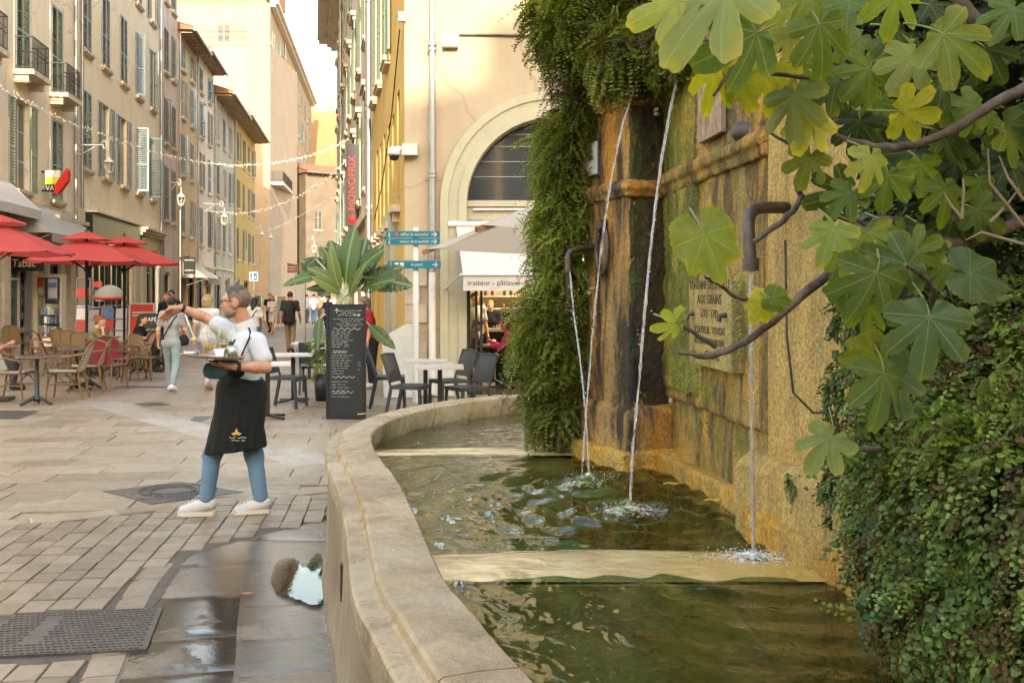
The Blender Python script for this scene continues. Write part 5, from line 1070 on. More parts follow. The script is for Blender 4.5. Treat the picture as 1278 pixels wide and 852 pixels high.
# awning with lettering over the shop door
m = MB(); ya, yb = 16.18, 15.4; m.grid(8, 3, lambda u, v: (AX-1.58+.16*v+(2.9-.16*v)*u, ya+(yb-ya)*v, 2.82-.86*v)); m.add([(AX-1.42, yb, 1.955), (AX+1.4, yb, 1.955), (AX+1.4, yb, 1.72), (AX-1.42, yb, 1.72)], [(0, 1, 2, 3)])
m.add([(AX-1.58, ya, 2.82), (AX-1.42, yb, 1.96), (AX-1.42, ya, 1.96)], [(0, 1, 2)]); aw = m.build('awning', M_AWW, cb); m = MB(); m.tube([(AX-1.7, 16.15, 2.8), (AX+1.4, 16.15, 2.84)], .05, 8).tube([(AX-1.44, yb-.01, 1.97), (AX+1.4, yb-.01, 1.97)], .025, 8).tube([(AX-1.75, 16.15, 1.75), (AX-1.46, yb, 1.97)], .018, 6); link('awning_bar', m.mesh('awning_bar', M_WPIPE), aw)
M_GREYINK = flat('grey_lettering', (.07, .07, .08), .6); text('lettering', 'traiteur - pâtissier - salon de thé', .108, M_GREYINK, (-.69, yb-.006, 1.84), (rad(90), 0, 0), aw, .001, 'LEFT', sx=1.06)
# shop interior
m = MB(); m.add([(-1.3, 16.55, 0.004), (4, 16.55, .004), (4, 22, .004), (-1.3, 22, .004)], [(0, 1, 2, 3)]); m.build('shop_floor', flat('dark_tile', (.06, .055, .05), .25), cb)
m = MB(); m.add([(-1.3, 21.9, 0), (4, 21.9, 0), (4, 21.9, 3), (-1.3, 21.9, 3)], [(0, 1, 2, 3)]); m.add([(-1.3, 16.55, 0), (-1.3, 22, 0), (-1.3, 22, 3), (-1.3, 16.55, 3)], [(0, 1, 2, 3)]); m.add([(-1.3, 16.55, 3), (4, 16.55, 3), (4, 22, 3), (-1.3, 22, 3)], [(0, 3, 2, 1)]); m.build('shop_wall', flat('cream_wall', (.66, .56, .4), .7), cb)
m = MB(); m.b(gx0, 16.33, .02, gx0+.05, 16.4, 2.88).b(gx0+.13, 16.3, .02, gx0+.17, 16.36, 2.88).b(gx0+.21, 16.35, .02, gx0+.25, 16.41, 2.88); m.build('door_frame', M_DK, cb); m = MB().b(gx0+.05, 16.36, .05, gx0+.13, 16.37, 2.85); m.build('door_pane', M_CLEAR, cb)
dl = bpy.data.lights.new('shop_lamp', 'AREA'); dl.energy = 55; dl.size = 1.6; dl.color = (1, .8, .5); dlo = bpy.data.objects.new('shop_lamp', dl); COL.objects.link(dlo); dlo.location = (1.0, 19.5, 2.95); dlo.parent = cb; dlo.matrix_parent_inverse = basis(cb).inverted()
for z in (1.35, 1.62): m = MB().b(-.7, 21.45, z, 2.5, 21.85, z+.035); t = m.build('wall_shelf', M_WHITE, cb)
# --- unseen houses added behind the camera, placed and sized to shade the square
for nm, lab, a, b, z, pm in (('shading_house', 'unseen cream house added for shade far behind the viewer on the left', -44, -1.2, 24, PL_B), ('shading_house', 'unseen tall pink house added for shade in the middle far behind the viewer', -1, 6.4, 36, PL_C), ('shading_house', 'unseen beige house added for shade far behind the viewer on the right', 6.6, 46, 27.4, PL_A)):
    t, f = building(nm, lab, (b, -45), (a, -45), z, 10, pm, [(1.2+3.2*i, zz, 1.2, 2.3, 'OO', SH_G) for i in range(int((b-a-2)/3.2)) for zz in (4.4, 8.2)+((12.2, 16) if z > 18 else ())], [(1.5+5*i, 0, 3, 3, M_BLACKP) for i in range(int((b-a-3)/5))], group='unseen shading houses behind the viewer')
    if z == 27.4: 
        m = MB().b(8.9, -45.6, 27.3, 9.8, -44.9, 28.7); m.build('chimney', PL_C, t); m = MB().add([(7, -45.5, 27.38), (13, -45.5, 27.38), (10, -45.5, 28.2), (7, -47, 27.38), (13, -47, 27.38), (10, -47, 28.2)], [(0, 1, 2), (3, 5, 4), (0, 2, 5, 3), (1, 4, 5, 2)]); m.build('dormer', M_TILE, t)
# ---------------------------------------------------------------- café furniture
M_RAT = mat('rattan_cane', (.2, .12, .05), (.11, .065, .03), 18, .5, .3, 60); M_CELA = mat('celadon_weave', (.38, .44, .36), (.32, .38, .3), 60, .6, .3, 160); M_BURG = mat('burgundy_weave', (.26, .035, .06), (.19, .025, .045), 60, .6, .3, 160)
def weave():
    n = N('checker_weave'); c = n.n('TexChecker', {'Vector': n.co(), 'Color1': (.6, .55, .4), 'Color2': (.05, .06, .05), 'Scale': 55.}); n.put(c=c.outputs[0], r=.6); n.bump(n.noise(150), .3, .003); return n.m
M_CHK = weave(); M_WOVEN = mat('tan_weave', (.27, .19, .09), (.14, .095, .045), 70, .6, .4, 150); M_ANTH = flat('anthracite_resin', (.032, .04, .047), .5)
M_TOPW = flat('white_table_top', (0.555, 0.532, 0.495), .35); M_TOPB = flat('bronze_table_top', (.13, .1, .08), .3, .3); M_CASTB = flat('black_cast_iron', (.03, .032, .034), .4, .4)
PI = math.pi
def rattan_chair(name, label, back, seat, backside=None, group='rattan chairs of the café terrace'):
    t = thing(name, label, 'chair', (0, 0, 0), 0, group); W = .24; B = lambda nm, m, ma, p=t: m.build(nm, ma, p, False)
    m = MB(); m.grid(8, 8, lambda a, b: ((a-.5)*2*W*(.98-.1*b), -.23+.46*b, .455+.012*math.cos((a-.5)*3)-.015*b)); m.grid(8, 8, lambda a, b: ((.5-a)*2*W*(.98-.1*b), -.23+.46*b, .425)); s = B('seat', m, seat)
    m = MB(); m.tube([(W*x, y, .44) for x, y in ((-.98, -.23), (.98, -.23), (.88, .23), (-.88, .23), (-.98, -.23))], .016, 8); B('seat_frame', m, M_RAT)
    def bp(a, b, o=0): x = (a-.5)*2; return (x*W*(.93-.12*b), .21+.14*b+.05*(1-x*x)+o, .47+.42*b-.07*b*abs(x)**3)
    m = MB(); m.grid(10, 8, lambda a, b: bp(a, b)); B('backrest', m, back); m = MB(); m.grid(10, 8, lambda a, b: bp(1-a, b, .014)); B('back_cover', m, backside or back)
    m = MB(); m.tube([bp(0, b, .008) for b in np.linspace(-.05, .95, 7)]+[bp(a, 1., .008) for a in np.linspace(.05, .95, 9)]+[bp(1, b, .008) for b in np.linspace(.95, -.05, 7)], .017, 8); B('back_frame', m, M_RAT)
    for s in (-1, 1):
        m = MB(); m.tube([(s*W*.86, .3, .72), (s*(W+.04), .15, .70), (s*(W+.05), -.05, .67), (s*(W+.045), -.19, .645), (s*(W+.035), -.245, .60), (s*(W+.015), -.235, .52), (s*W, -.2, .44)], .0155, 8); B('arm', m, M_RAT)
        m = MB(); m.tube([(s*W*.93, -.21, .44), (s*W*.97, -.23, .2), (s*W*1.02, -.25, 0)], [.017, .016, .013], 8); B('leg', m, M_RAT)
        m = MB(); m.tube([(s*W*.85, .22, .47), (s*W*.87, .25, .2), (s*W*.93, .30, 0)], [.017, .016, .013], 8); B('leg', m, M_RAT)
        m = MB(); m.tube([(s*W*.95, -.22, .25), (s*W*.87, .24, .25)], .01, 6).tube([(s*W*.95, -.21, .28), (s*W*.5, -.2, .37), (0, -.215, .42)], .009, 6).tube([(s*W*.9, .1, .22), (s*W*.9, -.05, .36), (s*W*.9, -.1, .42)], .009, 6); B('stretcher', m, M_RAT)
    return t
CH1 = rattan_chair('rattan_chair', 'celadon rattan armchair at the left picture edge facing right towards the black table', M_CELA, M_CELA, M_CHK)
CH2 = rattan_chair('rattan_chair', 'burgundy rattan armchair seen from behind, nearest of the burgundy ones', M_BURG, M_BURG, M_BURG)
CH3 = rattan_chair('rattan_chair', 'tan woven rattan chair leaning among the empty chairs behind the umbrella pole', M_WOVEN, M_WOVEN, M_WOVEN)
def put(o, px, py, rz, z=0): p = G(px, py, z); o.location = p; o.rotation_euler = (0, 0, rad(rz)); return o
def cput(o, px, py, rz, label): p = G(px, py); return dup(o, p, rad(rz), label)
put(CH1, 18, 500, 90); cput(CH1, 83, 498, -80, 'celadon rattan armchair facing left across the nearest black café table'); cput(CH1, 108, 489, -75, 'celadon rattan armchair with dark back tucked behind the front pair')
put(CH2, 134, 487, 172); cput(CH2, 149, 476, 168, 'burgundy rattan armchair behind the nearest one, close to the umbrella pole'); cput(CH2, 72, 470, 110, 'burgundy rattan armchair showing only its side behind the celadon chair')
put(CH3, 86, 459, 150)
for a in ((97, 462, 170, 'tan rattan chair with round back standing left of the red haired woman'), (107, 465, 185, 'tan rattan chair right in front of the red haired woman'), (20, 449, 185, 'tan rattan chair behind the dark far left table'), (53, 458, -70, 'tan rattan chair turned sideways by the display cabinet'), (166, 474, -60, 'tan rattan chair pulled out beside the dark haired seated woman'), (187, 474, 70, 'tan rattan chair nearest the woman in grey'), (118, 455, 0, 'tan rattan chair under the red haired woman'), (197, 462, 60, 'tan rattan chair half hidden behind the woman in grey'), (-14, 470, 100, 'tan rattan chair cut by the left picture edge')): cput(CH3, *a)
DHC = cput(CH3, 170, 464, -95, 'tan rattan chair carrying the dark haired woman in black')
def bistro_table(label):
    t = thing('bistro_table', label, 'table', (0, 0, 0), 0, 'round café tables on black iron feet'); B = lambda nm, m, ma: m.build(nm, ma, t, False)
    B('table_top', MB().lathe([(0, .735), (.29, .735), (.3, .728), (.3, .712), (.29, .705), (0, .705)], 32), M_TOPB); B('pole', MB().lathe([(.05, .705), (.05, .69), (.028, .66), (.027, .5), (.036, .47), (.036, .12), (.05, .1), (.05, .05), (0, .05)], 14), M_CASTB)
    for k in range(3): a = PI/2+k*2*PI/3; c, s = math.cos(a), math.sin(a); B('foot', MB().tube([(c*.03, s*.03, .11), (c*.12, s*.12, .075), (c*.2, s*.2, .03), (c*.25, s*.25, .02)], [.03, .026, .022, .02], 8), M_CASTB)
    return t
BT = bistro_table('round black café table in front between the two celadon chairs'); put(BT, 46, 505, 20)
for a in ((95, 487, 50, 'round café table hidden behind the celadon chairs'), (112, 484, 10, 'round café table beside the burgundy chair'), (28, 448, 0, 'far left round café table before the shop door'), (174, 465, 30, 'round café table with cups beside the dark haired seated woman'), (133, 461, 0, 'round café table in front of the red haired woman')): cput(BT, *a)
def resin_chair(label):
    t = thing('resin_chair', label, 'chair', (0, 0, 0), 0, 'dark grey resin chairs of the bakery terrace'); B = lambda nm, m, ma=M_ANTH: m.build(nm, ma, t, False)
    B('seat', MB().grid(6, 6, lambda a, b: ((a-.5)*.44, -.21+.43*b, .46-.015*math.sin(a*PI)*math.sin(b*PI))).grid(6, 6, lambda a, b: ((.5-a)*.44, -.21+.43*b, .425)).b(-.22, -.21, .41, .22, -.205, .46).b(-.22, -.2, .415, -.215, .2, .46).b(.215, -.2, .415, .22, .2, .46))
    m = MB(); m.grid(6, 8, lambda a, b: ((a-.5)*.42, .2+.13*b+.02*math.sin(a*PI), .5+.36*b)); m.grid(6, 8, lambda a, b: ((.5-a)*.42, .215+.13*b+.02*math.sin(a*PI), .5+.36*b)); m.tube([(-.21, .205, .45), (-.21, .275, .68), (-.21, .335, .86), (0, .36, .868), (.21, .335, .86), (.21, .275, .68), (.21, .205, .45)], .016, 8); B('backrest', m)
    for s in (-1, 1): B('leg', MB().bar((s*.2, -.19, .43), (s*.205, -.215, 0), .036, .036)); B('leg', MB().bar((s*.2, .2, .45), (s*.21, .29, 0), .036, .04))
    return t
RC = resin_chair('dark grey resin chair behind the waiter, turned to the left hand tables'); put(RC, 359, 508, 80)
def rput(X, Y, rz, label): return dup(RC, (X, Y, 0), rad(rz), label)
for a in ((P(392, 0, 16.9).x, 16.9, 185, 'dark grey resin chair seen from behind left of the chalkboard'), (P(487, 0, 14.7).x, 14.7, 95, 'dark grey resin chair just right of the chalkboard'), (P(513, 0, 13.2).x, 13.2, 75, 'dark grey resin chair at the left of the front white table'), (P(560, 0, 14.1).x, 14.1, -60, 'dark grey resin chair at the far right corner of the white tables'), (P(583, 0, 13.0).x, 13.0, -55, 'dark grey resin chair nearest the basin rim at right')): rput(*a)
def square_table(label):
    t = thing('square_table', label, 'table', (0, 0, 0), 0, 'square white tables of the bakery terrace'); B = lambda nm, m, ma: m.build(nm, ma, t, False)
    B('table_top', MB().b(-.3, -.3, .715, .3, .3, .745), M_TOPW); B('pole', MB().b(-.03, -.03, .04, .03, .03, .715), M_CASTB)
    for k in range(4): a = PI/4+k*PI/2; B('foot', MB().bar((0, 0, .05), (math.cos(a)*.3, math.sin(a)*.3, .02), .04, .03), M_CASTB)
    return t
ST = square_table('front white square table by the basin rim'); ST.location = (P(549, 0, 12.75).x, 12.75, 0); ST.rotation_euler = (0, 0, rad(4))
for px, Y, rz, l in ((531, 13.85, 4, 'rear white square table before the beige wall'), (334, 13.3, 12, 'white square table right behind the waiter'), (366, 15.4, 8, 'white square table between waiter and chalkboard'), (386, 19.3, 5, 'farthest white square table left of the tall plant')): dup(ST, (P(px, 0, Y).x, Y, 0), rad(rz), l)
m = MB().lathe([(0, 0), (.05, 0), (.055, .1), (.05, .1), (.045, .01), (0, .01)], 14); o = m.build('table_pot', M_WOVEN); o.location = (P(403, 0, 15.9).x+.0, 16.75, .462); tag(o, 'small beige pot on the seat of the chair beside the chalkboard', 'pot')
# red café umbrellas with two tiers
def fabric(name, c, tr=.35):
    n = N(name); n.put(c=n.mix(n.ramp(n.noise(1.5, detail=4), .3, .7), c, tuple(x*.85 for x in c)), r=.8, s=.2); n.bump(n.noise(7), .1, .02); tl = n.n('BsdfTranslucent', {0: c}).outputs[0]; mx = n.n('MixShader', {0: tr, 1: n.b.outputs[0], 2: tl}); n.t.links.new(mx.outputs[0], n.out.inputs[0]); return n.m
M_RED = fabric('red_canvas', (0.527, 0.085, 0.0723), .4); M_BEIGE = fabric('beige_canvas', (.66, .57, .45), .45); M_WOODP = mat('varnished_wood', (0.255, 0.128, 0.045), (0.165, 0.075, 0.0263), 14, .4, .2, 60)
def umbrella(label, R=1.45):
    t = thing('red_umbrella', label, 'umbrella', (0, 0, 0), 0, 'red double tier umbrellas of the café'); B = lambda nm, m, ma: m.build(nm, ma, t, False); n = 8
    def rr(k): return R*(1.0 if k % 2 else .82)
    def tier(R0, z0, R1, z1, sag):
        m = MB(); c = [(math.cos(PI/8*2*k+PI/4*.5*0)*1, math.sin(PI/8*2*k)) for k in range(n)]
        for k in range(n):
            a, b = c[k], c[(k+1) % n]; fa, fb = (1.0 if k % 2 else .86), (1.0 if (k+1) % 2 else .86)
            def fn(u, v, a=a, b=b, fa=fa, fb=fb):
                r = R0+(R1-R0)*v; x = (a[0]*fa*(1-u)+b[0]*fb*u)*r; y = (a[1]*fa*(1-u)+b[1]*fb*u)*r; return (x, y, z0+(z1-z0)*v**1.15-sag*math.sin(PI*u)*v)
            m.grid(4, 5, fn, False)
        return m
    B('canopy', tier(.3, 2.78, R, 2.36, .03), M_RED); B('canopy_top', tier(.02, 3.0, .62, 2.83, .015), M_RED)
    B('pole', MB().lathe([(.028, 0), (.028, 2.98), (.04, 3.0), (.02, 3.06), (0, 3.08)], 10), M_BLACKP); B('hub', MB().lathe([(.05, 2.16), (.055, 2.2), (.05, 2.26), (.03, 2.26)], 12), M_BLACKP); B('base', MB().b(-.3, -.3, 0, .3, .3, .06), M_CASTB)
    for k in range(n):
        f = 1.0 if k % 2 else .86; c, s = math.cos(PI/4*k), math.sin(PI/4*k); m = MB(); m.tube([(c*.03, s*.03, 2.80), (c*R*f*.5, s*R*f*.5, 2.60), (c*R*f, s*R*f, 2.345)], .011, 6); m.tube([(c*.04, s*.04, 2.2), (c*R*f*.5, s*R*f*.5, 2.58)], .009, 6); B('rib', m, M_BLACKP)
    return t
UM = umbrella('red double tier umbrella on the thick black pole beside the red haired woman'); UM.location = (P(108, 0, 21).x, 21, 0); UM.rotation_euler = (0, 0, .3)
dup(UM, (P(155, 0, 23.6).x, 23.6, 0), .5, 'red double tier umbrella farthest right, before the green shop', 1.02); dup(UM, (P(-12, 0, 15.6).x, 15.6, -.02), .25, 'large red umbrella cut by the left picture edge', .99)
# beige wooden parasol reaching in from the right
t = thing('wooden_parasol', 'beige canvas parasol with varnished wooden ribs hanging over the far basin rim', 'parasol', (1.35, 10.9, 0)); hub = Vector((1.35, 10.9, 3.05)); cs = [Vector((-1.10, 12.8, 2.24)), Vector((-.285, 8.9, 2.27)), Vector((3.6, 9.2, 2.27)), Vector((2.9, 13.2, 2.24))]
for k in range(4):
    a, b = cs[k], cs[(k+1) % 4]; m = MB(); m.grid(8, 8, lambda u, v: hub.lerp(a.lerp(b, u), v)+Vector((0, 0, -.07*math.sin(PI*u)*v))); m.build('canopy', M_BEIGE, t)
    m = MB(); m.bar(hub+Vector((0, 0, -.04)), hub.lerp(a, 1.02)+Vector((0, 0, -.03)), .035, .05); m.build('rib', M_WOODP, t)
m = MB(); m.tube([(1.35, 10.9, 0), (1.35, 10.9, 3.1)], .03, 10); m.build('pole', M_WOODP, t)
# tall menu board, planter, plant
M_SLATE = mat('slate_board', (.012, .015, .017), (.02, .025, .027), 4, .4, .05, 30); M_CHALK = flat('chalk', (.75, .76, .74), .9); M_PLANT = flat('black_planter', (.03, .036, .04), .45)
cbp = P(432, 522, 13.25); cbp.z = 0; t = thing('menu_board', 'tall black menu board covered in white chalk lettering beside the basin', 'chalkboard', cbp, rad(-4)); B = lambda nm, m, ma, **k: m.build(nm, ma, t, False, **k)
B('board', MB().b(-.235, -.02, .05, .235, .02, 1.50), M_SLATE); m = MB(); m.b(-.265, -.03, .0, -.235, .03, 1.53).b(.235, -.03, 0, .265, .03, 1.53).b(-.235, -.03, 1.5, .235, .03, 1.53).b(-.235, -.03, 0, .235, .03, .05); B('frame', m, M_BLACKP)
rc = random.Random(2); m = MB()
def scrib(m, x0, x1, z, h, y=-.0225, n=9, r=.002):
    x = x0
    while x < x1:
        w2 = rc.uniform(.025, .075); k = max(3, int(w2/.011)); m.tube([(x+w2*i/k+rc.uniform(-.002, .002), y, z+rc.uniform(-h, h)*.6*(1 if i % 2 else -1)) for i in range(k+1)], r, 4); x += w2+rc.uniform(.008, .018)
for z, a, b, h in ((1.44, -.1, .17, .014), (1.41, -.06, .14, .014), (1.38, -.1, .1, .012), (1.33, -.17, .2, .016), (1.3, -.06, .18, .012), (1.265, -.12, .19, .013), (1.24, -.08, .14, .009)): scrib(m, a, b, z, h)
for i in range(8): scrib(m, -.19, -.04+rc.uniform(-.03, .02), 1.165-i*.029, .008); scrib(m, -.02, .04, 1.165-i*.029, .008)
for i in range(9): scrib(m, -.19, rc.uniform(-.06, .05), .88-i*.034, .009)
for i in range(6): scrib(m, -.19, rc.uniform(-.06, .05), .5-i*.04, .009)
for z, a, b in ((1.2, -.17, .2), (.9, -.17, .02), (.56, -.19, .12), (.36, -.19, .1)): m.tube([(a+(b-a)*i/24, -.0225, z+.012*math.sin(i*1.1)) for i in range(25)], .0025, 4)
for z in (.76, .72, .66): scrib(m, .16, .19, z, .015)
m.tube([(-.15, -.0225, 1.44), (-.12, -.0225, 1.47), (-.09, -.0225, 1.44)], .004, 4).tube([(-.12, -.0225, 1.465), (-.12, -.0225, 1.41)], .004, 4).tube([(.1, -.0225, 1.385), (.19, -.0225, 1.385)], .004, 4).tube([(.165, -.0225, 1.405), (.195, -.0225, 1.385), (.165, -.0225, 1.365)], .004, 4)
B('chalk_writing', m, M_CHALK, kind='stuff')
t = thing('bird_of_paradise_plant', 'tall potted plant with big torn paddle leaves behind the menu board', 'potted plant', (P(432, 0, 13.75).x, 13.75, 0)); m = MB(); m.lathe([(0, .0), (.2, 0), (.27, 1.25), (.29, 1.3), (.25, 1.3), (.24, 1.22), (0, 1.2)], 20); m.build('planter', M_PLANT, t, False)
def plantmat():
    n = N('paddle_leaf'); c = n.n('ObjectInfo').outputs['Color']; uvn = n.n('UVMap').outputs[0]; s = n.n('SeparateXYZ', {0: uvn}); rib = n.ramp(n.math('ABSOLUTE', s.outputs[0]), .012, .03, 1, 0); st = n.n('TexWave', {'Vector': uvn, 'Scale': 14., 'Distortion': .6}, bands_direction='Y').outputs[1]
    col = n.mix(n.math('MULTIPLY', st, .3), c, n.mix(1, c, (.55, .6, .5), 'MULTIPLY')); col = n.mix(n.math('MULTIPLY', rib, .6), col, (.3, .36, .14)); n.put(c=col, r=.42, s=.4); n.bump(st, .2, .006)
    tl = n.n('BsdfTranslucent', {0: n.mix(1, col, (1.4, 1.4, .5), 'MULTIPLY')}).outputs[0]; mx = n.n('MixShader', {0: .3, 1: n.b.outputs[0], 2: tl}); n.t.links.new(mx.outputs[0], n.out.inputs[0]); return n.m
M_PAD = plantmat()
def paddle(seed, torn):
    r = random.Random(seed); V, F_, n = [], [], 22; tears = {k: r.uniform(.1, .5) for k in range(2, n-2) if r.random() < torn}
    for side in (-1, 1):
        for i in range(n):
            for e in (i/n, (i+1)/n-.0):
                pass
        for i in range(n):
            o = len(V); q = []
            for e in (i/n, (i+1)/n):
                w_ = .27*math.sin(PI*min(1, e*.96+.04))**.75*(1.05-.25*e); gap = tears.get(i, 0)*.02
                for k in range(5): f = k/4; q.append((side*w_*f, e+(gap if e > i/n else 0)*-f+.03*f*f*(1-e), -.16*e*e*1.3+.30*w_*f*(1-.8*f)+(.05*r.uniform(-1, 1)*f*f if i in tears else 0)))
            V += q
            for k in range(4): f = (o+k, o+5+k, o+6+k, o+k+1); F_.append(f if side < 0 else f[::-1])
    me = bpy.data.meshes.new('leaf'); me.from_pydata(V, [], F_); me.materials.append(M_PAD); uvl = me.uv_layers.new(name='UVMap'); li = np.zeros(len(me.loops), np.int32); me.loops.foreach_get('vertex_index', li); uvl.data.foreach_set('uv', np.array(V, np.float32)[li][:, :2].ravel()); me.polygons.foreach_set('use_smooth', [True]*len(F_)); me.update(); return me
PAD = [paddle(i, tr) for i, tr in enumerate((.1, .25, .6, .9))]
def orient(o, base, tip, nrm, sx=1, root=None):
    y = (tip-base); L = y.length; y.normalize(); nrm = (nrm-y*nrm.dot(y)).normalized(); x = y.cross(nrm); Mx = Matrix((x*L*sx, y*L, nrm*L)).transposed().to_4x4(); Mx.translation = base-(root.location if root else Vector()); o.matrix_basis = Mx
g1, g2, g3 = (.07, .125, .035), (.048, .085, .03), (.14, .18, .045)
for bx, by, tx, ty, mi, c, dz, sx in ((432, 355, 434, 281, 0, g1, 0, 1.25), (445, 350, 458, 290, 1, g2, .3, 1.1), (420, 352, 387, 332, 1, g3, -.2, 1.0), (418, 345, 372, 318, 2, g2, .2, 1.2), (440, 345, 470, 310, 2, g1, -.3, 1.1), (452, 345, 512, 352, 3, g2, -.2, 1.3), (410, 340, 352, 350, 1, g1, -.3, .7), (425, 365, 395, 345, 0, g3, -.35, 1.), (436, 368, 448, 330, 1, g3, -.3, 1.), (462, 350, 505, 325, 3, g2, .3, 1.1), (415, 330, 402, 300, 2, g1, .3, 1.2), (400, 395, 392, 430, 0, g1, -.3, .9), (460, 405, 492, 432, 1, g1, -.2, .9), (395, 322, 370, 340, 0, g2, .2, 1.1), (428, 350, 412, 292, 1, g1, .3, 1.1), (446, 352, 474, 296, 2, g1, .3, 1.1), (424, 362, 408, 308, 0, g3, -.1, .8), (440, 362, 466, 322, 2, g2, .1, 1.), (450, 362, 486, 345, 3, g1, -.3, 1.), (416, 360, 382, 358, 2, g2, -.1, .9)):
    b_, t_ = P(bx, by, 13.7), P(tx, ty, 13.7+dz); o = link('leaf', PAD[mi], t, False); orient(o, b_, t_, Vector((random.uniform(-.7, .7), -1, .5)), sx*.78, t); f = random.uniform(.85, 1.15); o.color = (c[0]*f, c[1]*f, c[2]*f, 1)
    m = MB(); m.tube(bez(P(428+random.uniform(-8, 8), 378 if by < 380 else 440, 13.75), P((bx+430)/2, (by+372)/2-6, 13.7), b_+(t_-b_)*.05, 6), [.016]*3+[.012]*2+[.009]*2, 6); m.build('stem', M_PAD, t)
t = thing('flower_pot', 'low pot of whitish flowers and leaves beside the planter', 'flower pot', (P(402, 0, 15.6).x, 15.6, 0)); m = MB().lathe([(0, 0), (.1, 0), (.14, .42), (.12, .42), (.1, .38), (0, .38)], 14); m.build('pot', M_CASTB, t, False)
hf = [((P(402, 0, 15.6).x, 15.6, .75), (.17, .17, .36))]; scatter('foliage', hf, 160, FT, M_FERN, t, (.5, 1.), 14, tint=(.4, 1.2)); scatter('flowers', hf, 60, IV, M_FOAM, t, (.5, .9), 15)
# signs
M_TEAL = flat('teal_enamel', (.008, .14, .19), .35); M_GREYP = flat('grey_enamel', (.35, .35, .34), .5); FACE = (rad(90), 0, 0)
t = thing('direction_signpost', 'white pole with three teal direction arrows before the corner building', 'signpost', (P(519, 0, 15.4).x, 15.4, 0)); X0 = P(519, 0, 15.4).x; m = MB(); m.tube([(X0, 15.4, 0), (X0, 15.4, 2.7)], .045, 12); m.build('pole', M_WPIPE, t)
for (xa, ya_, xb, yb_, s) in ((482, 288.5, 549, 296.8, 'office de tourisme'), (482, 297.6, 549, 305.5, 'maison de la mobilité'), (484, 325.5, 550, 335, 'le port')):
    a, b = P(xa, yb_, 15.32), P(xb, ya_, 15.32); m = MB().b(a.x, 15.3, a.z, b.x, 15.34, b.z); d = m.build('arrow_panel', M_TEAL, t); h = b.z-a.z; zc = (a.z+b.z)/2
    text('lettering', s, h*.56, M_WHITE, ((a.x+b.x)/2+(.02 if s != 'le port' else .04), 15.298, zc), FACE, d, .001, shear=.25, sx=1.0 if len(s) < 19 else .95)
    m = MB(); xr = b.x-.1; y = 15.296; m.bar((xr-.03, y, zc), (xr+.05, y, zc), .012, .003, (0, -1, 0)).bar((xr+.015, y, zc+.035), (xr+.052, y, zc), .012, .003, (0, -1, 0)).bar((xr+.015, y, zc-.035), (xr+.052, y, zc), .012, .003, (0, -1, 0))
    xl = a.x+.05; m.lathe([(0, -.004), (.009, 0), (0, .004)], 8, (xl, y, zc+.035), Matrix.Rotation(PI/2, 3, 'X')).bar((xl, y, zc+.022), (xl, y, zc-.005), .012, .003, (0, -1, 0)).bar((xl, y, zc-.005), (xl-.015, y, zc-.04), .007, .003, (0, -1, 0)).bar((xl, y, zc-.005), (xl+.015, y, zc-.04), .007, .003, (0, -1, 0))
    if s == 'le port': m.b(xl+.06, y-.001, zc-.03, xl+.12, y+.001, zc+.03).b(xl+.14, y-.001, zc-.03, xl+.2, y+.001, zc+.03)
    link('pictogram', m.mesh('pictogram', M_WHITE), d, kind='stuff')
    if 'office' in s: link('emblem', MB().box((xl+.11, y, zc), (.04, .003, .05)).mesh('emblem', M_REDINK), d)
t = thing('blade_sign', 'tall dark vertical sign with red letters and red round emblem on the taupe building', 'shop sign', P(440, 282, 32.2)); a, b = P(432.5, 282, 32.2), P(448, 181, 32.2); m = MB().b(a.x, 32.1, a.z, b.x, 32.25, b.z); m.build('panel', flat('charcoal_panel', (.03, .03, .034), .5), t); xc = (a.x+b.x)/2
M_REDL = flat('red_lettering', (.62, .03, .02), .45); text('lettering', 'MONOPRIX', .335, M_REDL, (xc, 32.08, P(0, 229, 32.2).z), Matrix.Rotation(rad(90), 4, 'X').to_euler(), t, .004).rotation_euler = (Matrix.Rotation(rad(90), 3, 'X') @ Matrix.Rotation(rad(90), 3, 'Z')).to_euler()
m = MB(); m.lathe([(0, -.01), (.135, -.01), (.135, .01), (0, .01)], 24, (xc, 32.09, P(0, 273.5, 32.2).z), Matrix.Rotation(PI/2, 3, 'X')); e_ = m.build('emblem', M_REDL, t); m = MB(); m.tube([(xc-.05, 32.072, P(0, 272, 32.2).z), (xc, 32.072, P(0, 270.5, 32.2).z), (xc+.05, 32.072, P(0, 272.5, 32.2).z), (xc-.02, 32.072, P(0, 276, 32.2).z)], .012, 5); link('emblem_mark', m.mesh('emblem_mark', bpy.data.materials['charcoal_panel']), e_)
for y in (192, 240, 276): m = MB().tube([P(448, y, 32.2), P(458, y, 32.2)], .03, 6); m.build('bracket', M_PIPE, t)
M_VG = flat('lime_print', (.45, .55, .05), .4)
t = thing('vape_sign', 'projecting sign with white, lime and black bands before a red lozenge', 'shop sign', P(62, 240, 29.5)); Y = 29.5
for (xa, ya_, xb, yb_, mm) in ((57.5, 213, 76, 222, M_WHITE), (57.5, 222.3, 76, 230.5, M_VG), (57.5, 230.8, 74, 239.5, M_BLACKP)):
    a, b = P(xa, yb_, Y), P(xb, ya_, Y); d = MB().b(a.x, Y-.06, a.z, b.x, Y+.06, b.z).build('panel', mm, t)
    if mm is M_BLACKP: text('lettering', 'VAP', .2, M_WHITE, ((a.x+b.x)/2, Y-.064, (a.z+b.z)/2), FACE, d, .002)
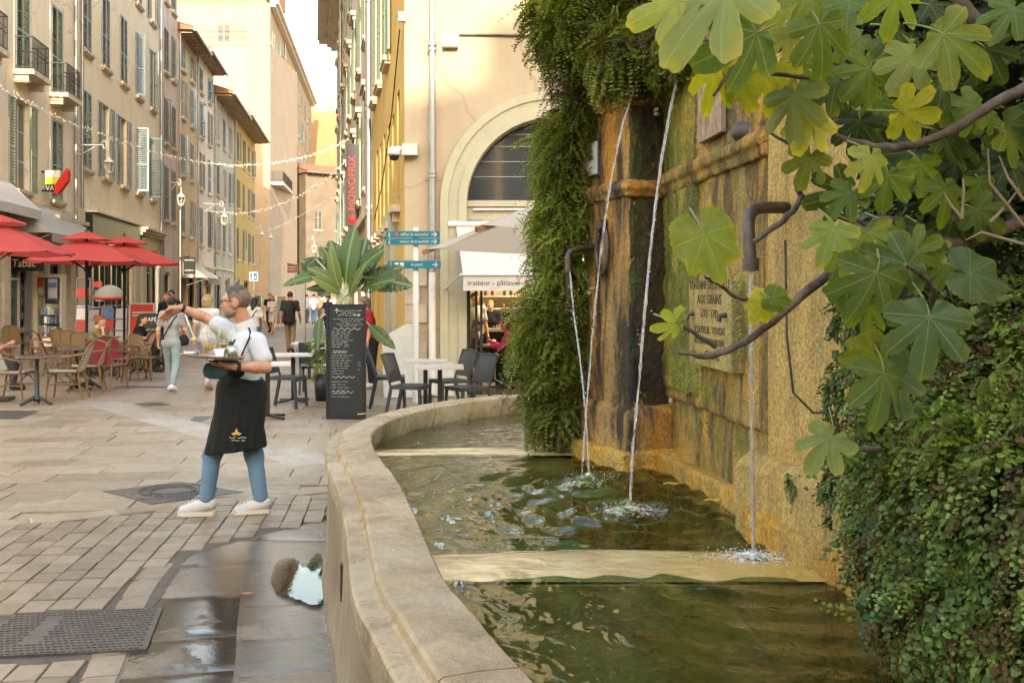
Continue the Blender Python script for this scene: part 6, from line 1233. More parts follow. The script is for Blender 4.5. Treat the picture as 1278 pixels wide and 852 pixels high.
m = MB(); m.poly([(p.x, Y-.1, p.z) for p in (P(70, 231, Y), P(85, 210.5, Y), P(86.5, 214, Y), P(86, 226, Y), P(73, 243, Y), P(70, 242, Y))], .2, (0, 1, 0)); m.build('lozenge', M_REDL, t); m = MB(); m.tube([P(50, 214.5, 29.6), P(60, 214.5, 29.5)], .03, 6).tube([P(50, 238, 29.6), P(60, 238, 29.5)], .03, 6); m.build('bracket', M_BLACKP, t)
t = thing('tobacco_sign', 'black box sign with cream letters over the shop door behind the umbrellas', 'shop sign', P(30, 335, 27.6)); Y = 27.6; a, b = P(14, 338, Y), P(48, 320, Y); MB().b(a.x, Y-.06, a.z, b.x, Y+.3, b.z).build('panel', M_BLACKP, t); text('lettering', 'Tabac', .31, flat('cream_letters', (.75, .66, .36), .5), ((a.x+b.x)/2, Y-.065, (a.z+b.z)/2), FACE, t, .004, shear=.1, sx=.9)
def cabinet(label, xa, xb, ya_, yb_, Y, m_):
    t = thing('display_cabinet', label, 'display cabinet', G(xa, yb_)); a, b = P(xa, yb_, Y), P(xb, ya_, Y); a.z = max(a.z, .01); e = .06; m = MB(); m.b(a.x, Y, a.z, a.x+e, Y+.3, b.z).b(b.x-e, Y, a.z, b.x, Y+.3, b.z).b(a.x+e, Y, b.z-e*1.6, b.x-e, Y+.3, b.z).b(a.x+e, Y, a.z, b.x-e, Y+.3, a.z+.25); m.build('frame', m_, t); MB().b(a.x+e, Y+.27, a.z+.25, b.x-e, Y+.3, b.z-e).build('back_panel', flat('cabinet_back', (.4, .36, .3), .7), t); MB().b(a.x+e, Y+.03, a.z+.25, b.x-e, Y+.035, b.z-e).build('pane', M_CLEAR, t)
    return t, a, b, Y
r5 = random.Random(8); GOODS = [flat('goods_'+n_, c) for n_, c in (('white', (.7, .68, .66)), ('violet', (.3, .28, .42)), ('blue', (.12, .22, .4)), ('red', (.5, .07, .05)), ('yellow', (.6, .5, .12)), ('grey', (.3, .3, .3)))]
def goods(t, a, b, Y, rows, n, hh, pal):
    for z in rows:
        s_ = MB().b(a.x+.06, Y+.08, z-.02, b.x-.06, Y+.26, z-.005).build('shelf', M_PIPE, t)
        for i in range(n): 
            w2 = (b.x-a.x-.16)/n; x = a.x+.08+w2*(i+.5); m = MB().b(x-w2*.42, Y+.12, z, x+w2*.42, Y+.2, z+hh*r5.uniform(.7, 1)); link('pack', m.mesh('pack', GOODS[r5.choice(pal)]), s_)
c1 = cabinet('narrow glass display cabinet with pale shelves beside the shop door', 12, 33, 336, 432, 28.2, M_PIPE); goods(*c1, [.6, 1.0, 1.4, 1.8], 4, .22, (0, 0, 5, 2))
c2 = cabinet('white display case with notices above rows of violet packs', 36, 77, 342, 432, 29.2, M_FRAME); goods(*c2, [.55, .85, 1.1], 8, .22, (1, 1, 2, 0))
for (xa, ya_, xb, yb_, mm) in ((40, 346, 53, 358, M_REDINK), (41, 361, 46, 372, M_WHITE), (48, 359, 54, 367, M_WHITE), (59, 346, 73, 374, M_BLUEINK), (60.5, 348, 71.5, 372, M_WHITE), (61, 353, 71, 359, GOODS[2])): a, b = P(xa, yb_, 29.2), P(xb, ya_, 29.2); o_ = .012 if mm is not M_BLUEINK else .0; MB().b(a.x, 29.19-o_-(.006 if mm is GOODS[2] else 0), a.z, b.x, 29.2-o_, b.z).build('notice', mm, c2[0])
def flatboard(name, label, cat, xa, ya_, xb, yb_, Y, mf, mb, th=.05, lean=.12):
    t = thing(name, label, cat, (P((xa+xb)/2, 0, Y).x, Y, 0)); a, b = P(xa, yb_, Y), P(xb, ya_, Y); z0 = a.z; e = .035; MB().box(((a.x+b.x)/2, Y, (z0+b.z)/2), (b.x-a.x-2*e, th, b.z-z0-2*e), M=Matrix.Rotation(-lean*.5, 3, 'X')).build('panel', mb, t); m = MB()
    for q in ((a.x, z0, a.x+e, b.z), (b.x-e, z0, b.x, b.z), (a.x+e, b.z-e, b.x-e, b.z), (a.x+e, z0, b.x-e, z0+e)): m.box(((q[0]+q[2])/2, Y-(((q[1]+q[3])/2-(z0+b.z)/2)*-lean*.5), (q[1]+q[3])/2), (q[2]-q[0], th+.02, q[3]-q[1]), M=Matrix.Rotation(-lean*.5, 3, 'X'))
    m.build('frame', mf, t); 
    for s in (-1, 1): MB().bar(((a.x+b.x)/2+s*(b.x-a.x)*.45, Y+.03, b.z-.1), ((a.x+b.x)/2+s*(b.x-a.x)*.45, Y+.35, 0), .03, .03).build('rear_leg', mf, t)
    if z0 > .03:
        for s in (-1, 1): x = (a.x+b.x)/2+s*(b.x-a.x)*.46; MB().b(x-.02, Y-.02, 0, x+.02, Y+.02, z0+.05).build('leg', mf, t)
    return t, a, b
t, a, b = flatboard('advert_board', 'bright red advertising board with white lines among the newspaper racks', 'advert board', 161, 378, 193, 447, 24.5, M_WPIPE, flat('red_poster', (.62, .05, .03), .45)); m = MB()
for z, l in ((.26, .5), (.33, .38)): m.b(a.x+.1, 24.46, b.z-z, a.x+.1+l, 24.466, b.z-z+.045)
m.build('print', M_WHITE, t)
t, a, b = flatboard('cafe_board', 'small black chalkboard reading café at the terrace edge', 'chalkboard', 178, 391, 199, 434, 22.2, M_BLACKP, M_SLATE); text('lettering', 'CAFÉ', .13, M_CHALK, (a.x+.19, 22.13, b.z-.14), (rad(86), 0, 0), t, .001)
m = MB(); scrib(m, a.x+.08, a.x+.3, b.z-.36, .04, 22.13, r=.006); scrib(m, a.x+.08, a.x+.28, b.z-.52, .04, 22.13, r=.006); m.build('chalk_writing', M_CHALK, t, kind='stuff')
for xa, ya_, xb, yb_, Y, l in ((311, 369, 327, 411, 50, 'dark street chalkboard with a green frame behind the dark haired woman'), (345, 369, 357, 404, 52, 'dark street chalkboard behind the woman in the pale skirt')): flatboard('street_board', l, 'chalkboard', xa, ya_, xb, yb_, Y, M_WOODP if xa > 340 else flat('green_frame', (.1, .3, .1)), M_SLATE)
# newspaper racks
def rack(label, px, w_, Y, tilt, h=1.35):
    t = thing('newspaper_rack', label, 'newspaper rack', (P(px, 0, Y).x, Y, 0), tilt); m = MB()
    for s in (-1, 1): m.tube([(s*w_/2, 0, 0), (s*w_/2, .1, h)], .016, 6).tube([(s*w_/2, .3, 0), (s*w_/2, .1, h)], .016, 6)
    m.tube([(-w_/2, .1, h), (w_/2, .1, h)], .016, 6); m.build('frame', M_PIPE, t, False); nx = max(1, int(w_/.28))
    for j in range(4):
        z = .2+j*(h-.25)/4; m = MB().b(-w_/2+.02, .0+j*.02-.02, z-.02, w_/2-.02, .05+j*.02, z); s_ = m.build('shelf', M_PIPE, t, False)
        for i in range(nx): x = -w_/2+w_*(i+.5)/nx; link('newspaper', MB().box((x, .0+j*.02, z+.14), (w_/nx*.85, .012, .26), M=Matrix.Rotation(-.15, 3, 'X')).mesh('newspaper', GOODS[r5.choice((0, 0, 2, 5, 3))]), s_, False)
    return t
rack('newspaper rack left of the umbrella pole showing folded papers', 116, .9, 25.6, .1); rack('newspaper rack with grey papers right of the red haired woman', 142, .7, 25.2, -.1, 1.4); rack('narrow tall postcard rack in front of the green shop', 102, .35, 25.9, .0, 2.1)
t = thing('press_totem', 'grey domed press stand with a red stripe between the umbrella poles', 'press stand', (P(137, 0, 26.2).x, 26.2, 0)); MB().lathe([(.05, 0), (.05, 1.5), (.12, 1.55)], 10).build('post', M_PIPE, t, False); MB().lathe([(.4, 1.62), (.37, 1.7), (.26, 1.84), (.12, 1.92), (0, 1.94)], 20).build('dome', flat('grey_green_dome', (.3, .3, .24)), t, False); MB().lathe([(0, 1.53), (.4, 1.54), (.41, 1.62), (0, 1.63)], 20).build('stripe', M_REDINK, t, False)
for x, y, mm in ((117, 355, GOODS[3]), (118, 365, GOODS[2]), (119, 372, GOODS[0]), (123, 369, GOODS[2])): 
    a = P(x, y, 26.6); o = MB().b(a.x, 26.6, a.z-.08, a.x+.22, 26.62, a.z+.08).build('price_card', mm); tag(o, {355: 'orange red price card on the green shop front', 365: 'upper left blue price card on the green shop front', 372: 'white price card on the green shop front', 369: 'right blue price card on the green shop front'}[y], 'card')
    o.location = (0, 8.4, 0) if 0 else (0, 0, 0)
t = thing('hook_post', 'white hooked pipe post standing before the second green door', 'post', (P(196, 0, 30).x, 30, 0)); m = MB(); m.tube([P(196, 434, 30), P(196, 345, 30)]+bez(P(196, 340, 30), P(196, 331, 30), P(206, 329, 30))+[P(209, 328, 30)], .06, 8); m.build('pipe', M_WPIPE, t)
t = thing('hanging_sign', 'black hanging shop sign beside the pale striped awning', 'shop sign', P(236, 342, 47)); a, b = P(229.5, 342, 47), P(243.5, 321, 47); MB().b(a.x, 46.95, a.z, b.x, 47.05, b.z).build('panel', M_BLACKP, t); m = MB(); scrib(m, a.x+.06, b.x-.08, b.z-.14, .05, 46.93, r=.012); scrib(m, a.x+.06, b.x-.08, b.z-.62, .05, 46.93, r=.012); m.build('print', M_CHALK, t, kind='stuff'); MB().tube([P(224, 322, 47.3), P(236, 320, 47)], .03, 6).build('bracket', M_BLACKP, t)
t = thing('hanging_sign', 'small black sign with red letters hanging far down the street', 'shop sign', P(365, 340, 84)); a, b = P(359, 340.5, 84), P(371.5, 330, 84); MB().b(a.x, 83.9, a.z, b.x, 84.1, b.z).build('panel', M_BLACKP, t); m = MB(); scrib(m, a.x+.1, b.x-.2, a.z+.48, .08, 83.87, r=.02); scrib(m, a.x+.1, b.x-.2, a.z+.25, .08, 83.87, r=.02); m.build('print', M_REDINK, t, kind='stuff'); MB().tube([P(372, 331, 84.5), P(358, 329, 84)], .05, 6).build('bracket', M_BLACKP, t)
M_BLUE = flat('blue_enamel', (.01, .09, .3), .4)
t = thing('street_name_plate', 'small blue street name plate on the plain wall of the big block', 'street sign', P(319, 327, 94.9)); a, b = P(314, 327, 94.9), P(324, 319.5, 94.9); MB().b(a.x, 94.9, a.z, b.x, 94.99, b.z).build('plate', M_BLUE, t); m = MB(); scrib(m, a.x+.1, b.x-.1, a.z+.38, .07, 94.88, r=.016); scrib(m, a.x+.15, b.x-.15, a.z+.18, .07, 94.88, r=.016); m.build('print', M_WHITE, t, kind='stuff')
t = thing('pedestrian_zone_sign', 'square blue traffic sign with white figures on a thin grey pole', 'traffic sign', (P(317, 0, 48).x, 48, 0)); a, b = P(312, 350, 48), P(321.5, 340, 48); MB().b(a.x-.02, 47.98, a.z-.02, b.x+.02, 48.0, b.z+.02).build('border', M_WHITE, t); MB().b(a.x+.02, 47.96, a.z+.02, b.x-.02, 47.982, b.z-.02).build('plate', M_BLUE, t); xc = (a.x+b.x)/2; m = MB(); m.box((xc-.04, 47.95, a.z+.2), (.05, .01, .16)).box((xc-.04, 47.95, a.z+.32), (.06, .01, .06)).box((xc+.08, 47.95, a.z+.16), (.04, .01, .11)).box((xc-.075, 47.95, a.z+.11), (.03, .01, .1)).box((xc-.01, 47.95, a.z+.11), (.03, .01, .1)); m.build('pictogram', M_WHITE, t); MB().tube([(xc, 48.04, 0), (xc, 48.04, b.z)], .03, 8).build('pole', M_PIPE, t)
t = thing('street_column', 'pale grey square street column with a dark slot near its top', 'bollard', (P(375, 0, 31).x, 31, 0), .1); MB().b(-.15, -.12, 0, .15, .12, 2.28).build('body', flat('light_grey_metal', (.42, .42, .4), .45), t, False); MB().b(-.08, -.13, 2.02, .08, -.118, 2.13).build('slot', M_BLACKP, t, False); MB().b(-.16, -.13, 2.28, .16, .13, 2.32).build('cap', M_PIPE, t, False)
# white panel and odds on the corner building
t = thing('white_side_panel', 'white sloping side panel leaning at the corner of the yellow wall', 'panel', (P(494, 0, 15.95).x, 15.95, 0)); m = MB(); m.poly([P(477, 421, 15.95), P(508, 403, 15.95), P(515, 404, 15.95), P(515, 496, 15.95), P(479, 496, 15.95)][::-1], .06, (0, 1, 0)); m.build('panel', M_WHITE, t)
m = MB(); m.poly([P(523, 452, 16.1), P(566, 452, 16.1), P(566, 494, 16.1), P(523, 494, 16.1)][::-1], .05, (0, 1, 0)); o = m.build('white_low_panel', M_WHITE); tag(o, 'low whitish panel standing against the wall behind the white tables', 'panel')
t = thing('security_camera', 'white dome security camera on the corner of the building', 'security camera', P(512, 187, 16.15)); a, b = P(503, 195, 16.18), P(522, 181, 16.18); MB().b(a.x, 16.02, a.z, b.x, 16.19, b.z).build('bracket', M_WHITE, t); MB().tube([P(503, 186, 16.1), P(494, 186, 16.1)], .05, 10).build('arm', M_WHITE, t); c = P(492, 190, 16.1); MB().lathe([(0, .09), (.06, .085), (.1, .05), (.115, -.01), (.115, -.05), (.09, -.06), (0, -.06)], 20, c).build('housing', M_WHITE, t); MB().lathe([(.08, -.055), (.075, -.1), (.05, -.13), (0, -.14)], 18, c).build('dome_lens', M_BLACKP, t)
t = thing('junction_box', 'small beige wall box high on the corner building with a cable', 'junction box', P(563, 52, 16.1)); a, b = P(553, 60.5, 16.19), P(572, 46, 16.19); MB().b(a.x, 16.05, a.z, b.x, 16.19, b.z).build('box', M_WTRIM, t); m = MB(); m.tube([P(573, 43.5, 16.17), P(620, 44, 16.17), P(690, 46, 16.17), P(760, 47, 16.17)], .018, 6); m.build('cable', M_IRON, t)
t = thing('junction_box', 'small grey box with a dangling cable on the yellow side wall', 'junction box', P(503, 22, 16.15)); a, b = P(500, 27, 16.15), P(506, 16, 16.15); MB().b(a.x-.03, 16.1, a.z, b.x, 16.19, b.z).build('box', M_TRIM, t); m = MB(); m.tube([Vector((-1.8-.2*(Y-16.2)-.02, Y, z)) for Y, z in ((16.3, 6.0), (18, 4.9), (20.5, 3.9), (23, 3.4))], .012, 5); m.build('cable', M_IRON, t)
# lanterns
M_LAN = flat('white_lantern_paint', (.6, .58, .54), .5); M_LGL = clearm('lantern_glass', (.85, .85, .8), .15)
def lantern(label, base, out, s=1.):
    """base: wall point; out: vector from the wall to the lamp axis"""
    t = thing('street_lantern', label, 'street lamp', base, 0, 'white wrought iron lanterns'); base = Vector(base); o = base+Vector(out); d = Vector(out).normalized(); L = Vector(out).length; up = Vector((0, 0, 1)); m = MB(); r = .018*s
    m.tube([base, base+d*L*.8], r, 6).tube([base-up*.35*s, base+d*L*.55-up*.06*s], r*.8, 6); c = base+d*(L*.86)+up*-.02*s
    m.tube([c+d*(.16*s*q*math.cos(a))+up*(.16*s*q*math.sin(a)) for a, q in zip(np.linspace(2.6, -3.6, 20), np.linspace(1, .35, 20))], r, 6).tube([o+up*-.16*s, o+up*-.36*s], r, 6); m.build('bracket', M_LAN, t); z = o-up*.36*s
    MB().lathe([(0, 0), (.03*s, 0), (.05*s, -.06*s), (.16*s, -.16*s), (.17*s, -.19*s), (0, -.19*s)], 12, z).build('cap', M_LAN, t); MB().lathe([(.15*s, -.19*s), (.1*s, -.46*s)], 6, z, None, False).build('lamp_glass', M_LGL, t); m = MB()
    for k in range(6): a = 2*PI*k/6; m.bar(z+Vector((.15*s*math.cos(a), .15*s*math.sin(a), -.19*s)), z+Vector((.1*s*math.cos(a), .1*s*math.sin(a), -.46*s)), .015*s, .015*s)
    m.lathe([(.11*s, -.46*s), (.11*s, -.5*s), (.04*s, -.54*s), (0, -.58*s)], 8, z); m.build('cage', M_LAN, t); return t
lantern('nearest white lantern on a scrolled bracket before the blue grey shutters', P(97, 181, 33.0), P(136, 181, 32)-P(97, 181, 33.0), 1.05)
lantern('white lantern before the narrow pink house', P(212, 228, 48.5), P(226, 228, 47.5)-P(212, 228, 48.5), 1.25); lantern('white lantern before the pale pink house', P(254, 254, 57), P(280, 255, 56)-P(254, 254, 57), 1.3); lantern('left one of two small white lanterns on the plain block wall', P(310, 283, 94.8), P(327, 283, 92)-P(310, 283, 94.8), 1.3); lantern('right one of two small white lanterns on the plain block wall', P(322, 287, 94.5), P(338, 287, 92)-P(322, 287, 94.5), 1.3); lantern('far white lantern above the crowd', P(383, 297, 100), P(392, 297, 98)-P(383, 297, 100), 1.6)
m = MB(); m.tube([P(225, 262, 47.5), P(225, 430, 47.5)], .05, 8); o = m.build('lamp_mast', M_PIPE); tag(o, 'thin grey mast under the lantern of the narrow house', 'mast')
M_BULB = flat('garland_bulbs', (.8, .74, .6), .3)
def garland(label, pts, n):
    t = thing('light_garland', label, 'string lights', P(*pts[0]), 0, 'string lights across the street'); q = [P(*p) for p in pts]; q = [q[0]*2-q[1]]+q+[q[-1]*2-q[-2]]; out = []
    for i in range(1, len(q)-2):
        a, b, c, d = q[i-1:i+3]
        for k in range(12): u = k/12; out.append(.5*((2*b)+(c-a)*u+(2*a-5*b+4*c-d)*u*u+(3*b-a-3*c+d)*u**3))
    MB().tube(out, .012, 4).build('cable', M_WPIPE, t); m = MB(); L = len(out)-1
    for i in range(n): f_ = i/n*L; k = int(f_); p = out[k].lerp(out[k+1], f_-k); p = p+Vector((random.uniform(-.05, .05), 0, random.uniform(-.07, .05))); m.lathe([(0, -.03), (.026, 0), (0, .03)], 5, p)
    m.build('bulbs', M_BULB, t, kind='stuff')
garland('bright string of lights swagging from the left edge across the street', [(-60, 78, 22), (0, 108, 25), (65, 143, 27.5), (130, 169, 30), (200, 192, 33), (262, 204, 35.5), (330, 205, 37), (400, 190, 38), (452, 165, 39)], 260)
garland('lower string of lights from the far left houses up to the taupe building', [(250, 262, 60), (300, 266, 52), (350, 255, 46), (400, 228, 41), (440, 193, 38), (462, 165, 33)], 150)
garland('faint far string of lights spanning over the crowd', [(318, 292, 90), (350, 282, 84), (390, 260, 78), (432, 235, 72)], 60)
# shop counter, bottles, small things
t = thing('shop_counter', 'dark counter with a pale top inside the arched shop', 'counter', (.4, 19.6, 0)); MB().b(-.5, 19.3, 0, 1.6, 19.9, .95).build('body', M_BLACKP, t); MB().b(-.55, 19.25, .95, 1.65, 19.95, 1.0).build('counter_top', M_TOPW, t)
t = thing('coffee_machine', 'black and chrome coffee machine standing on the shop counter', 'coffee machine', (-.35, 19.6, 1.0)); MB().b(-.2, 19.4, 1.0, .25, 19.8, 1.32).build('body', M_BLACKP, t); MB().b(-.22, 19.38, 1.32, .27, 19.82, 1.4).build('cup_rail', M_PIPE, t)
ORD = 'first second third fourth fifth sixth seventh eighth ninth tenth eleventh twelfth thirteenth'.split()
MB_ = [flat('bottle_'+n_, c, .15) for n_, c in (('green', (.03, .1, .03)), ('amber', (.35, .15, .03)), ('clear', (.45, .45, .4)), ('red', (.3, .04, .03)))]
for z, n_ in ((1.656, 13), (1.386, 11)):
    for i in range(n_):
        x = -.6+i*.2+random.uniform(-.04, .04); h = random.uniform(.2, .28) if z > 1.5 else random.uniform(.12, .16); o = MB().lathe([(0, 0), (.032, 0), (.033, h*.6), (.012, h*.75), (.012, h), (0, h)], 10).build('bottle', random.choice(MB_)); o.location = (x, 21.62, z); tag(o, 'bottle standing on the upper shelf inside the arched shop, number %d from the left' % (i+1) if 0 else ('bottle' if z > 1.5 else 'short jar')+' on the '+('upper' if z > 1.5 else 'lower')+' shelf inside the arched shop, '+ORD[i]+' from the left', 'bottle', 'bottles on the upper shop shelf' if z > 1.5 else 'short bottles on the lower shop shelf')
o = MB().lathe([(0, 0), (.0045, 0), (.0045, .06), (0, .06)], 8, M=Matrix.Rotation(PI/2, 3, 'Y')).build('cigarette_butt', flat('cigarette_filter', (.65, .42, .15))); p = G(446, 517, .795); o.location = (p.x, p.y, .798); o.rotation_euler = (0, 0, .3); tag(o, 'cigarette butt lying on the coping at the far basin bend', 'cigarette butt')
for px, py, l in ((838, 607, 'yellow fallen leaf floating near the orange ledge'), (890, 628, 'small yellow leaf floating farther right beside the ledge')): m = MB(); m.poly([(.035*math.cos(a)*(1+.3*math.cos(2*a)), .02*math.sin(a), .004*math.cos(3*a)) for a in np.linspace(0, 6.0, 12)], .002); o = m.build('fallen_leaf', flat('yellow_leaf', (.55, .4, .05))); p = G(px, py, WZ); o.location = (p.x, p.y, WZ+.016); tag(o, l, 'leaf')
o = MB().poly([(.03*math.cos(a), .02*math.sin(a), 0) for a in np.linspace(0, 6, 9)], .003).build('fallen_leaf', flat('brown_leaf', (.3, .14, .05))); p = G(308, 743); o.location = (p.x, p.y, .012); tag(o, 'small brown leaf lying on the wet gutter stone', 'leaf')
t = thing('pigeon', 'grey pigeon pecking on the paving beside the man with the backpack', 'pigeon', (P(388, 0, 28.5).x, 28.5, 0), .6); sdfobj('body', [('e', (0, 0, .13), (.13, .06, .06)), ('c', (.1, 0, .16), (.16, 0, .22), .04, .025), ('e', (.18, 0, .235), (.03, .024, .024)), ('c', (-.1, 0, .13), (-.22, 0, .12), .035, .02), ('c', (.01, .03, .1), (.02, .03, .0), .012, .009), ('c', (.01, -.03, .1), (.02, -.03, .0), .012, .009), ('c', (.2, 0, .232), (.225, 0, .225), .008, .004)], .012, flat('pigeon_grey', (.14, .14, .16)), t)
# ---------------------------------------------------------------- people
def skinm(name, c):
    n = N(name); n.put(c=n.mix(n.ramp(n.noise(12, detail=4), .35, .7), c, (c[0]*.85, c[1]*.72, c[2]*.66)), r=.5, s=.35); n.set(n.b.inputs['Subsurface Weight'], .12); n.set(n.b.inputs['Subsurface Scale'], .01); return n.m
SKIN = skinm('fair_skin', (.52, .31, .2)); SKIN2 = skinm('tanned_skin', (.5, .28, .17))
CL = {}
def cloth(c):
    k = tuple(round(x, 3) for x in c)
    if k not in CL: CL[k] = mat('cloth_%d' % len(CL), c, tuple(x*.82 for x in c), 7, .85, .25, 30, spec=.15, dist=.01)
    return CL[k]
def hairm(name, c): return mat(name, c, tuple(x*.5 for x in c), 30, .55, .6, 90, dist=.01)
HAIR = {k: hairm(k+'_hair', c) for k, c in dict(dark=(.02, .015, .012), brown=(.06, .035, .02), blond=(.4, .27, .12), auburn=(.22, .06, .02), grey=(.16, .125, .1), crop=(.085, .066, .05)).items()}
Z3 = Vector((0, 0, 1))
def frame3(fwd, up=Z3): f = Vector(fwd).normalized(); l = Vector(up).cross(f).normalized(); return Matrix((f, l, f.cross(l))).transposed()
def hand(prims, w, d, side, nrm, k=1., curl=.3, r=.0095):
    """palm and five fingers from the wrist w: d along the hand, side towards the thumb, nrm out of the palm"""
    d, side, nrm = Vector(d).normalized(), Vector(side).normalized(), Vector(nrm).normalized(); prims += [('c', tuple(w), tuple(w+d*.05*k), .024*k, .026*k)]
    for o in (-.022, 0, .022): prims.append(('c', tuple(w+d*.02*k+side*o*k), tuple(w+d*.085*k+side*o*k*1.1), .015*k, .0125*k))
    for i, (o, L) in enumerate(((.031, .07), (.011, .08), (-.010, .075), (-.030, .057))):
        b = w+d*.088*k+side*o*k; c1 = curl*(1+.25*i); m1 = b+(d*math.cos(c1)+nrm*math.sin(c1)+side*o*2)*L*.52*k; m2 = m1+(d*math.cos(c1*2.2)+nrm*math.sin(c1*2.2))*L*.5*k
        prims += [('c', tuple(b), tuple(m1), r*k, r*.92*k), ('c', tuple(m1), tuple(m2), r*.92*k, r*.75*k)]
    b = w+d*.028*k+side*.026*k; m1 = b+(d*.55+side*.75+nrm*.25).normalized()*.04*k; m2 = m1+(d*.9+side*.25+nrm*.3).normalized()*.034*k; prims += [('c', tuple(b), tuple(m1), .014*k, .0115*k), ('c', tuple(m1), tuple(m2), .0112*k, .009*k)]
def figure(t, J, F, HM, k, h, look, hands=None):
    """J: joints in world space; F: 3x3 body frame (forward, left, up); HM: head frame"""
    E = lambda c, R, M=F: ('e', tuple(c), tuple(x*k for x in R), M.to_4x4()); C = lambda a, b, r0, r1: ('c', tuple(a), tuple(b), r0*k, r1*k); hp = lambda x, y, z: J['head']+HM @ Vector((x, y, z))*k; fem = look.get('fem', 0)
    mid = (J['shoL']+J['shoR'])/2; pel = (J['hipL']+J['hipR'])/2; ax = (mid-pel); chest = pel+ax*.72; waist = pel+ax*.32; up = ax.normalized(); fw = F.col[0]; TM = frame3((fw-up*fw.dot(up)), up)
    head = [E(hp(-.015, 0, .022), (.095, .075, .092), HM), E(hp(.02, 0, -.03), (.07, .058, .085), HM), E(hp(.05, 0, -.083), (.034, .034, .03), HM), C(hp(.084, 0, .0), hp(.104, 0, -.034), .008, .0125), E(hp(.07, 0, .022), (.026, .05, .014), HM), E(hp(.082, 0, -.064), (.014, .024, .009), HM), E(hp(.05, 0, -.055), (.035, .05, .04), HM)]
    for s in (-1, 1): head += [E(hp(-.008, s*.074, -.018), (.024, .011, .034), HM), E(hp(.055, s*.034, -.03), (.03, .022, .022), HM)]
    arms = []
    for s in 'LR': arms += [C(J['sho'+s], J['elb'+s], .05 if not fem else .042, .038), C(J['elb'+s], J['elb'+s].lerp(J['wri'+s], .35), .039, .042), C(J['elb'+s].lerp(J['wri'+s], .3), J['wri'+s], .041, .025)]
    tor = [E(chest, (.118, .168 if not fem else .145, .175), TM), E(waist, (.11, .14 if not fem else .125, .15), TM), E(pel+up*.02, (.115, .155, .12), TM), C(J['shoL'], J['shoR'], .055, .055)]
    if fem: tor += [E(chest+TM @ Vector((.06, s*.065, -.03))*k, (.06, .06, .06), TM) for s in (-1, 1)]
    legs = []
    for s in 'LR': legs += [C(J['hip'+s], J['kne'+s], .082, .055), C(J['kne'+s], J['kne'+s].lerp(J['ank'+s], .35)-fw*.008, .05, .05), C(J['kne'+s].lerp(J['ank'+s], .35), J['ank'+s], .048, .034), C(J['ank'+s], J['toe'+s], .036, .03)]
    neck = [C(hp(-.025, 0, -.07), J['neck'], .052, .06), C(J['neck'], mid, .06, .07)]; hs = []
    for s in 'LR':
        a = (hands or {}).get(s); d = (J['wri'+s]-J['elb'+s]).normalized(); lat = TM.col[1]*(1 if s == 'L' else -1)
        if a: hand(hs, J['wri'+s], *a[:3], k, a[3])
        else: hand(hs, J['wri'+s], d, fw-d*fw.dot(d), -(lat-d*lat.dot(d)), k, .35, .0095 if h < .012 else .012)
    out = {}
    body = head+neck+arms+tor+legs+hs; out['body'] = sdfobj('body', body, h, look.get('skin', SKIN), t, k=min(.016, h*2.2), world=True)
    inf = lambda ps, d: [(p[0], p[1], tuple(x+d for x in p[2]), *p[3:]) if p[0] == 'e' else (p[0], p[1], p[2], p[3]+d, p[4]+d) for p in ps]
    sl = look.get('sleeve', .62); hem = pel+up*look.get('hem', -.06)*k; sh = []
    for s in 'LR':
        if sl <= 1: sh += [C(J['sho'+s], J['sho'+s].lerp(J['elb'+s], sl), .062, .064)]
        else: sh += [C(J['sho'+s], J['elb'+s], .06, .05), C(J['elb'+s], J['elb'+s].lerp(J['wri'+s], sl-1), .05, .042)]
    out['shirt'] = sdfobj('shirt', inf(tor, (.016 if h > .01 else .008)*k)+sh+[C(J['neck']-up*.03*k, mid, .07, .085)], h, cloth(look['top']), t, k=.03, world=True, amp=(.011 if h < .01 else .006), nsc=9, cuts=[(tuple(hem), tuple(-up))])
    if look.get('collar'): sdfobj('collar', [C(J['neck']-up*.02, J['neck']+(J['head']-J['neck'])*.22, .078, .07)], h, cloth(look['top']), t, k=.01, world=True, cuts=[(tuple(J['neck']+(J['head']-J['neck'])*.25), tuple((J['head']-J['neck']).normalized()))])
    bt = look.get('bottom', 'trousers'); b = [E(pel+up*.02, (.13, .17, .13), TM)]
    for s in 'LR':
        q = J['kne'+s].lerp(J['ank'+s], {'trousers': .93, 'shorts': .0, 'skirt': 0}[bt]); tf_ = 1 if h > .01 else .9; b += [C(J['hip'+s], J['kne'+s], .097*tf_, .072*tf_)]
        if bt == 'trousers': b += [C(J['kne'+s], q, .07*tf_, .054)]
    cuts = []
    if bt == 'skirt': mk = (J['kneL']+J['kneR'])/2; b += [C(pel, mk, .15, .16)]; cuts = [(tuple(mk+Z3*.03), (0, 0, -1))]
    out['trousers'] = sdfobj('skirt' if bt == 'skirt' else 'trousers', b, h, cloth(look['legs']), t, k=.035, world=True, amp=.006 if h < .02 else .003, nsc=9, cuts=cuts)
    for s in 'LR':
        a, e = J['ank'+s], J['toe'+s]; d = (e-a); d.z = 0; d.normalize(); sole = min(a.z, e.z)
        m_ = cloth(look.get('shoes', (.03, .03, .03))); lo = Vector((0, 0, -.01)); sdfobj('shoe', [C(a+lo*2-d*.03, a+d*.07+Vector((0, 0, (e.z-a.z)*.6)), .044, .044), C(a+d*.03+Vector((0, 0, (e.z-a.z)*.5)), e, .044, .036), C(a-d*.03-Z3*.035*k, e-Z3*.004, .03, .034)], min(h, .014), m_, t, k=.02, world=True)
    st = look.get('style', 'short'); hc = [E(hp(-.022, 0, .032), (.099, .083, .095), HM)]; hk = dict(cuts=[(tuple(hp(.045, 0, .05)), tuple(HM @ Vector((.75, 0, -.66))))])
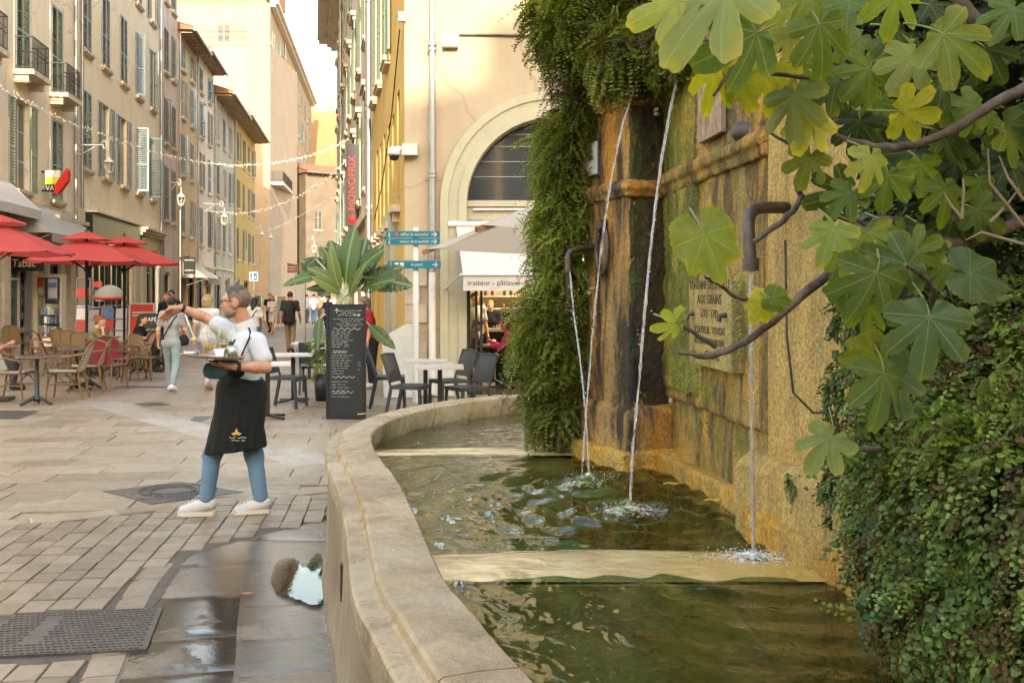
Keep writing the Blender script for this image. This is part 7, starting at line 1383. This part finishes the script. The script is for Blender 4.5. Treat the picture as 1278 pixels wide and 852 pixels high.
    if st == 'crop':
        hc = [E(hp(-.014, 0, .036), (.096, .074, .088), HM)]; fr_ = (tuple(hp(.05, 0, .06)), tuple(HM @ Vector((.8, 0, -.6)))); hk = dict(cuts=[fr_, (tuple(hp(0, 0, .055)), tuple(HM @ Vector((-.35, 0, -.93))))])
        sdfobj('hair_fade', [E(hp(-.015, 0, .022), (.0985, .0785, .094), HM)], .006, hairm('faded', (.2, .135, .095)), t, k=.01, world=True, amp=.002, nsc=60, cuts=[(tuple(hp(.03, 0, .0)), tuple(HM @ Vector((.95, 0, -.3)))), (tuple(hp(0, 0, -.045)), tuple(HM @ Vector((.1, 0, -1))))])
    if st == 'long': hc += [E(hp(-.055, 0, -.05), (.065, .085, .13), HM), C(hp(-.06, 0, -.05), hp(-.09, 0, -.22), .075, .05)]; hk = dict(cuts=[(tuple(hp(.05, 0, .05)), tuple(HM @ Vector((.85, 0, -.52))))])
    if st == 'bun': hc += [E(hp(-.12, 0, .06), (.05, .05, .05), HM), E(hp(-.06, 0, -.03), (.06, .08, .08), HM)]
    if st == 'curly': hc += [E(hp(-.04, 0, .01), (.105, .1, .11), HM), E(hp(-.05, 0, -.06), (.08, .095, .08), HM)]; hk = dict(cuts=[(tuple(hp(.05, 0, .06)), tuple(HM @ Vector((.85, 0, -.52))))])
    out['hair'] = sdfobj('hair', hc, min(h, .014), HAIR[look.get('hair', 'dark')], t, k=.02, world=True, amp=.014 if st == 'curly' else .005 if st != 'crop' else .009, nsc=22 if st != 'crop' else 55, **hk); out['TM'] = TM; return out
def person(label, px, Y, heading, H, look, pose='walk', group=None, h=.018, z0=0., lean=0., X=None):
    X = (px-CX)/F*Y if X is None else X; a = rad(heading); T = Matrix.Translation((X, Y, z0)) @ Matrix.Rotation(a, 4, 'Z'); k = H/1.75; t = thing('person', label, 'person', (X, Y, z0), a, group)
    hw, sw = .085, .185 if not look.get('fem') else .16
    if pose == 'sit': J = dict(hipL=(0, hw, .5), hipR=(0, -hw, .5), kneL=(.42, .11, .5), kneR=(.42, -.1, .5), ankL=(.38, .1, .08), ankR=(.44, -.1, .08), toeL=(.55, .11, .04), toeR=(.61, -.11, .04), shoL=(.02+lean, sw, .98), shoR=(.02+lean, -sw, .98), elbL=(.16+lean, sw+.04, .76), elbR=(.18+lean, -sw-.03, .74), wriL=(.36+lean, .1, .78), wriR=(.34+lean, -.08, .84), neck=(.03+lean, 0, 1.04), head=(.08+lean*1.3, 0, 1.19))
    else:
        w_ = {'walk': 1, 'stand': 0}[pose]; s = .19*w_; J = dict(hipL=(0, hw, .9), hipR=(0, -hw, .9), kneL=(.14*w_+.03, hw+.01, .5), kneR=(-.02*w_+.02, -hw, .5), ankL=(s, hw, .085), ankR=(-s*1.25, -hw, .085+.06*w_), toeL=(s+.16, hw+.02, .04), toeR=(-s*1.25+.15, -hw-.02, .035+.01*w_), shoL=(lean, sw, 1.43), shoR=(lean, -sw, 1.43), elbL=(lean-.07*w_, sw+.06, 1.15), elbR=(lean+.06*w_, -sw-.06, 1.15), wriL=(lean+.0-.06*w_+.06, sw+.08, .92), wriR=(lean+.2*w_+.06, -sw-.06, .95), neck=(lean*1.05, 0, 1.5), head=(.025+lean*1.35, 0, 1.635))
    J.update(look.get('pose', {})); J = {n_: T @ (Vector(v)*k) for n_, v in J.items()}; R3 = T.to_3x3(); hy = look.get('yaw', 0); HM = R3 @ Matrix.Rotation(rad(hy), 3, 'Z') @ Matrix.Rotation(rad(look.get('nod', 5)), 3, 'Y')
    o = figure(t, J, R3, HM, k, h, look); return t, J, R3, o, k
BAGM = cloth((.02, .02, .02))
def strap(t, J, R, k, s0='shoR', s1='hipL', m=None):
    m_ = MB(); f_ = R.col[0]; a, b = J[s0]+Z3*.06*k, J[s1]+Z3*.02*k+(J[s1]-(J['hipL']+J['hipR'])/2)*.9
    pts = lambda sg: [a, a.lerp(b, .25)+f_*sg*.13*k, a.lerp(b, .55)+f_*sg*.155*k, a.lerp(b, .8)+f_*sg*.145*k, b]
    m_.tube(pts(1), .012*k, 6).tube(pts(-1), .012*k, 6); m_.build('bag_strap', m or BAGM, t)
W1 = person('woman in pale grey tee and light trousers walking away with black shoulder strap', 214, 17.0, 92, 1.62, dict(fem=1, top=(.3, .31, .31), legs=(.25, .31, .32), shoes=(.75, .74, .72), hair='dark', style='short', hem=-.12)); strap(*W1[:3], W1[4])
W1b = sdfobj('handbag', [('e', tuple(W1[1]['hipR']+W1[2].col[1]*-.13+Z3*.05), (.09, .05, .1))], .016, BAGM, W1[0], world=True)
person('curly blond woman in white walking away just behind the waiter', 259, 17.4, 84, 1.66, dict(fem=1, top=(.55, .54, .53), legs=(.36, .34, .36), shoes=(.38, .27, .16), hair='blond', style='curly'))
person('seated woman with auburn hair in a bun and olive top, hand at face', 116, 20.1, 10, 1.66, dict(fem=1, top=(.2, .15, .07), legs=(.05, .05, .07), hair='auburn', style='bun', sleeve=.5, pose=dict(wriR=(.2, -.03, 1.02), elbR=(.26, -.16, .76)), nod=14), 'sit', lean=.06)
DHp = G(170, 464); person('seated woman with long dark hair in black at a round table', 0, DHp.y, 5, 1.66, dict(fem=1, top=(.015, .015, .016), legs=(.02, .02, .02), hair='dark', style='long', sleeve=.6), 'sit', X=DHp.x, lean=.05)
person('man with dark sunglasses and dark polo standing behind the café terrace', 209, 24, 250, 1.74, dict(top=(.02, .022, .03), legs=(.04, .045, .06), hair='grey', skin=SKIN2), 'stand')
person('man in dark clothes half hidden behind the man with sunglasses', 214, 26.5, 255, 1.8, dict(top=(.025, .027, .035), legs=(.05, .05, .06), hair='dark'), 'stand')
p_ = person('woman with long dark hair and white top seen behind the head of the waiter', 318, 24.6, 70, 1.6, dict(fem=1, top=(.55, .54, .53), legs=(.1, .12, .18), hair='dark', style='long')); strap(*p_[:3], p_[4])
person('blond woman hidden next to the dark haired woman in white', 308, 26, 85, 1.6, dict(fem=1, top=(.6, .55, .5), legs=(.1, .1, .14), hair='blond', style='curly'), h=.022)
person('woman in white tee and pale grey skirt walking up to the viewer', 340, 43.6, 262, 1.66, dict(fem=1, top=(.55, .54, .53), legs=(.42, .45, .42), bottom='skirt', hair='auburn', style='long', shoes=(.4, .28, .18), pose=dict(wriL=(.2, .03, 1.02), wriR=(.2, -.03, 1.03))), h=.022)
person('person in dark clothes just behind the woman in the pale skirt', 336.5, 46, 262, 1.76, dict(top=(.02, .022, .03), legs=(.03, .03, .04), hair='dark'), h=.024)
BP = person('man in dark jacket and beige trousers walking away carrying bags', 362, 29, 92, 1.77, dict(top=(.03, .034, .032), legs=(.27, .2, .14), hair='brown', sleeve=.7, shoes=(.05, .04, .03)))
J_, R_ = BP[1], BP[2]; bk = (J_['shoL']+J_['shoR'])/2-R_.col[0]*.2
sdfobj('backpack', [('e', tuple(bk-Z3*.16), (.16, .13, .24)), ('e', tuple(bk-Z3*.3), (.16, .12, .1))], .018, cloth((.03, .032, .03)), BP[0], world=True, k=.03, amp=.008)
sdfobj('shoulder_bag', [('c', tuple(J_['hipL']+Z3*.12-R_.col[0]*.2), tuple(J_['hipR']+Z3*.12-R_.col[0]*.2), .1, .1), ('c', tuple(J_['hipL']+Z3*.02-R_.col[0]*.2), tuple(J_['hipR']+Z3*.02-R_.col[0]*.2), .1, .1)], .018, cloth((.025, .02, .018)), BP[0], world=True, k=.03); strap(BP[0], J_, R_, BP[4])
CG = 'people in the distant crowd'
for px, Y, hd, H, top, leg, hr, lab in ((383, 61, 88, 1.75, (.14, .18, .24), (.03, .035, .05), 'dark', 'crowd walker in a grey blue shirt and dark trousers'), (391.5, 58, 95, 1.78, (.42, .52, .66), (.06, .1, .2), 'brown', 'crowd walker in a pale blue shirt and jeans'), (399, 64, 260, 1.7, (.34, .22, .08), (.04, .04, .04), 'dark', 'crowd walker in a tan top'), (404.5, 67, 92, 1.8, (.7, .68, .66), (.2, .2, .22), 'brown', 'crowd walker in a white top beside the tan one'), (409, 42, 265, 1.64, (.03, .05, .1), (.03, .03, .05), 'dark', 'near crowd woman in navy with black hair'), (378.5, 70, 268, 1.72, (.1, .1, .12), (.05, .05, .06), 'dark', 'crowd walker in dark grey left of the blue shirts'), (416, 66, 262, 1.7, (.6, .5, .45), (.08, .08, .1), 'brown', 'crowd walker in a pale pink top beside the plant')): person(lab, px, Y, hd, H, dict(top=top, legs=leg, hair=hr, fem=int('woman' in lab)), 'walk', CG, .028)
person('man in a red shirt bending down behind the menu board', 465, 17.7, 205, 1.62, dict(top=(.3, .02, .03), legs=(.02, .02, .022), hair='grey', style='curly', shoes=(.6, .58, .55), nod=25, skin=SKIN2), 'stand', lean=.12)
person('blond shop woman with glasses behind the counter in a black top', 612, 20.5, 270, 1.55, dict(fem=1, top=(.015, .015, .018), legs=(.02, .02, .02), hair='blond', style='short', nod=12), 'stand', h=.016)
person('seated customer in a bright pink top inside the shop', 0, 18.0, 175, 1.66, dict(fem=1, top=(.7, .06, .3), legs=(.02, .02, .03), hair='auburn', style='long', sleeve=1.9, shoes=(.5, .4, .36)), 'sit', X=.0, lean=.04, h=.016)
person('seated customer with a tan skirt facing the pink top inside the shop', 0, 18.4, 5, 1.62, dict(fem=1, top=(.1, .08, .07), legs=(.4, .24, .12), hair='brown', style='long', bottom='skirt', sleeve=1.5), 'sit', X=-.75, lean=.04, h=.016)
person('person in a pale patterned shirt standing inside behind the door frame', 592, 19.0, 300, 1.7, dict(top=(.5, .48, .42), legs=(.02, .02, .02), hair='dark', sleeve=.7), 'stand', h=.018)
person('seated person cut by the left picture edge', -13, 17.4, 10, 1.66, dict(fem=1, top=(.55, .2, .14), legs=(.05, .05, .07), hair='brown', style='long', sleeve=.3), 'sit', h=.018)
o = dup(RC, (.18, 18.0, 0), rad(85), 'dark resin chair under the customer in pink inside the shop'); o['group'] = 'chairs inside the shop'
o = dup(RC, (-.9, 18.4, 0), rad(-85), 'dark resin chair under the customer in the tan skirt inside the shop'); o['group'] = 'chairs inside the shop'
dup(BT, (-.36, 18.2, 0), 0, 'round dark table between the two customers inside the shop')
# ---- the waiter
wy = 7.5; t = thing('person', 'waiter in white shirt and long black apron striding with a loaded tray', 'person', (P(290, 0, wy).x, wy, 0)); q = P
J = dict(head=q(294, 376, 7.5), neck=q(307, 409, 7.53), shoL=q(321, 426, 7.34), shoR=q(294, 418, 7.70), elbL=q(332, 459, 7.26), wriL=q(292, 457, 7.12), elbR=q(258, 397, 7.76), wriR=q(226, 384, 7.66), hipL=q(306, 506, 7.42), hipR=q(300, 506, 7.58),
 kneL=q(265, 566, 7.42), kneR=q(317, 568, 7.52), ankL=q(258, 624, 7.42), ankR=q(326, 624, 7.5), toeL=q(230, 636.5, 7.40), toeR=q(298, 636.5, 7.47))
Fw = frame3((-.93, -.36, 0)); Hw = frame3((-1, -.06, -.06)); kk = 1.03
WT = figure(t, J, Fw, Hw, kk, .0068, dict(top=(.6, .6, .6), legs=(.14, .235, .33), shoes=(.58, .56, .52), hair='crop', style='crop', sleeve=.62, collar=1, skin=SKIN2, hem=-.02), hands={'L': ((-.96, -.1, .12), (-.1, -1, .1), (0, .1, 1), .12), 'R': ((-.85, -.1, -.42), (-.35, -.8, .45), (-.35, -.25, -.9), .38)})
def surf(o, px, py, tol=2.5):
    """the point of a finished mesh nearest the viewer along the photo pixel"""
    V = np.zeros(len(o.data.vertices)*3, np.float32); o.data.vertices.foreach_get('co', V); V = V.reshape(-1, 3); X = CX+V[:, 0]/V[:, 1]*F; Yp = HY-(V[:, 2]-CH)/V[:, 1]*F; d = np.hypot(X-px, Yp-py)
    m = d < max(tol, d.min()+.5); i = np.where(m)[0]; v = V[i[V[i, 1].argmin()]]; return Vector(v.tolist())
F_ap = cloth((.017, .018, .016)); hz = P(0, 568, 7.4).z
def folds(V):
    c = np.array(q(300, 0, 7.46)); d = V[:, :2]-c[:2]; r = np.linalg.norm(d, axis=1); a = np.arctan2(d[:, 1], d[:, 0]); z = V[:, 2]; wt = np.clip((1.0-z)/.5, 0.12, 1)
    s_ = np.sin(a*9+z*5.)*.5+np.sin(a*17-z*9+1)*.3+np.sin(z*26+a*4)*.25; V = V.copy(); V[:, :2] += d/np.maximum(r, .01)[:, None]*(s_*.013*wt)[:, None]; return V
AP = sdfobj('apron', [('c', tuple(q(302, 492, 7.48)), tuple(q(276, 575, 7.40)), .16, .122), ('c', tuple(q(303, 492, 7.48)), tuple(q(312, 575, 7.44)), .16, .115), ('c', tuple(q(302, 492, 7.45)), tuple(q(294, 575, 7.40)), .165, .125), ('e', tuple(q(301, 485, 7.5)), (.17, .2, .17), Fw.to_4x4())], .009, F_ap, t, k=.05, world=True, fn=folds, amp=.02, nsc=5, cuts=[((q(252, 566, 7.4).x, 7.4, hz+.015), (.1, 0, -.99)), ((q(300, 462, 7.4).x, 7.4, q(300, 470, 7.4).z), (.2, 0, 1))])
tm = WT['TM']; ch = q(301, 452, 7.5)
BIB = sdfobj('apron_bib', [('e', tuple(ch), (.142, .15, .24), Fw.to_4x4())], .009, F_ap, t, k=.03, world=True, amp=.005, nsc=8, cuts=[(tuple(q(0, 449, 7.4)), (0, 0, 1)), (tuple(ch+Fw.col[0]*-.01), tuple(-Fw.col[0]))])
m = MB(); m.tube([surf(WT['shirt'], x, y)+Vector((-.006, -.008, 0)) for x, y in ((300, 449), (303, 440), (307, 430), (311, 420), (314, 412), (313, 407))], .0065, 6); m.build('apron_strap', F_ap, t)
m = MB(); m.tube([surf(WT['shirt'], x, y)+Vector((-.01, -.004, 0)) for x, y in ((282, 449), (285, 440), (289, 430), (293, 422))], .0065, 6); m.build('apron_strap', F_ap, t)
for a, b, w_ in (('kneL', 'ankL', .075), ('kneR', 'ankR', .075)): pass
# face details
hp = lambda x, y, z: J['head']+Hw @ Vector((x, y, z))*kk
sdfobj('beard', [('e', tuple(hp(.05, 0, -.088)), (.04, .045, .036), Hw.to_4x4()), ('e', tuple(hp(.022, .045, -.062)), (.04, .018, .04), Hw.to_4x4()), ('e', tuple(hp(.022, -.045, -.062)), (.04, .018, .04), Hw.to_4x4()), ('e', tuple(hp(.087, 0, -.052)), (.012, .028, .007), Hw.to_4x4())], .006, hairm('grey_beard', (.34, .23, .16)), t, k=.012, world=True, amp=.004, nsc=60)
M_EYE = flat('eye_white', (.7, .68, .64), .2)
for s in (-1, 1):
    MB().lathe([(0, -.011), (.009, -.007), (.012, 0), (.009, .007), (0, .011)], 10, hp(.074, s*.033, .002)).build('eye', M_EYE, t); MB().lathe([(0, -.006), (.0055, 0), (0, .006)], 8, hp(.0845, s*.034, .002)).build('iris', M_BLACKP, t)
m = MB()
for s in (-1, 1):
    m.tube([hp(.101, s*.034+.024*math.cos(a), .0+.018*math.sin(a)) for a in np.linspace(0, 6.283, 17)], .0022, 5, False); m.tube([hp(.101, s*.058, .006), hp(.05, s*.078, .006), hp(.0, s*.082, .004), hp(-.02, s*.08, -.012)], .0026, 5)
m.tube([hp(.103, -.01, .003), hp(.107, 0, .006), hp(.103, .01, .003)], .0022, 5); gl = m.build('glasses', M_BLACKP, t)
m = MB(); 
for s in (-1, 1): m.add([hp(.1005, s*.034, 0)]+[hp(.1005, s*.034+.023*math.cos(a), .017*math.sin(a)) for a in np.linspace(0, 6.283, 17)[:-1]], [(0, i+1, (i+1) % 16+1) for i in range(16)])
link('lens', m.mesh('lens', M_CLEAR), gl)
def band(name, a, b, f_, r, m_):
    c = a.lerp(b, f_); d = (b-a).normalized(); Mr = d.to_track_quat('Z', 'Y').to_matrix(); MB().lathe([(r, -.012), (r+.004, -.012), (r+.004, .012), (r, .012), (r, -.012)], 16, c, Mr).build(name, m_, t)
band('watch', J['elbL'], J['wriL'], .88, .029, M_BLACKP); band('bracelet', J['elbR'], J['wriR'], .93, .027, M_BLACKP)
lg = surf(AP, 295, 543); y = min(surf(AP, x_, y_).y for x_, y_ in ((288, 543), (295, 538), (302, 548), (295, 550)))-.008; m = MB(); c0 = P(295, 541, y); st_ = [(0, .042), (.012, .012), (.038, .0), (.02, -.012), (.0, -.006), (-.02, -.012), (-.038, 0), (-.012, .012)]; m.poly([(c0.x+a, y, c0.z+b) for a, b in st_], .004, (0, 1, 0)); m.build('apron_emblem', flat('gold_thread', (.55, .36, .08)), t)
m = MB(); rc = random.Random(9); scrib(m, c0.x-.05, c0.x+.05, c0.z-.028, .008, y, r=.002); scrib(m, c0.x-.035, c0.x+.045, c0.z-.048, .007, y, r=.0018); m.build('apron_print', M_CHALK, t, kind='stuff')
for tl, an in (('toeL', 'ankL'), ('toeR', 'ankR')):
    a = J[an]; e = J[tl]; d = (e-a); d.z = 0; d.normalize(); m = MB(); pts = [(x, y_) for x, y_ in ((-.085, .03), (-.07, .042), (0, .043), (.08, .047), (.14, .04), (.172, .0), (.14, -.04), (.08, -.045), (0, -.041), (-.07, -.042), (-.085, -.03))]; sd_ = Vector((-d.y, d.x, 0)); z_ = .0
    m.poly([Vector((a.x, a.y, .002))+d*(x*1.06+.028)+sd_*y_ for x, y_ in pts], .032); m.build('shoe_sole', flat('cream_sole', (.62, .56, .44)), t)
    m = MB()
    for i in range(4): c = a+d*(.06+.022*i)+Vector((0, -.0, .028-.014*i)); m.tube([c-sd_*.03, c+Z3*.012, c+sd_*.03], .003, 4)
    m.build('shoe_laces', M_CHALK, t)
# the tray and what stands on it
tc = P(265, 446.5, 7.13); tray = MB().lathe([(0, 0), (.19, 0), (.215, .006), (.225, .02), (.222, .022), (.21, .01), (.185, .006), (0, .006)], 36).build('serving_tray', mat('brown_tray', (.3, .2, .12), (.22, .14, .08), 8, .4)); tray.location = tc; tray.rotation_euler = (rad(-2), rad(4), 0); tag(tray, 'round brown serving tray full of glasses carried by the waiter', 'tray')
M_GL2 = clearm('drinking_glass', (.93, .95, .94), .02); M_BEER = N('amber_drink').put(c=(.75, .42, .04), r=.1, tr=.35, s=.5).m; M_LEM = flat('lemon', (.8, .52, .05), .4); M_CHINA = flat('white_china', (.8, .79, .77), .2); M_STEEL = flat('steel', (.5, .48, .45), .3, .8)
def ontray(dx, dy): return tc+Vector((dx, dy, .012-dx*.05))
def goblet(name, lab, dx, dy, R, h_bowl, stem, drink=None, lvl=.5):
    p = ontray(dx, dy); t = thing(name, lab, 'glass', p); MB().lathe([(0, .001), (R*.8, .001), (R*.75, .006), (.006, .012), (.005, stem), (R*.55, stem+h_bowl*.12), (R, stem+h_bowl*.5), (R*.85, stem+h_bowl)], 20, p).build('glass', M_GL2, t)
    if drink: MB().lathe([(0, stem+.004), (R*.5, stem+h_bowl*.13), (R*.93, stem+h_bowl*lvl), (0, stem+h_bowl*lvl)], 18, p).build('drink', drink, t)
    return t, p
g, p = goblet('wine_glass', 'tall stemmed glass with a lemon slice and straw on the left of the tray', -.13, 0, .055, .15, .08)
MB().lathe([(0, 0), (.021, 0), (.021, .006), (0, .006)], 14, p+Vector((0, -.01, .115)), Matrix.Rotation(.6, 3, 'X')).build('lemon_slice', M_LEM, g); MB().tube([p+Vector((.01, 0, .1)), p+Vector((-.065, 0, .29))], .006, 6).build('straw', M_CHINA, g)
goblet('wine_glass', 'tall empty stemmed glass at the back of the tray', -.02, .09, .05, .14, .08); goblet('beer_glass', 'short stemmed glass with amber drink in the middle of the tray', -.005, -.06, .05, .11, .035, M_BEER, .55)
goblet('wine_glass', 'clear glass with pale yellow slice right behind the amber drink', .065, .06, .045, .13, .06, M_LEM, .25)
p = ontray(.075, -.05); m = MB(); m.lathe([(.03, 0), (.05, .06), (.046, .06), (.028, .006), (0, .006)], 4, (0, 0, 0), Matrix.Rotation(PI/4, 3, 'Z'), False); o = m.build('china_bowl', M_CHINA); o.location = p; o.scale = (1.1, 1.1, 1); tag(o, 'small square white china bowl on the tray', 'bowl')
for dx, dy, nm, lab, cat, pr, mm in ((-.125, -.07, 'round_dish', 'low metal dish with white contents at the left tray edge', 'dish', [(.0, 0), (.05, 0), (.055, .035), (.05, .035), (.045, .02), (0, .025)], M_STEEL), (.16, -.05, 'metal_cup', 'small metal cup at the right tray edge', 'cup', [(0, 0), (.034, 0), (.036, .085), (.033, .085), (.03, .01), (0, .01)], M_STEEL), (.125, .02, 'pepper_bottle', 'small dark bottle beside the metal cup on the tray', 'bottle', [(0, 0), (.022, 0), (.022, .07), (.012, .085), (.014, .11), (0, .11)], M_BLACKP), (.06, -.12, 'saucer', 'white saucer at the front of the tray', 'saucer', [(0, 0), (.04, 0), (.06, .01), (.058, .013), (.04, .005), (0, .005)], M_CHINA)): o = MB().lathe(pr, 18).build(nm, mm); o.location = ontray(dx, dy); tag(o, lab, cat)
o = sdfobj('dish_cloth', [('e', tuple(P(261, 462, 7.12)), (.05, .03, .06)), ('e', tuple(P(276, 464, 7.12)), (.05, .035, .05)), ('c', tuple(P(270, 454, 7.12)), tuple(P(285, 455, 7.12)), .03, .02)], .008, cloth((.04, .07, .09)), None, k=.03, amp=.008, nsc=16); tag(o, 'dark blue grey cloth hanging from the hand under the tray', 'cloth')
